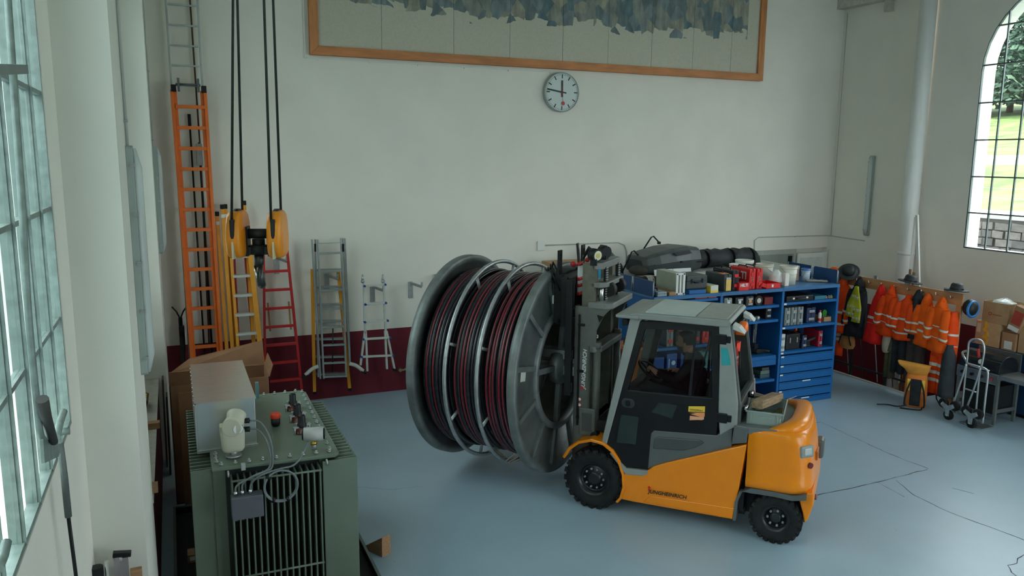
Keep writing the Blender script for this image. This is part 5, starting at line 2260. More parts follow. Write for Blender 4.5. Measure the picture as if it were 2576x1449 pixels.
# the plastic sheet and the white panels further back
m = MB()
nx, ny = 16, 8
vs = [(7.98 + .82 * i / nx, 10.62 + .5 * j / ny, RT + .03 + .16 * math.sin(PI * i / nx) ** .7 * (1 - .3 * j / ny) + .012 * math.sin(i * 1.9 + j)) for i in range(nx + 1) for j in range(ny + 1)]
vs2 = [(x, y, z - .006) for x, y, z in vs]
N1 = len(vs)
fs = []
for i in range(nx):
    for j in range(ny):
        a = i * (ny + 1) + j
        fs.append((a, a + ny + 1, a + ny + 2, a + 1))
        fs.append((N1 + a, N1 + a + 1, N1 + a + ny + 2, N1 + a + ny + 1))
m.add(vs + vs2, fs, True)
o = m.build('foam_sheet', mat('sheet_white', (.66, .67, .62), .6), recalc=False)
tag(o, 'pale foam sheet bulging behind the red tool cases', 'sheet')
for i, (x, lab) in enumerate(((7.45, 'white panel leaning behind the dark grey toolbox'), (7.82, 'white panel standing between the toolbox and the dark grey case'))):
    m = MB()
    m.box((0, 0, .135), (.36, .02, .27), (-.25, 0, 0))
    o = m.build('display_board', M_TAG, loc=(x, 10.80, RT + .004), bevel=.003)
    tag(o, lab, 'panel', 'white panels on the rack top')
# on the right bay
M_BUCK2 = mat('bucket_cream', (.66, .64, .54), .45, var=.05)
bucket('plastic_bucket', 'large white plastic bucket at the front of the right rack bay', 9.56, 10.22, RT + .001, .145, .31, M_BUCK2, group='buckets on the rack top')
bucket('plastic_bucket', 'cream bucket behind the white plastic bag', 9.40, 10.62, RT + .001, .145, .30, M_BUCK2, group='buckets on the rack top', seed=1)
bucket('plastic_bucket', 'white bucket with a lid at the back of the rack top', 9.25, 10.97, RT + .001, .15, .32, M_BUCKET, lid=M_BUCKET, group='buckets on the rack top', seed=2)
bucket('plastic_bucket', 'white bucket with a lid just behind the red cases', 8.98, 10.80, RT + .001, .145, .28, M_BUCKET, lid=M_BUCKET, group='buckets on the rack top', seed=3)
bucket('plastic_bucket', 'small pale blue bucket with a blue lid', 10.08, 10.35, RT + .001, .075, .21, mat('bucket_pale_blue', (.48, .58, .66), .45), lid=mat('lid_blue', (.05, .16, .42), .4), group='buckets on the rack top', seed=4)
carton('pale_box', 'narrow pale pink box behind the blue-lidded bucket', 'box', 9.93, 10.03, 10.45, .14, RT + .001, .26, mat('box_pink', (.55, .40, .33), .6))
T = carton('spray_box', 'small grey and red spray bottle box beside the red case', 'box', 8.86, 8.93, 10.30, .08, RT + .001, .24, M_CASE_G)
# plastic bag: crumpled blob
rnd = random.Random(8)
m = MB()
rr = []
for j in range(9):
    t = j / 8
    r = .17 * math.sin(PI * (.12 + .80 * t)) ** .6 * (1 - .45 * t)
    rr.append([((r * (1 + rnd.uniform(-.22, .22))) * math.cos(2 * PI * k / 14), (r * .8 * (1 + rnd.uniform(-.22, .22))) * math.sin(2 * PI * k / 14), .24 * t + rnd.uniform(-.012, .012)) for k in range(14)])
m.loft(rr)
o = m.build('plastic_bag', mat('bag_white', (.68, .70, .67), .35, var=.08), loc=(9.27, 10.18, RT + .016))
tag(o, 'crumpled white plastic bag beside the large bucket', 'bag')
m = MB()
m.box((0, 0, .11), (.09, .09, .22))
o = m.build('white_canister', M_BUCKET, loc=(9.36, 10.06, RT + .001), bevel=.012)
tag(o, 'white canister between the plastic bag and the large bucket', 'canister')
m = MB()
rr = []
for j in range(10):
    rr.append([(-.18 + .36 * j / 9, (.05 + .02 * rnd.random()) * math.cos(2 * PI * k / 8), .016 + (.012 + .012 * rnd.random()) * math.sin(2 * PI * k / 8)) for k in range(8)])
m.loft(rr)
o = m.build('cloth_rag', mat('rag_grey', (.38, .34, .30), .9, var=.2), loc=(10.20, 10.22, RT + .004), rot=(0, 0, -.5))
tag(o, 'crumpled pale rag at the corner of the rack top', 'rag')

# inside the right bay
case('flat_case', 'flat black case with white catches on the top shelf of the right bay', 'case', 9.30, 9.88, 9.935, .42, 1.776, .095, M_CASE_K, latch=M_TAG, handle='front')
carton('teal_box', 'low teal box beside the flat black case', 'box', 9.93, 10.17, 9.95, .3, 1.776, .06, mat('teal_box', (.02, .16, .22), .5))
for i, (x, c) in enumerate(((10.22, (.35, .30, .22)), (10.29, (.30, .32, .30)), (10.345, (.55, .40, .15)))):
    m = MB()
    m.cyl((0, 0, 0), (0, 0, .035), .025, n=12)
    m.cyl((0, 0, .035), (0, 0, .05), .015, n=10)
    o = m.build('small_jar', mat('jar_%d' % i, c, .5), loc=(x, 10.0, 1.776))
    tag(o, ['tiny brown jar next to the teal box', 'tiny grey jar second from the rack edge', 'tiny amber jar at the rack edge'][i], 'jar', 'small jars beside the teal box')
for i in range(3):
    case('upright_case', ['grey upright case nearest the rack post, in the row of three', 'grey upright case in the middle of the row of three', 'grey upright case at the open end of the row of three'][i], 'case', 9.30 + .14 * i, 9.425 + .14 * i, 9.95, .40, 1.366, .31, M_CASE_G, group='grey upright cases on the middle shelf')
case('upright_case', 'dark blue upright case beside the three grey cases', 'case', 9.83, 10.03, 10.0, .36, 1.366, .27, M_NAVY)
T = thing('spray_bottle', 'white and red bottle beside the dark blue upright case', 'bottle', (10.12, 10.0, 1.366))
m = MB()
m.lathe([(.001, 0), (.028, 0), (.028, .15), (.015, .17), (.015, .185)], 16)
m.build('body', M_BUCKET, T)
m = MB()
m.lathe([(.017, .18), (.017, .21), (.001, .21)], 14)
m.build('cap', M_CASE_R, T)
m = MB()
m.lathe([(.0285, .02), (.0285, .07)], 16)
m.build('label', M_CASE_R, T)
carton('small_carton', 'open brown carton on the middle shelf by the rack post', 'carton', 10.20, 10.365, 9.98, .22, 1.366, .085, M_CARTON, flaps=True)
m = MB()
m.loft([[(.02 * s_ + x, y, z) for x, y, z in ((-.03, -.012, 0), (.03, -.012, 0), (.03, .012, 0), (-.03, .012, 0))] for s_, z in ((0, 0),)] + [[(.02 + a * w, b * .012, z) for a, b in ((-1, -1), (1, -1), (1, 1), (-1, 1))] for w, z in ((.045, .08), (.05, .14), (.02, .18))], smooth=False)
o = m.build('green_brush', mat('brush_green', (.05, .26, .03), .5), loc=(10.28, 10.08, 1.376))
tag(o, 'bright green brush standing in the open brown carton', 'brush')
case('slim_case', 'slim white case against the post of the right bay', 'case', 9.235, 9.325, 9.93, .38, .936, .30, mat('case_white', (.60, .63, .62), .5), lm=M_TAG)
case('tool_case', 'large black case on the shelf above the drawers', 'case', 9.40, 9.70, 9.98, .42, .936, .275, M_CASE_K)
case('tool_case', 'small navy case beside the large black case', 'case', 9.74, 9.84, 9.97, .36, .936, .23, M_NAVY)
case('tool_case', 'crimson case at the open end of the shelf above the drawers', 'case', 10.10, 10.19, 9.97, .36, .936, .28, mat('case_crimson', (.42, .015, .04), .45))
m = MB()
m.box((0, 0, .06), (.10, .06, .12))
m.cyl((0, 0, .10), (.16, -.02, .15), .03, n=12)
m.box((-.02, 0, .015), (.13, .08, .03))
o = m.build('cordless_drill', M_CASE_K, loc=(9.93, 10.06, .937), bevel=.01)
tag(o, 'black cordless drill standing between navy and crimson cases', 'drill')
m = MB()
m.cyl((0, 0, 0), (0, 0, .17), .03, .008, n=12)
o = m.build('orange_cone', mat('cone_orange', (.8, .12, .02), .5), loc=(9.80, 10.20, 1.167))
tag(o, 'small orange cone standing on the small navy case', 'cone')
# middle bay
for i, (x, w, c, lab) in enumerate(((8.02, .16, M_CASE_G, 'grey case under the top of the middle bay'), (8.24, .17, M_CASE_K, 'black case with a white label under the top of the middle bay'), (8.46, .15, M_CASE_DG, 'dark case with an orange label under the top of the middle bay'))):
    T = case('small_case', lab, 'case', x, x + w, 9.93, .4, 1.756, .17, c, group='small cases under the rack top')
    m = MB()
    m.box((0, -.203, .10), (.05, .006, .07))
    m.build('label', [M_TAG, M_TAG, M_ORSTICK][i], T)
T = thing('tape_reel', 'round reel with a pale centre under the top of the middle bay', 'reel', (8.75, 10.0, 1.756))
m = MB()
m.cyl((0, -.03, .08), (0, .05, .08), .08, n=24)
m.build('disc', M_CASE_K, T)
m = MB()
m.cyl((0, -.036, .08), (0, -.028, .08), .042, n=20)
m.build('centre', mat('reel_pale', (.6, .56, .45), .5), T)
carton('red_pouch', 'dark red pouch beside the round reel', 'pouch', 8.88, 9.05, 9.98, .3, 1.756, .12, mat('pouch_red', (.20, .02, .02), .7))
case('tool_case', 'tall black moulded case on the second shelf of the middle bay', 'case', 8.92, 9.04, 9.98, .4, 1.511, .20, M_CASE_K)
for i, (x, y, L, c, lab) in enumerate(((8.55, 10.05, .26, M_CHROME, 'silver tube on the second shelf of the middle bay'), (8.70, 9.98, .22, M_GALV, 'grey clamp on the second shelf of the middle bay'))):
    m = MB()
    m.cyl((-L / 2, 0, .03), (L / 2, .04, .03), .028, n=12)
    m.cyl((.02, 0, .03), (.06, 0, .03), .038, n=12)
    m.box((-L / 2, 0, .025), (.05, .06, .05))
    o = m.build('pipe_tool', c, loc=(x, y, 1.511))
    tag(o, lab, 'tool')
m = MB()
m.box((0, 0, .05), (.30, .16, .06), (0, .12, .3))
m.box((-.08, .02, .12), (.10, .12, .10), (0, 0, .3))
m.cyl((.08, 0, .05), (.2, -.06, .03), .03, n=12)
m.box((0, 0, .01), (.2, .12, .02), (0, 0, .3))
o = m.build('power_saw', M_CASE_K, loc=(8.92, 10.12, .901), bevel=.008)
tag(o, 'black and silver power saw in the open middle bay', 'saw')
m = MB()
m.cyl((0, 0, 0), (0, 0, .42), .012, n=8)
m.bx(-.02, .02, -.008, .008, .28, .50)
o = m.build('hanging_wrench', M_GALV, loc=(9.10, 10.40, .95))
tag(o, 'wrench hanging upright on the side of the middle bay', 'wrench')
for i, (x0, x1, z, h, c, lab) in enumerate(((8.90, 9.10, .491, .065, (.05, .10, .11), 'teal-grey box at the bottom of the small pile in the middle bay'), (8.905, 9.095, .558, .06, (.12, .19, .16), 'green box in the middle of the small pile in the middle bay'), (8.93, 9.08, .62, .05, (.06, .07, .075), 'dark box topping the small pile in the middle bay'), (8.66, 8.78, .491, .08, (.10, .14, .15), 'grey box beside the small pile in the middle bay'), (8.52, 8.64, .491, .07, (.06, .16, .13), 'green box furthest from the pile in the middle bay'))):
    carton('parts_box', lab, 'box', x0, x1, 10.0, .24, z, h, mat('parts_box_%d' % i, c, .5), group='parts boxes on the low shelf')
# left bay: seen through the cab
for i, x in enumerate((6.95, 7.12, 7.29, 7.46, 7.63)):
    case('upright_case', ['grey upright case with red latch nearest the tool wall', 'black upright case with red latch, second in the left bay', 'grey upright case with red latch in the middle of the left bay', 'dark upright case with red latch, fourth in the left bay', 'red upright case at the end of the left bay row'][i], 'case', x, x + .13, 9.94, .4, 1.216, .36 if i < 4 else .3, [M_CASE_G, M_CASE_K, M_CASE_G, M_CASE_DG, M_CASE_R][i], group='upright cases in the left bay', latch=M_CASE_R)
for i, x in enumerate((6.74, 6.98, 7.24, 7.46, 7.64)):
    T = carton('blue_box', ['blue carton nearest the tool wall on the lower left shelf', 'bright blue carton with white print, second on the lower left shelf', 'bright blue carton, third on the lower left shelf', 'teal carton, fourth on the lower left shelf', 'pale teal carton at the end of the lower left shelf'][i], 'carton', x, x + .19, 9.95, .3, .801, (.26, .30, .28, .30, .27)[i], mat('blue_carton_%d' % i, [(.01, .08, .30), (.015, .09, .36), (.01, .06, .26), (.02, .16, .20), (.08, .25, .25)][i], .5), group='cartons on the lower left shelf')
    if i == 1:
        m = MB()
        m.cyl((.03, -.152, .15), (.03, -.150, .15), .04, n=6)
        m.bx(-.06, -.045, -.152, -.15, .06, .22)
        m.build('white_print', M_LETTER_W, T)
for i, (x0, x1, z, h, c, lab) in enumerate(((7.45, 7.68, 1.951, .045, (.50, .07, .02), 'flat orange-red box under the top of the left bay'), (7.70, 7.86, 1.951, .045, (.55, .10, .03), 'orange-red box at the post under the top of the left bay'))):
    carton('orange_box', lab, 'box', x0, x1, 9.93, .35, z, h, mat('orange_box_%d' % i, c, .5))
# tool wall on the left end of the rack
tools = [('pliers', 10.05, 1.70), ('spanner', 10.25, 1.72), ('hammer', 10.45, 1.70), ('pliers', 10.65, 1.72), ('spanner', 10.85, 1.70), ('hammer', 10.10, 1.25), ('spanner', 10.32, 1.25), ('pliers', 10.55, 1.22), ('coil', 10.0, 1.0), ('coil', 10.3, .98)]
labs = ['pliers hanging on the tool wall nearest the rack corner', 'spanner hanging second from the rack corner on the tool wall', 'hammer hanging in the top row of the tool wall', 'pliers further back in the top row of the tool wall', 'spanner at the far end of the top row of the tool wall', 'hammer in the lower row of the tool wall', 'spanner in the lower row of the tool wall', 'pliers in the lower row of the tool wall', 'black hose coil low on the tool wall near the corner', 'black hose coil low on the tool wall further back']
for (kd, y, z), lab in zip(tools, labs):
    m = MB()
    if kd == 'pliers':
        m.tube([(0, -.03, -.14), (0, -.035, -.06), (0, 0, .02)], .012, 6)
        m.tube([(0, .03, -.14), (0, .035, -.06), (0, 0, .02)], .012, 6)
        m.box((0, 0, .05), (.015, .03, .07))
    elif kd == 'spanner':
        m.bar((0, 0, -.15), (0, 0, .10), .012, .028)
        m.ring(.026, .010, Matrix.Translation((0, 0, .12)) @ Matrix.Rotation(PI / 2, 4, 'Y'), 14, 6)
    elif kd == 'hammer':
        m.cyl((0, 0, -.20), (0, 0, .06), .014, n=8)
        m.box((0, 0, .07), (.03, .12, .035))
    else:
        for k in range(4):
            m.ring(.09, .016, Matrix.Translation((-.015 * k, 0, 0)) @ Matrix.Rotation(PI / 2, 4, 'Y'), 22, 6)
    o = m.build(kd if kd != 'coil' else 'hose_coil', M_GALV if kd == 'spanner' else M_BLACK, loc=(6.635, y, z))
    tag(o, lab, 'tool' if kd != 'coil' else 'hose', 'tools on the end of the rack')

# low dark platform behind the racks that carries the roof box and the bag
T = thing('work_table', 'long grey table against the back wall behind the blue racks', 'table', (8.3, 12.2, 0))
m = MB()
m.bx(5.9, 11.2, 11.55, 12.95, 2.00, 2.06)
W(m, 'table_top', mat('table_grey', (.40, .42, .40), .5), T)
for x in (5.95, 8.5, 11.1):
    for y in (11.62, 12.88):
        m = MB()
        m.bx(x - .03, x + .03, y - .03, y + .03, 0, 2.0)
        W(m, 'leg', M_BLUE, T)
ZT = 2.062
# roof box
T = thing('roof_box', 'dark grey car roof box lying behind the blue racks', 'roof box', (8.3, 12.05, ZT), math.radians(8))
rr = []
for t, wy, zt, zb in ((-.70, .22, .26, .08), (-.66, .32, .33, .03), (-.40, .38, .40, .01), (-.05, .40, .46, .0), (.30, .40, .48, .0), (.58, .36, .45, .02), (.66, .30, .36, .05), (.69, .2, .28, .10)):
    sec = []
    for i in range(16):
        a = 2 * PI * i / 16
        c, s_ = math.cos(a), math.sin(a)
        y = wy * math.copysign(abs(c) ** .35, c)
        z = (zt + zb) / 2 + (zt - zb) / 2 * math.copysign(abs(s_) ** .35, s_)
        sec.append((t, y * (1 if s_ < .3 else .88), z))
    rr.append(sec)
m = MB()
m.loft(rr, smooth=False)
rbx = m.build('shell', mat('roof_box_grey', (.055, .062, .065), .42, var=.1), T, bevel=.02, seg=3)
m = MB()
for (a, b) in (((-.58, -.30, .17), (.60, -.345, .17)),):
    m.bar(a, b, .02, .012)
m.bar((-.55, -.335, .19), (.62, -.365, .19), .03, .016)
m.build('seam', M_BLACK, T)
m = MB()
m.prism([(-.15, .39), (.25, .42), (.32, .36), (.10, .34), (-.05, .33)], 'y', -.385, -.372)
m.build('decor_crease', mat('crease_dark', (.02, .024, .026), .4), T)
m = MB()
m.box((.05, -.408, .22), (.05, .02, .03))
m.build('lock', M_BLACK, T)
# two roof rack frames sticking up
for i, (x, y, z, lab) in enumerate(((7.55, 11.95, ZT, 'black bent carrier bracket leaning at the near end of the roof box'), (8.35, 12.55, ZT + .30, 'black bent carrier bracket rising behind the roof box'))):
    m = MB()
    h = .42 if i == 0 else .30
    m.tube([(-.22, 0, .012), (-.02, 0, h - .02), (.03, 0, h), (.16, 0, h - .12)], .014, 6)
    m.box((-.22, 0, .02), (.06, .05, .04))
    m.box((.16, 0, h - .13), (.05, .05, .05))
    if i:
        m.cyl((-.22, 0, .01), (-.22, 0, -.30), .012, n=6)
    o = m.build('carrier_bracket', M_BLACK, loc=(x, y, z))
    tag(o, lab, 'bracket')
# long black bag
T = thing('long_bag', 'long black padded bag lying beside the roof box against the back wall', 'bag', (9.75, 12.2, ZT))
rr = []
rnd = random.Random(2)
for i in range(22):
    t = i / 21
    r = .17 * min(1, (8 * t * (1 - t) + .25)) * (1 + .05 * math.sin(i * 2.3))
    x = -.85 + 1.75 * t
    rr.append([(x, r * 1.25 * math.cos(a) + .05 * math.sin(3 * t), r + r * math.sin(a) * (1 + .06 * math.sin(5 * a + i))) for a in [2 * PI * k / 16 for k in range(16)]])
m = MB()
m.loft(rr)
m.build('cloth', mat('bag_black', (.022, .025, .028), .7, var=.3, scale=10, bump=.3), T)
for x in (-.45, .15, .62):
    m = MB()
    m.loft([[(x + dx, (.225) * math.cos(a), .175 + .178 * math.sin(a)) for a in [2 * PI * k / 16 for k in range(16)]] for dx in (-.02, .02)])
    m.build('strap', M_BLACK, T)
# other things on the table
T = thing('folded_tarp', 'grey folded tarp standing in a peak beside the roof box', 'tarp', (7.25, 12.3, ZT))
m = MB()
m.loft([[(a * w + dx, b * .10, z) for a, b in rrect(2, 2, .5, 2)] for w, z, dx in ((.26, 0, .05), (.24, .12, .04), (.18, .25, .0), (.10, .38, -.06), (.03, .50, -.10))])
m.build('cloth', mat('tarp_grey', (.075, .085, .085), .75, var=.2), T)
o = None
m = MB()
m.ball((0, 0, .09), (.22, .16, .09), 16, 8)
o = m.build('dark_cushion', mat('cushion_olive', (.055, .05, .038), .8, var=.2), loc=(7.62, 11.8, ZT))
tag(o, 'dark olive cushion lying in front of the roof box', 'cushion')
for i, (x, c, lab) in enumerate(((7.05, (.03, .025, .025), 'dark rolled blanket at the left of the rack top'), (7.62, (.015, .017, .018), 'black rolled blanket beside the tall metal case'))):
    m = MB()
    rr = []
    for j in range(9):
        r = .115 * (1 + .06 * math.sin(j * 1.7)) * (1 if 0 < j < 8 else .6)
        rr.append([(-.26 + .065 * j, r * 1.2 * math.cos(a), r * .85 + r * .85 * math.sin(a)) for a in [2 * PI * k / 14 for k in range(14)]])
    m.loft(rr)
    o = m.build('rolled_blanket', mat('blanket_%d' % i, c, .9, var=.3), loc=(x, 10.70, RT + .004), rot=(0, 0, -.15))
    tag(o, lab, 'blanket')
    if i == 0:
        m = MB()
        m.loft([[(.02 + dx, .145 * math.cos(a), .10 + .105 * math.sin(a)) for a in [2 * PI * k / 14 for k in range(14)]] for dx in (-.05, .06)])
        m.build('pale_patch', mat('patch_pale', (.45, .43, .36), .8, var=.4, scale=30), o)
T = carton('cardboard_box', 'long brown cardboard box on the table behind the cable drum', 'carton', 6.15, 6.95, 12.3, .5, ZT, .20, M_CARTON)
m = MB()
m.box((.25, -.252, .12), (.22, .004, .10))
m.build('label', M_TAG, T)
m = MB()
m.box((0, 0, .09), (.16, .03, .18), (.1, 0, 0))
m.tube([(-.05, 0, .18), (-.04, 0, .28), (.03, 0, .29), (.05, 0, .18)], .008, 6)
o = m.build('blue_bag', mat('bag_cyan', (.02, .33, .55), .5), loc=(6.80, 11.75, ZT))
tag(o, 'bright blue bag standing on the table behind the forklift mast', 'bag')

# ================================================================== THINGS ON THE WALLS
# framed painting, only its lower strip is in the picture
PA = thing('framed_painting', 'huge pine-framed canvas with painted rock cliffs on the back wall', 'painting', (6.69, YB, 5.70))
M_PINE = mat('pine_frame', (.52, .19, .06), .5, var=.22, scale=2.2, stretch=(1, 6, 6))
M_PINEV = mat('pine_frame_upright', (.52, .20, .065), .5, var=.22, scale=2.2, stretch=(6, 6, 1))
fx0, fx1, fz0, fz1 = 2.16, 11.22, 5.70, 8.85
m = MB()
for poly in ([(fx0, fz0), (fx1, fz0), (fx1 - .14, fz0 + .14), (fx0 + .14, fz0 + .14)], [(fx0, fz1), (fx1, fz1), (fx1 - .14, fz1 - .14), (fx0 + .14, fz1 - .14)]):
    m = MB()
    m.prism(poly, 'y', YB - .11, YB - .004)
    W(m, 'frame_rail', M_PINE, PA, bevel=.004)
for poly in ([(fx0, fz0), (fx0 + .14, fz0 + .14), (fx0 + .14, fz1 - .14), (fx0, fz1)], [(fx1, fz0), (fx1 - .14, fz0 + .14), (fx1 - .14, fz1 - .14), (fx1, fz1)]):
    m = MB()
    m.prism(poly, 'y', YB - .11, YB - .004)
    W(m, 'frame_stile', M_PINEV, PA, bevel=.004)


def canvas_mat():
    mm = mat('painted_canvas', (.56, .53, .43), .9, var=.06, scale=40)
    nt = mm.node_tree
    b = nt.nodes['Principled BSDF']
    base = [n for n in nt.nodes if n.type == 'VALTORGB'][0]
    geo = nt.nodes.new('ShaderNodeNewGeometry')
    sp = nt.nodes.new('ShaderNodeSeparateXYZ')
    nt.links.new(geo.outputs['Position'], sp.inputs[0])
    # jagged lower edge of the rocks: height threshold displaced by stretched noise
    def noise(scale, det, sx, sz):
        mp = nt.nodes.new('ShaderNodeMapping')
        mp.inputs['Scale'].default_value = (sx, 1, sz)
        nt.links.new(geo.outputs['Position'], mp.inputs['Vector'])
        nz = nt.nodes.new('ShaderNodeTexNoise')
        nz.inputs['Scale'].default_value = scale
        nz.inputs['Detail'].default_value = det
        nt.links.new(mp.outputs['Vector'], nz.inputs['Vector'])
        return nz, mp

    def math_(op, a, bb):
        n = nt.nodes.new('ShaderNodeMath')
        n.operation = op
        for i, q in enumerate((a, bb)):
            if isinstance(q, (int, float)):
                n.inputs[i].default_value = q
            else:
                nt.links.new(q, n.inputs[i])
        return n.outputs[0]
    vo = nt.nodes.new('ShaderNodeTexVoronoi')
    vo.inputs['Scale'].default_value = 5.5
    mp = nt.nodes.new('ShaderNodeMapping')
    mp.inputs['Scale'].default_value = (1.0, 0.01, .75)
    mp.inputs['Rotation'].default_value = (0, .35, 0)
    nt.links.new(geo.outputs['Position'], mp.inputs['Vector'])
    nt.links.new(mp.outputs['Vector'], vo.inputs['Vector'])
    sc = nt.nodes.new('ShaderNodeSeparateColor')
    nt.links.new(vo.outputs['Color'], sc.inputs[0])
    n1, _ = noise(.9, 6, 1, .01)
    edge = math_('ADD', math_('MULTIPLY', sc.outputs[0], .22), math_('MULTIPLY', n1.outputs['Fac'], .75))
    # rocks hang lower towards the right of the canvas
    tilt = math_('MULTIPLY', math_('SUBTRACT', sp.outputs['X'], 3.0), -.012)
    thr = math_('ADD', math_('ADD', edge, tilt), 6.12)
    inside = math_('GREATER_THAN', sp.outputs['Z'], thr)
    mg = math_('MULTIPLY', inside, math_('MULTIPLY', math_('GREATER_THAN', sp.outputs['X'], 2.75), math_('LESS_THAN', sp.outputs['X'], 10.8)))
    cr = nt.nodes.new('ShaderNodeValToRGB')
    cr.color_ramp.interpolation = 'CONSTANT'
    els = cr.color_ramp.elements
    els[0].position = 0
    els[0].color = (.16, .20, .21, 1)
    els[1].position = .25
    els[1].color = (.30, .29, .24, 1)
    for p, c in ((.42, (.13, .19, .215, 1)), (.58, (.26, .27, .25, 1)), (.74, (.21, .25, .265, 1)), (.88, (.34, .32, .26, 1))):
        e = els.new(p)
        e.color = c
    nt.links.new(sc.outputs[1], cr.inputs['Fac'])
    n2, _ = noise(9, 8, 1, .4)
    r2 = nt.nodes.new('ShaderNodeValToRGB')
    r2.color_ramp.elements[0].position = .35
    r2.color_ramp.elements[1].position = .65
    r2.color_ramp.elements[0].color = (.7, .72, .75, 1)
    r2.color_ramp.elements[1].color = (1.2, 1.2, 1.15, 1)
    nt.links.new(n2.outputs['Fac'], r2.inputs['Fac'])
    mu = nt.nodes.new('ShaderNodeMix')
    mu.data_type = 'RGBA'
    mu.blend_type = 'MULTIPLY'
    mu.inputs[0].default_value = 1
    nt.links.new(cr.outputs['Color'], mu.inputs[6])
    nt.links.new(r2.outputs['Color'], mu.inputs[7])
    mx = nt.nodes.new('ShaderNodeMix')
    mx.data_type = 'RGBA'
    nt.links.new(mg, mx.inputs[0])
    nt.links.new(base.outputs['Color'], mx.inputs[6])
    nt.links.new(mu.outputs[2], mx.inputs[7])
    nt.links.new(mx.outputs[2], b.inputs['Base Color'])
    return mm


M_CANV = canvas_mat()
seams = [fx0 + .13, 3.33, 4.58, 5.62, 6.66, 7.60, 8.55, 9.50, 10.42, fx1 - .13]
for a, b in zip(seams[:-1], seams[1:]):
    m = MB()
    m.bx(a + .003, b - .003, YB - .06, YB - .045, fz0 + .12, fz1 - .12)
    W(m, 'canvas_panel', M_CANV, PA)
m = MB()
m.bx(fx0 + .1, fx1 - .1, YB - .045, YB - .03, fz0 + .1, fz1 - .1)
W(m, 'backing', mat('canvas_backing', (.25, .25, .22), .9), PA)
# thin cable duct along the frame
T = thing('cable_duct', 'thin pale cable duct running along the picture frame to the clock', 'cable duct', (4.5, YB, 5.65))
m = MB()
m.bx(2.11, 6.62, YB - .022, YB - .001, 5.648, 5.668)
W(m, 'horizontal_run', M_WHITE, T)
m = MB()
m.bx(2.08, 2.10, YB - .022, YB - .001, 5.648, ZC)
W(m, 'vertical_run', M_WHITE, T)
for i in range(6):
    m = MB()
    m.cyl((2.3 + i * .83, YB - .024, 5.635), (2.3 + i * .83, YB - .001, 5.635), .012, n=8)
    W(m, 'clip', M_WHITE, T)

# station clock
cp = at(1414, 232, y=YB - .09)
CK = thing('wall_clock', 'round white wall clock with black bar marks and a red-tipped second hand', 'clock', (cp.x, YB, cp.z))
RY = Matrix.Rotation(PI / 2, 4, 'X')      # local z -> -y, into the room
m = MB()
m.lathe([(.05, 0.002), (.345, .002), (.352, .03), (.352, .095), (.345, .105), (.332, .105), (.330, .09)], 64, RY)
m.build('case', mat('clock_rim', (.38, .43, .41), .35, .3), CK)
m = MB()
m.lathe([(.001, .088), (.333, .088)], 64, RY)
DIAL = m.build('dial', mat('clock_dial', (.62, .68, .66), .5, var=.01), CK)
M_MARK = mat('clock_black', (.012, .02, .02), .5)


def mark(ang, r0, r1, w, name, parent=CK, mm=M_MARK, d=.089, th=.002):
    m = MB()
    q = RY @ Matrix.Rotation(-ang, 4, 'Z')
    m.bx(-w / 2, w / 2, r0, r1, d, d + th, q)
    return m.build(name, mm, parent)


for i in range(60):
    a = 2 * PI * i / 60
    if i % 5 == 0:
        mark(a, .245, .318, .020, 'hour_mark', DIAL)
    else:
        mark(a, .298, .318, .006, 'minute_mark', DIAL)
mark(math.radians(-1), -.085, .21, .036, 'hour_hand', d=.094)
mark(math.radians(-81), -.085, .305, .026, 'minute_hand', d=.098)
o = mark(math.radians(174), -.10, .19, .006, 'second_hand', mm=M_RED, d=.101)
m = MB()
q = RY @ Matrix.Rotation(-math.radians(174), 4, 'Z')
m.cyl(q @ Vector((0, .20, .101)), q @ Vector((0, .20, .105)), .034, n=22)
m.build('second_hand_disc', mat('clock_red', (.50, .06, .06), .5), o)

# lamps: vertical fluorescent tubes
M_LAMP = mat('lamp_housing', (.36, .42, .39), .5, var=.05)
M_DIFF = mat('lamp_diffuser', (.60, .66, .64), .25, var=.03, alpha=.85)


def tube_lamp(label, p, face, z0, z1):
    """face: unit vector pointing from the wall into the room"""
    T = thing('tube_lamp', label, 'lamp', (p[0], p[1], z0), math.atan2(face[1], face[0]), 'unlit tube lamps on the walls')
    h = z1 - z0
    m = MB()
    m.prism(rrect(.12, h, .04), 'x', 0, .05, mtx=Matrix.Translation((0, 0, h / 2)))
    m.build('housing', M_LAMP, T, bevel=.004)
    m = MB()
    rr = []
    for t in [i / 12 for i in range(13)]:
        z = .02 + (h - .04) * t
        k = min(1, 9 * min(t, 1 - t) + .35)
        rr.append([(.05 + .055 * k * math.sin(a), .052 * k ** .5 * math.cos(a), z) for a in [PI * i / 8 for i in range(9)]])
    m.loft(rr)
    m.build('diffuser', M_DIFF, T)
    for i in range(5):
        for s in (1, -1):
            m = MB()
            m.box((.045, s * .064, h * (.08 + .21 * i)), (.035, .012, .03))
            m.build('clip', M_GALV, T)
    return T


tube_lamp('unlit tube lamp on the near left pillar with conduit above', (-.29, 6.62), (1, 0, 0), 2.40, 4.17)
tube_lamp('unlit tube lamp on the far left pillar near the tall ladder', (-.19, 11.9), (1, 0, 0), 2.75, 4.22)
tube_lamp('unlit tube lamp on the right wall beside the round column', (XR, 12.1), (-1, 0, 0), 2.56, 4.22)


def conduit(label, pts, r=.011, clips=()):
    T = thing('conduit_pipe', label, 'conduit', pts[0])
    m = MB()
    m.tube(pts, r, 8)
    W(m, 'pipe', mat('conduit_grey', (.48, .50, .47), .45, var=.05), T)
    for c in clips:
        m = MB()
        m.box(c, (.03, .035, .02))
        W(m, 'clip', M_GALV, T)
    return T


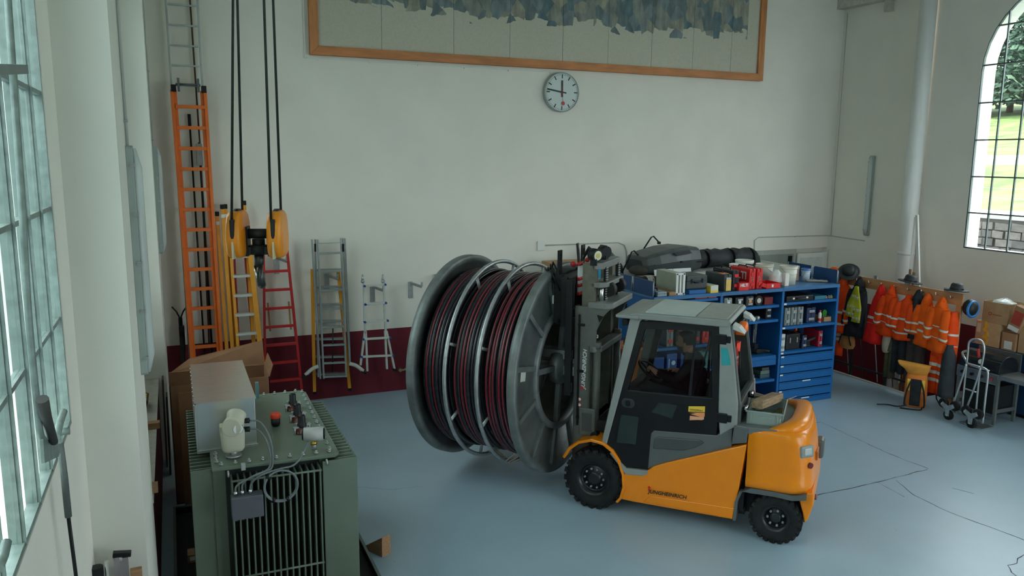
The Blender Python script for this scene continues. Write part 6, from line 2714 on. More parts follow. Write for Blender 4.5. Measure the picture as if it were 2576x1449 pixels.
conduit('grey conduit rising from the lamp on the near left pillar', [(-.275, 6.62, 4.17), (-.275, 6.62, ZC)], clips=[(-.275, 6.62, 4.35), (-.275, 6.62, 5.3)])
conduit('thin conduit rising from the lamp on the far left pillar', [(-.18, 11.75, 4.22), (-.18, 11.75, ZC)], .008, clips=[(-.18, 11.75, 4.3), (-.18, 11.75, 5.2)])
conduit('conduit on the back wall that bends down above the grey table', [at(1372, 617, y=YB - .012), at(1555, 610, y=YB - .012), at(1571, 616, y=YB - .012), at(1577, 632, y=YB - .012), at(1577, 690, y=YB - .012)], clips=[at(1480, 613, y=YB - .012)])
conduit('conduit over the door that runs around the corner to the right lamp', [at(1897, 690, y=YB - .012), at(1898, 605, y=YB - .012), at(1908, 597, y=YB - .012), Vector((XR - .012, YB - .012, 2.47)), Vector((XR - .012, 12.14, 2.45))], clips=[at(2000, 595, y=YB - .012)])
conduit('thin vertical conduit in the corner beside the right lamp', [Vector((XR - .012, YB - .10, 7.2)), Vector((XR - .012, YB - .10, 2.47))], .007)
m = MB()
p = at(1361, 618, y=YB - .02)
m.box((0, 0, 0), (.15, .03, .17))
o = m.build('junction_box', M_WHITE, loc=p, bevel=.004)
tag(o, 'white flush junction box on the back wall above the drum', 'junction box')
m = MB()
p = at(1105, 697, y=YB - .06)
m.box((0, 0, 0), (.16, .10, .10))
o = m.build('wall_box', mat('wall_box_grey', (.42, .43, .37), .6), loc=p, bevel=.006)
tag(o, 'small grey box on the wall just behind the drum flange', 'junction box')

# doors at the right end of the back wall
D1 = MB()
D1.bx(11.40, 12.50, YB - .01, YB + .05, -.0, 2.20)
M_DOORG = mat('door_green_grey', (.26, .30, .26), .5)
d1 = struct(D1.build('door_1', mat('door_frame', (.42, .44, .38), .5)))
m = MB()
m.bx(11.48, 12.42, YB - .03, YB - .012, 0, 2.10)
m.build('door_leaf', M_DOORG, d1)
m = MB()
m.box((12.30, YB - .05, 1.98), (.08, .05, .16))
m.build('door_closer', M_BLACK, d1)
m = MB()
m.bx(12.52, 13.37, YB - .05, YB - .01, 0, 2.10)
d2 = struct(m.build('door_2', M_WHITE, bevel=.004))
m = MB()
m.bx(12.60, 13.22, YB - .056, YB - .048, .2, 2.0)
m.build('door_panel', mat('door_white', (.66, .68, .63), .5), d2)

# ================================================================== RIGHT SIDE: COAT RAIL ON THE STAIR RAILING
M_IRON = mat('black_iron', (.013, .016, .018), .45)
M_RAILW = mat('rail_board', (.50, .24, .10), .55, var=.2, scale=2.5, stretch=(6, 1, 6))
T = thing('coat_rail', 'black iron stair railing with a long wooden coat board on top', 'railing', (11.9, 10.4, 0))
CY0, CY1 = 8.68, 12.6
m = MB()
m.bx(11.86, 11.89, CY0, 11.35, 1.76, 1.96)
W(m, 'coat_board', M_RAILW, T, bevel=.004)
m = MB()
m.bx(11.865, 11.90, CY0 + .02, CY0 + .11, .02, 1.77)
W(m, 'wooden_post', M_RAILW, T, bevel=.004)
for y in (8.75, 9.35, 10.1, 10.9, 11.7, 12.5):
    m = MB()
    m.bx(11.905, 11.945, y - .02, y + .02, .0, 1.75 if y < 11.4 else 1.05)
    W(m, 'post', M_IRON, T)
for z in (.20, 1.0):
    m = MB()
    m.bx(11.91, 11.94, CY0 + .05, CY1, z - .016, z + .016)
    W(m, 'rail', M_IRON, T)
for i in range(11):
    y = 8.9 + i * .34
    m = MB()
    m.cyl((11.925, y, .03), (11.925, y + .17, 1.0), .010, n=6)
    W(m, 'brace', M_IRON if i % 2 else M_GALV, T)
for i in range(9):
    y = 8.85 + i * .28
    m = MB()
    m.tube([(11.86, y, 1.88), (11.80, y, 1.86), (11.785, y, 1.90)], .007, 6)
    m.ball((11.785, y, 1.91), .013, 8, 6)
    W(m, 'coat_hook', M_CHROME, T)
for i, y in enumerate((9.0, 9.78, 10.45)):
    m = MB()
    m.box((11.875, y, 1.99), (.03, .07, .06))
    W(m, 'bracket_plate', M_GALV, T)

M_HV = [mat('hivis_orange', (.95, .12, .008), .75, var=.14, scale=7, spec=.2), mat('hivis_orange_red', (.92, .075, .008), .75, var=.14, scale=7, spec=.2), mat('hivis_scarlet', (.80, .02, .015), .75, var=.12, scale=7, spec=.2)]
M_TAPE = mat('silver_tape', (.70, .70, .62), .4, var=.08)
M_DKCL = mat('dark_cloth', (.025, .028, .033), .85, var=.3, scale=8, spec=.2)


def cloth_tube(path, half_w, half_d, seed, n=18, fold=.16, flat=1.0):
    """Lofted hanging cloth: path of centre points, widths across y and x, with vertical folds."""
    rnd = random.Random(seed)
    ph = [rnd.uniform(0, 6.28) for _ in range(3)]
    kk = [rnd.choice((3, 4, 5)), rnd.choice((6, 7)), 2]
    rings = []
    L = len(path)
    for i, p in enumerate(path):
        t = i / max(L - 1, 1)
        w, d = half_w[i], half_d[i]
        ring = []
        for j in range(n):
            a = 2 * PI * j / n
            f = 1 + fold * (.25 + .75 * t) * (math.sin(kk[0] * a + ph[0] + t * .8) * .6 + math.sin(kk[1] * a + ph[1] - t) * .4)
            ring.append((p[0] + d * f * math.cos(a), p[1] + w * f * math.sin(a), p[2] + .012 * math.sin(2 * a + ph[2]) * t))
        rings.append(ring)
    return rings


def interp(tab, t):
    for (t0, v0), (t1, v1) in zip(tab[:-1], tab[1:]):
        if t <= t1:
            return v0 + (v1 - v0) * (t - t0) / max(t1 - t0, 1e-6)
    return tab[-1][1]


def jacket(label, y, ztop, L, w, col, tapes=(.5, .68), sleeve=True, seed=0, x=11.77, dark=False, group='hi-vis jackets on the coat rail', hood=True, lean=0.0, bands=None, tape_m=None, sl_len=.62, vertical=False):
    T = thing('jacket', label, 'jacket', (x, y, ztop - L), 0, group)
    NR = 15
    wt = [(0, .07), (.06, .10), (.16, .70), (.30, .86), (.6, .95), (1, 1.05)]
    dt = [(0, .05), (.08, .08), (.2, .10), (.5, .11), (1, .125)]
    path = [(x + .0, y + lean * i / (NR - 1), ztop - L * i / (NR - 1)) for i in range(NR)]
    hw = [max(.05, w * interp(wt, i / (NR - 1))) for i in range(NR)]
    hd = [interp(dt, i / (NR - 1)) for i in range(NR)]
    rings = cloth_tube(path, hw, hd, seed)
    m = MB()
    m.loft(rings)
    bd = W(m, 'body', col, T)
    if hood:
        m = MB()
        rr = []
        for i in range(6):
            t = i / 5
            rr.append([(x - .02 + (.02 + .055 * math.sin(PI * t * .8)) * math.cos(a), y + (.022 + .085 * t) * math.sin(a) + .015 * math.sin(3 * a + seed), ztop + .05 - .17 * t + .025 * math.cos(a)) for a in [2 * PI * j / 12 for j in range(12)]])
        m.loft(rr)
        W(m, 'collar', col, T)
    for tv in tapes:
        i0 = tv * (NR - 1)
        i, f = int(i0), i0 - int(i0)
        cr = []
        for dz in (0, .62):
            k = min(i + 1, NR - 1)
            g = min(f + dz, 1)
            cx = path[i][0]
            ring = []
            for pa, pb in zip(rings[i], rings[k]):
                q = [pa[q_] + (pb[q_] - pa[q_]) * g for q_ in range(3)]
                cy = path[i][1] + (path[k][1] - path[i][1]) * g
                ring.append((cx + (q[0] - cx) * 1.05, cy + (q[1] - cy) * 1.025, q[2]))
            cr.append(ring)
        m = MB()
        m.loft(cr, caps=False)
        W(m, 'reflective_tape', tape_m or M_TAPE, T, under=bd)
    if sleeve:
        rnd = random.Random(seed + 50)
        for s in (1, -1):
            NS = 8
            p0 = Vector((x - .04, y + s * w * .62, ztop - L * .17))
            sp = []
            Ls = L * sl_len
            for i in range(NS):
                t = i / (NS - 1)
                sp.append((p0.x - .06 * math.sin(PI * t * .6), p0.y + s * w * (.28 * t - .10 * t * t) + lean * t * .6, p0.z - Ls * t))
            r = [.06, .075, .078, .075, .072, .07, .068, .07]
            rg = cloth_tube(sp, r, [q * .85 for q in r], seed + (3 if s > 0 else 9), n=12, fold=.14)
            m = MB()
            m.loft(rg)
            slv = W(m, 'sleeve', col, T)
            for i in (4, 6):
                if not tapes:
                    continue
                a, b = rg[i], rg[i + 1]
                c = sp[i]
                m = MB()
                rr = []
                for g in (.1, .55):
                    rr.append([(c[0] + (pa[0] + (pb[0] - pa[0]) * g - c[0]) * 1.06, c[1] + (pa[1] + (pb[1] - pa[1]) * g - c[1]) * 1.06, pa[2] + (pb[2] - pa[2]) * g) for pa, pb in zip(a, b)])
                m.loft(rr, caps=False)
                W(m, 'sleeve_tape', tape_m or M_TAPE, T, under=slv)
    return T


jacket('orange hi-vis jacket at the left end of the coat rail beside the blue rack', 11.08, 1.86, 1.02, .25, M_HV[1], (.58, .80), seed=1)
jacket('dark jacket under the yellow vest on the coat rail', 10.70, 1.90, 1.08, .22, M_DKCL, (), seed=2, group='dark clothes on the coat rail', lean=.05)
jacket('scarlet hi-vis jacket third along the coat rail from the blue rack', 10.20, 1.84, 1.04, .17, M_HV[2], (.52, .64), seed=3, sleeve=False, lean=.12)
jacket('orange hi-vis jacket with two tapes in the middle of the coat rail', 9.98, 1.86, .86, .17, M_HV[1], (.55, .70), seed=4, lean=.08)
jacket('orange jacket with black side panel and slanting tape on the coat rail', 9.62, 1.80, .80, .20, M_HV[1], (.50, .82), seed=5, hood=False, lean=.06)
jacket('bright orange hi-vis jacket with large collar next to the dark jacket', 9.25, 1.82, .84, .17, M_HV[0], (.50, .66), seed=6)
jacket('bright orange hi-vis jacket with wide cuffs near the right end of the coat rail', 8.93, 1.82, .86, .19, M_HV[0], (.48, .70), seed=7, x=11.72)
jacket('orange hi-vis jacket hanging at the very end of the coat rail', 8.74, 1.66, .80, .10, M_HV[1], (.45, .7), seed=8, sleeve=False, hood=False)
jacket('black jacket hanging between two orange jackets on the coat rail', 9.43, 1.86, .80, .10, M_DKCL, (), seed=9, sleeve=False, group='dark clothes on the coat rail')
jacket('long dark grey jacket hanging low at the end post of the coat rail', 8.70, 1.12, .88, .13, mat('grey_cloth', (.045, .052, .06), .85, var=.2, spec=.2), (), seed=10, x=11.70, sleeve=False, hood=False, group='dark clothes on the coat rail')
# yellow vest over the dark jacket
T = thing('safety_vest', 'yellow safety vest with silver bands over the dark jacket', 'vest', (11.62, 10.63, 1.02))
M_HVY = mat('hivis_yellow', (.62, .60, .03), .7, var=.12, scale=8)
for s, ya, yb, L in ((1, 10.72, 10.80, .58), (-1, 10.58, 10.50, .66)):
    m = MB()
    rr = []
    for i in range(8):
        t = i / 7
        yc2 = 10.66 + (ya - 10.66) * min(1, t * 1.6) if s > 0 else 10.64 + (ya - 10.64) * min(1, t * 1.6)
        w = .02 + .075 * min(1, t * 1.7)
        rr.append([(11.64 - .05 * t + .012 * math.sin(6 * a + s) + .022 * math.cos(a), yc2 + w * math.sin(a), 1.80 - L * t) for a in [2 * PI * j / 12 for j in range(12)]])
    m.loft(rr)
    vp = W(m, 'panel', M_HVY, T)
    for t0 in (.28, .62, .86):
        z = 1.80 - L * t0
        yc2 = (10.66 if s > 0 else 10.64) + (ya - (10.66 if s > 0 else 10.64)) * min(1, t0 * 1.6)
        w = .02 + .075 * min(1, t0 * 1.7) + .003
        m = MB()
        m.loft([[(11.64 - .05 * t0 + .028 * math.cos(a), yc2 + w * math.sin(a), z + dz) for a in [2 * PI * j / 12 for j in range(12)]] for dz in (0, -.05)])
        W(m, 'silver_band', M_TAPE, T, under=vp)


# trousers and bags hanging below
def trousers(label, y, ztop, L, col, tapes, seed, x=11.80, w=.11):
    T = thing('trousers', label, 'trousers', (x, y, ztop - L), 0, 'work trousers on the coat rail')
    m = MB()
    pth = [(x, y, ztop - .3 * L * i / 3) for i in range(4)]
    m.loft(cloth_tube(pth, [w * .8, w, w * 1.1, w * 1.1], [.07, .08, .085, .085], seed, fold=.1))
    W(m, 'waist', col, T)
    for s in (1, -1):
        pth = [(x, y + s * w * .52, ztop - L * (.27 + .73 * i / 5)) for i in range(6)]
        rg = cloth_tube(pth, [w * .56] * 6, [.075] * 6, seed + 4 + s, n=12, fold=.12)
        m = MB()
        m.loft(rg)
        lg = W(m, 'leg', col, T)
        for i in tapes:
            m = MB()
            c = pth[i]
            m.loft([[(c[0] + (p[0] - c[0]) * 1.05, c[1] + (p[1] - c[1]) * 1.05, p[2] - dz) for p in rg[i]] for dz in (0, .055)], caps=False)
            W(m, 'leg_tape', M_TAPE, T, under=lg)
    return T


trousers('red-orange work trousers with four tapes below the right end jackets', 8.90, 1.14, .92, M_HV[1], (1, 2, 3), 3, x=11.74, w=.15)
trousers('red-orange work trousers hanging low beside the blue rack', 11.18, .98, .62, M_HV[1], (0, 1), 5, w=.13)
trousers('black work trousers in the middle of the coat rail', 9.75, 1.22, .85, M_DKCL, (), 7, w=.14)
trousers('dark brown work trousers behind the orange backpack', 9.42, 1.18, .80, mat('brown_cloth', (.05, .04, .035), .85, var=.25), (), 9, w=.15)
trousers('olive work trousers low in the middle of the coat rail', 9.92, .95, .72, mat('olive_cloth', (.07, .07, .035), .85, var=.25), (), 12, w=.09)
m = MB()
m.loft(cloth_tube([(11.74, 9.98, 1.02 - .08 * i) for i in range(5)], [.06, .085, .09, .085, .07], [.05] * 5, 21, n=14))
o = m.build('tool_pouch', mat('pouch_pale', (.50, .42, .32), .8, var=.15))
o.data.transform(Matrix.Translation((-11.74, -9.98, -.70)))
o.location = (11.74, 9.98, .70)
tag(o, 'pale cloth pouch hanging below the orange jackets', 'pouch')
# small orange bag with black edging
T = thing('shoulder_bag', 'faded orange bag with black edging hanging low by the blue rack', 'bag', (11.76, 10.88, .55))
m = MB()
m.loft([[(11.76 + .07 * k * math.cos(a), 10.88 + w * math.sin(a), z) for a in [2 * PI * j / 14 for j in range(14)]] for z, w, k in ((.93, .05, .4), (.86, .12, .8), (.74, .17, 1), (.64, .18, 1), (.57, .14, .9), (.55, .08, .6))])
W(m, 'body', mat('faded_orange', (.62, .27, .08), .8, var=.2, scale=5), T)
for dy in (-.10, .10):
    m = MB()
    m.tube([(11.71, 10.88 + dy * .4, .93), (11.685, 10.88 + dy, .78), (11.69, 10.88 + dy * 1.5, .64)], .012, 6)
    W(m, 'black_edging', M_BLACK, T)
# orange bag at far left top, white-grey pack
T = thing('small_backpack', 'grey and orange pack hanging at the far left of the coat board', 'backpack', (11.75, 11.35, 1.60))
m = MB()
m.loft([[(11.75 + .08 * k * math.cos(a), 11.35 + .13 * k * math.sin(a), z) for a in [2 * PI * j / 14 for j in range(14)]] for z, k in ((1.60, .7), (1.64, 1), (1.80, 1.05), (1.96, .95), (2.02, .6))])
W(m, 'body', mat('pack_grey', (.48, .46, .42), .8, var=.1), T)
m = MB()
m.loft([[(11.75 + .088 * k * math.cos(a), 11.33 + .14 * k * math.sin(a), z) for a in [2 * PI * j / 14 for j in range(14)]] for z, k in ((1.94, 1.0), (2.03, .8), (2.07, .35))])
m.loft([[(11.75 + .088 * k * math.cos(a), 11.35 + .138 * k * math.sin(a), z) for a in [2 * PI * j / 14 for j in range(14)]] for z, k in ((1.58, .8), (1.64, 1.03))])
W(m, 'lid', M_HV[0], T)


# hats and helmet on the board
def hat(label, p, r, col, tilt=(0, 0, 0)):
    T = thing('felt_hat', label, 'hat', p, 0, 'dark hats on the coat board')
    T.rotation_euler = tilt
    m = MB()
    m.lathe([(r * .52, 0), (r * .98, -.005), (r, .012), (r * .9, .012), (r * .58, .01), (r * .53, .04), (r * .48, .10), (r * .36, .125), (.001, .115)], 28)
    m.build('crown_and_brim', col, T)
    m = MB()
    m.lathe([(r * .575, .012), (r * .56, .04)], 28)
    m.build('hat_band', M_BLACK, T)


M_HAT = mat('hat_black', (.016, .019, .022), .6, var=.2)
hat('black felt hat hung on the coat board by the blue rack, tilted', (11.76, 10.98, 2.02), .20, M_HAT, (.25, -.75, .3))
hat('black wide hat lying on the middle of the coat board', (11.88, 9.72, 2.01), .20, M_HAT, (.1, .12, 0))
hat('dark hat with a round crown at the right end of the coat board', (11.88, 8.82, 2.0), .19, M_HAT, (0, .05, 0))
T = thing('safety_helmet', 'black and blue safety helmet hanging on the end of the coat board', 'helmet', (11.98, 8.62, 1.74))
m = MB()
m.ball((0, 0, 0), (.13, .11, .14), 18, 10)
m.build('shell', M_CASE_K, T)
m = MB()
m.ring(.125, .022, Matrix.Translation((0, -.05, -.02)) @ Matrix.Rotation(PI / 2, 4, 'X'), 28, 8)
m.build('blue_rim', mat('helmet_blue', (.02, .20, .55), .35), T)

# orange backpack on the floor
BP = thing('backpack', 'orange roll-top backpack with black back panel standing on the floor', 'backpack', at(2300, 1022, z=0), math.radians(36))
rr = []
for z, w, d in ((0, .15, .09), (.03, .17, .11), (.20, .175, .12), (.40, .17, .115), (.52, .16, .10), (.57, .15, .06), (.60, .16, .03)):
    rr.append([(d * math.copysign(abs(math.cos(a)) ** .7, math.cos(a)), w * math.copysign(abs(math.sin(a)) ** .8, math.sin(a)), z) for a in [2 * PI * j / 20 for j in range(20)]])
m = MB()
m.loft(rr)
M_BPO = mat('backpack_orange', (.72, .20, .03), .7, var=.2, scale=4)
m.build('body', M_BPO, BP)
m = MB()
m.loft([[(dx + d * math.cos(a), dy + w * math.sin(a), z + .02 * math.sin(a)) for a in [2 * PI * j / 20 for j in range(20)]] for dx, dy, z, w, d in ((0, 0, .55, .155, .07), (-.03, .02, .62, .18, .03), (-.09, .05, .70, .235, .015), (-.10, .06, .755, .25, .010), (-.04, .05, .765, .25, .008))])
m.build('roll_top', mat('backpack_amber', (.72, .30, .04), .7, var=.3, scale=3), BP)
m = MB()
m.box((-.122, 0, .27), (.03, .16, .46))
m.build('back_pad', M_DKCL, BP, bevel=.012)
for s in (1, -1):
    m = MB()
    m.tube(smooth([(-.125, s * .06, .49), (-.16, s * .10, .40), (-.15, s * .135, .25), (-.13, s * .15, .08), (-.12, s * .14, .03)]), .014, 6)
    m.build('shoulder_strap', M_DKCL, BP)
    m = MB()
    m.bx(-.136, -.128, s * .11 - .022, s * .11 + .022, .30, .50)
    m.build('amber_stripe', M_YELLOW, BP)
m = MB()
m.tube(smooth([(-.12, .12, .03), (-.20, .25, .012), (-.18, .40, .012), (-.25, .55, .010)]), .012, 6)
m.build('hip_strap', M_BLACK, BP)
m = MB()
m.tube(smooth([(-.12, -.12, .03), (-.22, -.10, .014), (-.26, .05, .012), (-.27, .2, .012)]), .012, 6)
m.build('hip_strap', M_BLACK, BP)
# a second orange bag and shoes behind
T = thing('duffel_bag', 'brown-orange bag lying on the floor behind the long grey jacket', 'bag', (11.83, 8.83, .22))
m = MB()
m.loft([[(11.83 + .05 * k * math.cos(a), 8.83 + .16 * k * math.sin(a), z) for a in [2 * PI * j / 14 for j in range(14)]] for z, k in ((.22, .5), (.25, .9), (.33, 1), (.40, .8))])
W(m, 'body', mat('duffel_brown', (.30, .09, .03), .8, var=.2), T)
m = MB()
m.tube([(11.80, 8.75, .25), (11.79, 8.80, .10), (11.80, 8.85, .02), (11.79, 8.92, .12), (11.80, 8.95, .25)], .012, 6)
W(m, 'strap', M_BLACK, T)

# white slats leaning behind the coat board, wooden offcuts
for i, (pa, pb, lab) in enumerate(((at(2311, 700, x=12.90), at(2307, 541, x=13.00), 'white wooden lath leaning against the right wall, the upright one'), (at(2287, 700, x=12.96), at(2302, 546, x=13.02), 'white wooden lath leaning against the right wall, the slanting one'))):
    pa = pa + (pa - pb) * 1.75
    m = MB()
    pa, pb = Vector(pa), Vector(pb)
    m.bar(pa - pa, pb - pa, .03, .08)
    o = m.build('wooden_lath', M_WHITE, loc=pa, bevel=.003)
    tag(o, lab, 'slat', 'white slats by the column')
for i, (y, z, lab) in enumerate(((10.55, 2.07, 'taller brown wood offcut in front of the round column'), (10.47, 2.02, 'shorter brown wood offcut beside the white slats'))):
    m = MB()
    m.bar((0, 0, 0), (.02, .04, z + 1.5), .02, .07)
    o = m.build('wood_offcut', M_WOOD, loc=(12.9, y, -1.5))
    tag(o, lab, 'wood')

# hand truck -------------------------------------------------------
HT = thing('hand_truck', 'aluminium stair-climbing hand truck with triple wheels in front of the barbecue', 'hand truck', (11.4, 8.15, 0))
M_ALT = mat('truck_aluminium', (.55, .57, .56), .3, .85, var=.08)


def hq(u, v, x=11.1):
    return at(u, v, x=x)


def q4(a, b):
    return 2340 + a / 4.0254, 730 + b / 4.0254


def tubept(lst, r, name='frame_tube', n=8):
    m = MB()
    m.tube(smooth(lst, 5), r, n)
    return W(m, name, M_ALT, HT)


X0 = 11.36
loop = [(370, 735), (383, 620), (390, 540), (415, 505), (460, 497), (515, 512), (543, 555), (545, 640), (520, 770)]
tubept([hq(*q4(a, b), X0) for a, b in loop], .017)
tubept([hq(*q4(375, 740), X0), hq(*q4(510, 780), X0)], .015)
tubept([hq(*q4(370, 740), X0), hq(*q4(300, 960), X0), hq(*q4(235, 1150), X0)], .016)
tubept([hq(*q4(370, 740), X0 + .02), hq(*q4(345, 980), X0 + .02), hq(*q4(322, 1215), X0 + .02)], .016)
tubept([hq(*q4(512, 780), X0), hq(*q4(440, 1010), X0), hq(*q4(370, 1190), X0), hq(*q4(366, 1235), X0)], .016)
tubept([hq(*q4(512, 780), X0 + .02), hq(*q4(490, 950), X0 + .02), hq(*q4(462, 1240), X0 + .02)], .016)
tubept([hq(*q4(520, 782), X0 + .01), hq(*q4(560, 800), X0 + .01), hq(*q4(585, 850), X0 + .01), hq(*q4(560, 1090), X0 + .01), hq(*q4(530, 1350), X0 + .01)], .017)
tubept([hq(*q4(345, 995), X0 + .02), hq(*q4(470, 1035), X0 + .02)], .013)
tubept([hq(*q4(235, 1150), X0), hq(*q4(245, 1195), X0), hq(*q4(300, 1230), X0), hq(*q4(350, 1250), X0)], .016)
tubept([hq(*q4(375, 735), X0 + .03), hq(*q4(325, 635), X0 + .10), hq(*q4(380, 615), X0 + .12)], .018, 'grip_loop')
m = MB()
m.tube([hq(*q4(498, 680), X0), hq(*q4(490, 640), X0), hq(*q4(485, 595), X0)], .022, 10)
W(m, 'red_grip', M_RED, HT)
m = MB()
m.bx(X0 - .02, X0 + .28, at(*q4(440, 1330), x=X0).y - .16, at(*q4(440, 1330), x=X0).y + .22, .005, .02)
W(m, 'toe_plate', M_ALT, HT)
axc = [at(*q4(425, 1275), x=11.30), at(*q4(190, 1200), x=11.32)]
for ci, c in enumerate(axc):
    c = Vector((c.x, c.y, .19))
    m = MB()
    tri = []
    for i in range(3):
        a = 2 * PI * i / 3 + .5
        tri.append((.13 * math.cos(a), .13 * math.sin(a)))
    pts = []
    for i in range(3):
        a = 2 * PI * i / 3 + .5
        for da in (-.25, .25):
            pts.append((c.y + .13 * math.cos(a + da), c.z + .13 * math.sin(a + da)))
        am = a + PI / 3
        pts.append((c.y + .045 * math.cos(am), c.z + .045 * math.sin(am)))
    m.prism(pts, 'x', c.x - .045, c.x - .035)
    W(m, 'spider_plate', M_GALV, HT)
    for i in range(3):
        a = 2 * PI * i / 3 + .5
        wc = Vector((c.x, c.y + .115 * math.cos(a), c.z + .115 * math.sin(a)))
        m = MB()
        m.lathe([(.03, -.028), (.070, -.030), (.080, -.018), (.080, .018), (.070, .030), (.03, .028)], 24, Matrix.Translation(wc) @ Matrix.Rotation(PI / 2, 4, 'Y'))
        m.cyl(wc - Vector((.03, 0, 0)), wc + Vector((.03, 0, 0)), .032, n=12)
        wo = W(m, 'wheel', M_RUBBER, HT)
        m = MB()
        m.cyl(wc - Vector((.052, 0, 0)), wc - Vector((.034, 0, 0)), .014, n=8)
        W(m, 'wheel_bolt', M_CHROME, HT, under=wo)
m = MB()
m.cyl(Vector((11.32, axc[0].y, .19)), Vector((11.34, axc[1].y, .19)), .012, n=8)
W(m, 'axle', M_GALV, HT)

# barbecue ---------------------------------------------------------
BQ = thing('gas_barbecue', 'steel gas barbecue with black domed hood and side shelf', 'barbecue', (11.98, 8.18, 0))
M_STL = mat('grill_steel', (.33, .35, .35), .35, .8, var=.1)
M_HOOD = mat('hood_black', (.012, .014, .016), .18, var=.1)
by0, by1, bxf, bxb = 7.84, 8.56, 11.75, 12.21
for (x, y) in ((bxf, by0 + .02), (bxb, by0 + .02), (bxf, by1 - .04), (bxb, by1 - .04)):
    m = MB()
    m.bx(x - .022, x + .022, y - .022, y + .022, 0, .74)
    W(m, 'leg', mat('leg_grey', (.20, .22, .21), .4, .5), BQ)
m = MB()
m.bx(bxf - .02, bxf + .02, by0, by1, .64, .82)
m.bx(bxf, bxb, by0, by1, .72, .82)
W(m, 'burner_box', M_STL, BQ)
m = MB()
m.bx(bxf - .026, bxf - .02, by0 + .03, by1 - .03, .66, .80)
cp_ = W(m, 'control_panel', mat('panel_steel', (.22, .23, .23), .35, .7), BQ)
for i in range(4):
    m = MB()
    y = by0 + .11 + i * .165
    m.cyl((bxf - .06, y, .73), (bxf - .026, y, .73), .024 if i else .018, n=16)
    W(m, 'knob', M_BLACK if i else M_RED, BQ, under=cp_)
rr = []
for i in range(9):
    a = PI * i / 8
    rr.append((bxf + .225 - .235 * math.cos(a), .82 + .27 * math.sin(a) ** .75))
m = MB()
m.prism(rr, 'y', by0 + .02, by1 - .02)
hd = W(m, 'hood', M_HOOD, BQ, bevel=.01)
m = MB()
m.bar((bxf + .07, by0 + .03, 1.02), (bxf + .07, by1 - .03, 1.02), .006, .08, up=(1, 0, .8))
W(m, 'chrome_strip', M_CHROME, BQ, under=hd)
m = MB()
m.cyl((bxf + .03, 8.17, .94), (bxf - .02, 8.17, .96), .04, n=18)
W(m, 'thermometer', M_CHROME, BQ, under=hd)
m = MB()
m.tube([(bxf - .01, by0 + .15, .85), (bxf - .06, by0 + .15, .86), (bxf - .06, by1 - .15, .86), (bxf - .01, by1 - .15, .85)], .012, 8)
W(m, 'hood_handle', M_CHROME, BQ, under=hd)
m = MB()
m.bx(bxb, bxb + .02, by0, by1, .78, 1.10)
W(m, 'rear_panel', M_STL, BQ)
m = MB()
m.bx(bxf - .02, bxb, 7.38, by0 - .005, .79, .815)
m.bx(bxf - .02, bxf, 7.38, by0 - .005, .75, .815)
W(m, 'side_shelf', M_STL, BQ, bevel=.004)
for z in (.22,):
    m = MB()
    m.bx(bxf, bxb, by0, by0 + .03, z - .03, z + .03)
    W(m, 'stretcher', M_STL, BQ)
    m = MB()
    m.bx(bxf, bxb, by1 - .06, by1 - .03, z - .03, z + .03)
    W(m, 'stretcher', M_STL, BQ)
m = MB()
m.bx(bxf, bxf + .03, by0, by1, .06, .12)
W(m, 'stretcher', M_STL, BQ)
m = MB()
m.bx(bxf + .06, bxb - .02, by0 + .06, by1 - .08, .14, .60)
W(m, 'gas_bottle_shroud', M_TRAY, BQ)

# blue cabinet with boxes on top
CBX = 12.46
CB = thing('blue_cabinet', 'long dark blue metal cabinet against the wall behind the barbecue', 'cabinet', (12.9, 7.2, 0))
M_CABB = mat('cabinet_blue', (.012, .05, .12), .4, var=.08)
m = MB()
m.bx(CBX + .02, 13.36, 5.4, 8.90, .06, 1.00)
W(m, 'body', M_CABB, CB)
m = MB()
m.bx(CBX - .02, 13.37, 5.36, 8.93, 1.00, 1.06)
W(m, 'top', M_CABB, CB, bevel=.006)
for i in range(4):
    ya = 5.45 + i * .865
    m = MB()
    m.bx(CBX, CBX + .022, ya, ya + .83, .12, .96)
    d = W(m, 'door', M_CABB, CB, bevel=.004)
    m = MB()
    m.bx(CBX - .025, CBX + .002, ya + .72, ya + .76, .62, .78)
    W(m, 'handle', M_BLACK, CB, under=d, bevel=.004)
m = MB()
m.bx(CBX + .06, 13.3, 5.45, 8.85, 0, .06)
W(m, 'plinth', M_BLACK, CB)
BXM = [mat('box_kraft_%d' % i, c, .8, var=.08, scale=10) for i, c in enumerate(((.42, .26, .13), (.50, .32, .17), (.36, .20, .10), (.47, .29, .15)))]


def kraft(label, p, d, rot, mi, group='cardboard boxes on the blue cabinet', tape=True, openb=False):
    T = thing('cardboard_box', label, 'box', p, rot, group)
    m = MB()
    a, b, h = d
    if openb:
        t = .008
        m.bx(-a / 2, a / 2, -b / 2, b / 2, 0, t)
        m.bx(-a / 2, -a / 2 + t, -b / 2, b / 2, 0, h)
        m.bx(a / 2 - t, a / 2, -b / 2, b / 2, 0, h)
        m.bx(-a / 2, a / 2, -b / 2, -b / 2 + t, 0, h)
        m.bx(-a / 2, a / 2, b / 2 - t, b / 2, 0, h)
    else:
        m.bx(-a / 2, a / 2, -b / 2, b / 2, 0, h)
    m.build('body', BXM[mi], T, bevel=.004)
    return T


ZB = 1.062


def kx(a, b, z, x=None):
    return at(*q4(a, b), z=z)


def kb(bl, br, tl, xf=12.44):
    p, q, r = at(*q4(*bl), x=xf), at(*q4(*br), x=xf), at(*q4(*tl), x=xf)
    return p.y, q.y, p.z, r.z


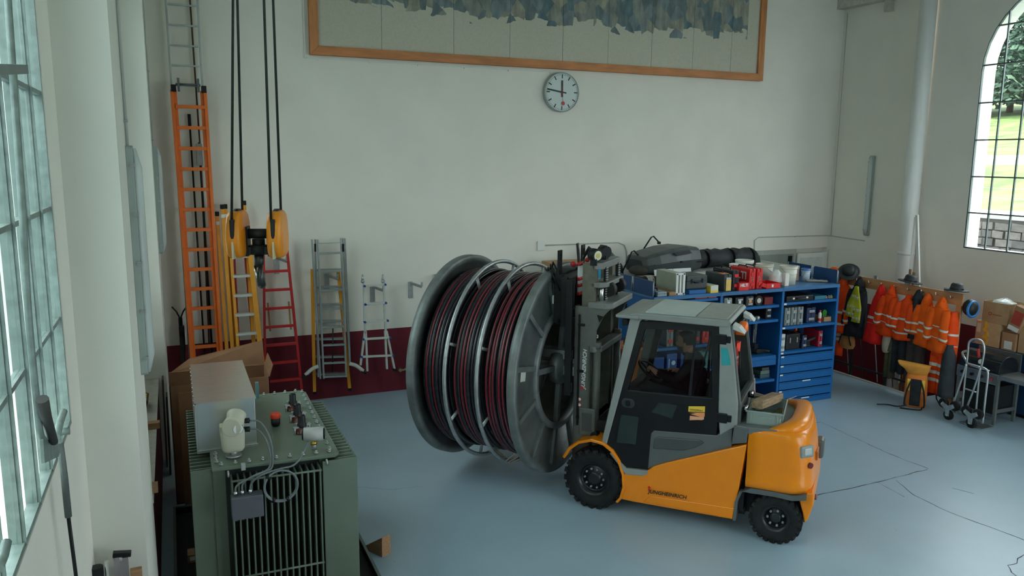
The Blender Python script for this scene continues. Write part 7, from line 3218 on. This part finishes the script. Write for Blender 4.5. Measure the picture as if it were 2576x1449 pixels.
ya, yb, _, zt = kb((445, 540), (690, 595), (470, 300))
h1 = zt - ZB
k1 = kraft('large kraft box with yellow torn tape at the bottom of the pile', (12.65, (ya + yb) / 2, ZB), (.42, ya - yb, h1), 0, 1)
m = MB()
rnd = random.Random(4)
for i in range(9):
    m.box((-.213, .02 + rnd.uniform(-.03, .03), .05 + i * .042), (.006, rnd.uniform(.03, .08), .045), (rnd.uniform(-.5, .5), 0, 0))
m.build('yellow_tape', mat('tape_yellow', (.75, .42, .03), .4), k1)
m = MB()
m.box((-.212, .16, h1 - .12), (.004, .06, .15))
m.build('label', mat('box_label', (.62, .52, .42), .7), k1)
y2a, y2b, _, zt2 = kb((522, 295), (775, 340), (540, 105))
k2 = kraft('open kraft box with plastic wrap and red print on top of the pile', (12.65, (y2a + y2b) / 2, ZB + h1 + .002), (.42, y2a - y2b, zt2 - ZB - h1), 0, 0, openb=True)
m = MB()
rr = []
for j in range(5):
    r = (.9, 1.0, .8, .5, .15)[j]
    rr.append([(.19 * r * math.cos(a) * (1 + rnd.uniform(-.1, .1)), .20 * r * math.sin(a) * (1 + rnd.uniform(-.1, .1)), zt2 - ZB - h1 - .06 + .03 * j + rnd.uniform(-.015, .015)) for a in [2 * PI * q_ / 16 for q_ in range(16)]])
m.loft(rr)
m.build('plastic_wrap', mat('wrap_clear', (.55, .57, .54), .2, var=.2, scale=20), k2)
text('box_print', 'ecomea', .06, mat('print_brown', (.30, .10, .06), .7), frame((-.2115, .04, .13), (0, -1, 0), (0, 0, 1)), k2, width=.16)
m = MB()
m.ring(.024, .006, Matrix.Translation((-.2115, .08, .15)) @ Matrix.Rotation(PI / 2, 4, 'Y'), 18, 6)
m.build('round_logo', mat('print_red', (.45, .07, .04), .7), k2)
y3a, y3b, _, zt3 = kb((712, 600), (850, 635), (735, 420))
k3 = kraft('small brown box with a white label beside the taped box', (12.62, (y3a + y3b) / 2, ZB), (.36, y3a - y3b, zt3 - ZB), 0, 2)
m = MB()
m.box((-.182, .0, .09), (.004, .13, .13))
m.build('label', M_TAG, k3)
k4 = thing('flat_carton', 'flat red and brown carton leaning on the small brown box', 'carton', (12.50, (y3a + y3b) / 2 - .03, zt3 + .004))
mt = Matrix.Rotation(math.radians(16), 4, 'X')
m = MB()
m.bx(-.06, .06, -.10, .10, .04, .46, mt)
m.build('body', BXM[2], k4, bevel=.004)
m = MB()
m.bx(-.066, -.058, -.08, .08, .16, .38, mt)
m.build('red_print', mat('carton_red', (.42, .05, .03), .6), k4)
m = MB()
m.bx(-.066, -.058, -.09, .09, .05, .12, mt)
m.build('barcode_label', M_TAG, k4)
y6a, y6b, _, zt6 = kb((856, 640), (948, 655), (870, 360))
k6 = kraft('middle kraft box at the right edge of the picture, beside the labelled box', (12.66, y6a - .19, ZB), (.36, .36, zt6 - ZB), 0, 3)
k5 = kraft('tall flat kraft carton leaning on the wall at the right edge of the picture', (12.92, y6a - .02, ZB + .13), (.08, .42, 1.30), 0, 1)
k5.rotation_euler = (math.radians(17), 0, 0)
y7a, y7b, _, zt7 = kb((905, 655), (948, 660), (915, 495), 12.46)
k7 = kraft('low kraft box at the very right front of the blue cabinet', (12.47, y7a - .22, ZB), (.02, .40, zt7 - ZB), 0, 1)
bpy.data.objects.remove(k7.children[0])
bpy.data.objects.remove(k7)

# things near the forklift on the floor ------------------------------------------------
T = thing('cardboard_box', 'open cardboard box with raised flaps on the floor behind the forklift', 'box', (7.75, 8.75, 0), math.radians(14))
m = MB()
t = .01
a, b, h = .62, .5, .62
for q_ in ((-a / 2, a / 2, -b / 2, b / 2, 0, t), (-a / 2, -a / 2 + t, -b / 2, b / 2, 0, h), (a / 2 - t, a / 2, -b / 2, b / 2, 0, h), (-a / 2, a / 2, -b / 2, -b / 2 + t, 0, h), (-a / 2, a / 2, b / 2 - t, b / 2, 0, h)):
    m.bx(*q_)
M_PINKB = mat('box_pinkish', (.50, .36, .29), .8, var=.08)
m.build('body', M_PINKB, T)
for pts in (((-a / 2, -b / 2, h), (a / 2, -b / 2, h), (a / 2, -b / 2 - .20, h + .12), (-a / 2, -b / 2 - .20, h + .06)), ((-a / 2, b / 2, h), (a / 2, b / 2, h), (a / 2, b / 2 + .02, h + .22), (-a / 2, b / 2 + .02, h + .2))):
    m = MB()
    p = [Vector(q_) for q_ in pts]
    nn = (p[1] - p[0]).cross(p[3] - p[0]).normalized() * .006
    m.add(p + [q_ + nn for q_ in p], [(0, 1, 2, 3), (7, 6, 5, 4), (0, 1, 5, 4), (1, 2, 6, 5), (2, 3, 7, 6), (3, 0, 4, 7)])
    m.build('flap', M_PINKB, T)
bucket('white_tub', 'white plastic tub on the floor behind the forklift cab', 7.75, 9.32, 0, .30, .66, M_BUCK2)
T = thing('orange_bin', 'tall orange-brown bin standing between the forklift mast and the rack', 'bin', (6.05, 9.6, 0))
m = MB()
m.loft([[(6.05 + x * k, 9.6 + y * k, z) for x, y in rrect(.46, .46, .05, 3)] for k, z in ((.80, 0), (.92, .9), (1.0, 1.36), (1.06, 1.36), (1.06, 1.42), (.98, 1.42), (.95, 1.30))])
W(m, 'body', mat('bin_orange', (.42, .13, .035), .6, var=.12), T)
m = MB()
for k in range(4):
    m.ring(.10, .018, Matrix.Translation((6.08, 9.58, 1.43 + .03 * k)), 22, 6)
o = W(m, 'hose_coil', M_BLACK, T)

# cardboard behind the transformer ------------------------------------------------------
T = thing('cardboard_box', 'large open cardboard box with raised flaps behind the transformer', 'box', (.42, 9.85, 0))
M_CBD = mat('cardboard_dark', (.22, .105, .05), .85, var=.1, scale=5)
m = MB()
for q_ in ((-.14, .98, 9.62, 9.63, 0, 1.46), (-.14, .98, 10.18, 10.19, 0, 1.46), (-.14, -.13, 9.62, 10.19, 0, 1.46), (.97, .98, 9.62, 10.19, 0, 1.46), (-.14, .98, 9.62, 10.19, 0, .01)):
    m.bx(*q_)
W(m, 'body', M_CBD, T)
for pts in (((-.14, 9.625, 1.46), (.40, 9.625, 1.46), (.40, 9.56, 1.64), (-.14, 9.56, 1.64)), ((-.14, 10.185, 1.46), (.98, 10.185, 1.46), (.98, 10.30, 1.76), (.10, 10.30, 1.60)), ((.975, 9.62, 1.46), (.975, 10.18, 1.46), (1.02, 10.18, 1.62), (1.02, 9.62, 1.60))):
    m = MB()
    p = [Vector(q_) for q_ in pts]
    nn = (p[1] - p[0]).cross(p[3] - p[0]).normalized() * .008
    m.add(p + [q_ + nn for q_ in p], [(0, 1, 2, 3), (7, 6, 5, 4), (0, 1, 5, 4), (1, 2, 6, 5), (2, 3, 7, 6), (3, 0, 4, 7)])
    W(m, 'flap', M_CBD, T)
m = MB()
m.box((0, 0, .69), (.62, .02, 1.38), (-.05, 0, 0))
o = m.build('cardboard_sheet', M_CBD, loc=(.26, 9.50, .01))
tag(o, 'flat cardboard sheet leaning on the large box behind the transformer', 'cardboard')
for i, (x, h, c, lab) in enumerate(((-.24, 1.20, (.10, .09, .05), 'dark olive board leaning in the gap by the burgundy plinth'), (-.20, 1.05, (.05, .05, .045), 'black board leaning beside the dark olive board'))):
    m = MB()
    m.box((0, 0, h / 2), (.022, .22, h), (0, .012, 0))
    o = m.build('leaning_board', mat('board_%d' % i, c, .8, var=.2), loc=(x, 11.0 - .3 * i, .005))
    tag(o, lab, 'board', 'boards by the plinth')

# left ledge: wood blocks and barrier tape --------------------------------------------
for i, (u, v, lab) in enumerate(((385, 1066, 'wood block on the pale ledge nearer the back wall'), (390, 1222, 'wood block on the pale ledge nearer the pillar'))):
    p = at(u, v, z=1.20)
    m = MB()
    m.box((0, 0, .035), (.16, .10, .07))
    o = m.build('wood_block', M_WOOD, loc=(-.33, p.y, 1.151), bevel=.003)
    tag(o, lab, 'wood block')
m = MB()
m.box((0, 0, .06), (.06, .35, .12), (0, .3, 0))
o = m.build('warning_strip', mat('strip_black', (.02, .02, .018), .6), loc=(-.42, 9.9, 1.165))
tag(o, 'black and yellow warning strip leaning on the pale ledge', 'strip')
for k in range(3):
    m = MB()
    m.box((-.012, -.10 + .1 * k, .075), (.05, .035, .13), (.5, .3, 0))
    m.build('yellow_stripe', M_YELLOW, o)

# standing tubes and rails in the corner below the left window --------------------------
for i, (u, v, r, kind, lab) in enumerate(((243, 1426, .04, 'roll', 'black roll standing below the left window'), (268, 1412, .014, 'tube', 'thin silver tube standing below the left window'), (303, 1398, .035, 'rail', 'silver rail with a black cap standing below the left window'), (342, 1430, .03, 'wood', 'wooden stick standing by the pillar'))):
    p = at(u, v, y=5.45)
    m = MB()
    if kind in ('roll', 'tube'):
        m.cyl((0, 0, 0), (0, 0, p.z), r, n=14)
        o = m.build('steel_tube' if kind == 'tube' else 'black_roll', M_ALU if kind == 'tube' else M_BLACK, loc=(p.x, 5.45, 0))
    elif kind == 'rail':
        m.bx(-.045, -.005, -.02, .02, 0, p.z)
        m.bx(.01, .045, -.02, .02, 0, p.z - .01)
        m.bx(-.006, .011, -.012, .012, 0, p.z - .03)
        o = m.build('aluminium_rail', M_ALU, loc=(p.x, 5.45, 0))
        m = MB()
        m.box((.01, 0, p.z + .012), (.11, .05, .03), (0, .15, 0))
        m.build('end_cap', M_BLACK, o, bevel=.005)
    else:
        m.bx(-.035, .035, -.02, .02, 0, p.z)
        o = m.build('wood_stick', M_WOOD, loc=(p.x, 5.45, 0))
    tag(o, lab, kind if kind != 'wood' else 'stick')

# left window opener ---------------------------------------------------------------------
T = thing('window_opener', 'old steel window opener with vertical rod and wooden lever on the left window', 'window opener', (-.53, 4.3, 3.0))
XW = -.545


def wp(u, v, x=XW):
    return at(u, v, x=x)


m = MB()
m.tube(smooth([wp(17, -40), wp(30, 150), wp(53, 480), wp(72, 800), wp(93, 1020), wp(100, 1085), wp(112, 1110), wp(130, 1118)]), .014, 8)
W(m, 'vertical_rod', M_STEEL_GR, T)
m = MB()
m.tube([wp(136, 1112, XW + .03), wp(126, 1080, XW + .03), wp(116, 1050, XW + .03), wp(106, 1004, XW + .03)], [.016, .018, .021, .024], 10)
W(m, 'lever', mat('lever_dark', (.04, .04, .036), .6), T)
m = MB()
a = [wp(100, 1105), wp(134, 1110), wp(148, 1128), wp(140, 1150), wp(104, 1166)]
nn = Vector((.012, 0, 0))
m.add(a + [q_ + nn for q_ in a], [(0, 1, 2, 3, 4), (9, 8, 7, 6, 5), (0, 1, 6, 5), (1, 2, 7, 6), (2, 3, 8, 7), (3, 4, 9, 8), (4, 0, 5, 9)])
W(m, 'bracket_plate', M_STEEL_GR, T)
m = MB()
m.tube([wp(160, 1036), wp(150, 1065), wp(142, 1100)], .018, 8)
m.cyl(wp(158, 1086) + Vector((-.03, 0, 0)), wp(158, 1086) + Vector((.03, 0, 0)), .018, n=10)
W(m, 'hinge_arm', M_STEEL_GR, T)
m = MB()
m.tube([wp(150, 1112), wp(162, 1200), wp(172, 1300)], .016, 8)
W(m, 'pull_tube', mat('pull_tube', (.13, .15, .14), .5, .3), T)
m = MB()
m.tube([wp(172, 1300), wp(190, 1440), wp(205, 1560)], .009, 8)
W(m, 'pull_rod', M_BLACK, T)
m = MB()
p = wp(30, 174)
m.bar(wp(-20, 174, -.50), wp(60, 174, -.50), .03, .035)
W(m, 'latch_bar', mat('latch_grey', (.18, .21, .20), .5), T)
m = MB()
m.tube([wp(16, 1364), wp(8, 1400), wp(-5, 1430)], .016, 8)
W(m, 'lower_hinge', M_STEEL_GR, T)

# ================================================================== OUTDOORS, RIGHT
M_STONE = [mat('stone_%d' % i, c, .9, var=.2, scale=6, bump=.3) for i, c in enumerate(((.10, .09, .08), (.075, .07, .065), (.13, .115, .10)))]
ST = MB()
ST.bx(20.2, 20.5, -5, 60, .4, 2.62)
sw_ = tag(ST.build('stone_wall', mat('mortar', (.09, .085, .075), .95)), 'low rubble stone wall along the lane outside the arched window', 'wall')
stm = []
rnd = random.Random(9)
for v in range(3):
    m = MB()
    m.bx(-.06, .04, -.19, .19, -.10, .10)
    b_ = m.build('stone', M_STONE[v], sw_, bevel=.03)
    stm.append(b_.data)
    bpy.data.objects.remove(b_)
cnt = 0
z = 1.35
while z < 2.6:
    y = 9.0 + rnd.uniform(0, .3)
    while y < 18.5 and cnt < 290:
        o = bpy.data.objects.new('stone', rnd.choice(stm))
        C.objects.link(o)
        o.parent = sw_
        o.location = (20.18, y, z)
        sx = rnd.uniform(.7, 1.25)
        o.scale = (1, sx, rnd.uniform(.85, 1.0))
        o.rotation_euler = (rnd.uniform(-.06, .06), 0, 0)
        y += .38 * sx + .02
        cnt += 1
    z += .215
m = MB()
m.bx(20.1, 20.65, -5, 60, 2.62, 2.72)
m.build('coping', mat('coping_pale', (.34, .33, .31), .9), sw_)
# fence wires and meadow path
FE = thing('wire_fence', 'thin wire fence along the foot of the sunny meadow', 'fence', (21.5, 14, 2.8))
for y in (11.5, 14.0, 16.5, 19.0):
    m = MB()
    m.cyl((21.5, y, 2.7), (21.5, y, 3.45), .03, n=6)
    W(m, 'post', mat('fence_post', (.20, .16, .12), .9), FE)
for z in (3.1, 3.38):
    m = MB()
    m.tube([(21.5, 8, z), (21.5, 24, z)], .008, 5)
    W(m, 'wire', M_GALV, FE)
m = MB()
rr = []
for j in range(30):
    y = -10 + 4 * j
    x = 31 + 1.5 * math.sin(y * .07)
    hh = lambda q: 2.75 + (q - 20.5) * .115
    rr.append([(x - .8, y, hh(x - .8) + .20), (x + .8, y, hh(x + .8) + .20), (x + .8, y, hh(x + .8) - .3), (x - .8, y, hh(x - .8) - .3)])
m.loft(rr, smooth=False)
struct(m.build('path_meadow', mat('path_pale', (.50, .46, .38), .9)))
# trees at the top of the meadow
M_LEAF = mat('leaf_dark', (.035, .075, .045), .8, var=.5, scale=1.2)
M_LEAF2 = mat('leaf_mid', (.07, .14, .05), .8, var=.5, scale=1.2)
M_TRUNK = mat('trunk_brown', (.10, .07, .05), .9)


def leaf_mesh(seed, r, h, n, mm):
    rnd = random.Random(seed)
    m = MB()
    for i in range(n):
        t = rnd.random()
        rad = r * (1 - t) ** .7 * rnd.random() ** .35 + .2
        a = rnd.uniform(0, 6.28)
        c = Vector((rad * math.cos(a), rad * math.sin(a), 1.2 + (h - 1.2) * t))
        s = rnd.uniform(.16, .42)
        d1 = Vector((rnd.uniform(-1, 1), rnd.uniform(-1, 1), rnd.uniform(-.7, .7))).normalized() * s
        d2 = d1.orthogonal().normalized() * s * .6
        m.add([c - d1, c + d2, c + d1, c - d2], [(0, 1, 2, 3)])
    return m.build('foliage', mm, None, recalc=False)


rnd = random.Random(21)
wood = MB()
for row, x in enumerate((66, 72, 79)):
    for j in range(9):
        T = leaf_mesh(rnd.randrange(999), rnd.uniform(3.2, 4.4), rnd.uniform(11, 18), 2600, M_LEAF)
        ox, oy, oz = x + rnd.uniform(-1, 1), 26 + j * 4.6 + rnd.uniform(-1, 1) + row * 1.5, 2.55 + (x - 20.5) * .115
        mi = rnd.choice((0, 0, 1))
        n0 = len(wood.v)
        wood.v += [(v.co.x + ox, v.co.y + oy, v.co.z + oz) for v in T.data.vertices]
        for p in T.data.polygons:
            wood.f.append(tuple(i + n0 for i in p.vertices))
            wood.mi.append(mi)
            wood.sm.append(False)
        bpy.data.objects.remove(T)
        wood.m = 2
        wood.cyl((ox, oy, oz), (ox, oy, oz + 9), .3, .08, n=8)
fo = wood.build('forest', [M_LEAF, M_LEAF2, M_TRUNK], recalc=False)
tag(fo, 'dark wood at the top of the sunny meadow outside the arched window', 'forest', kind='stuff')
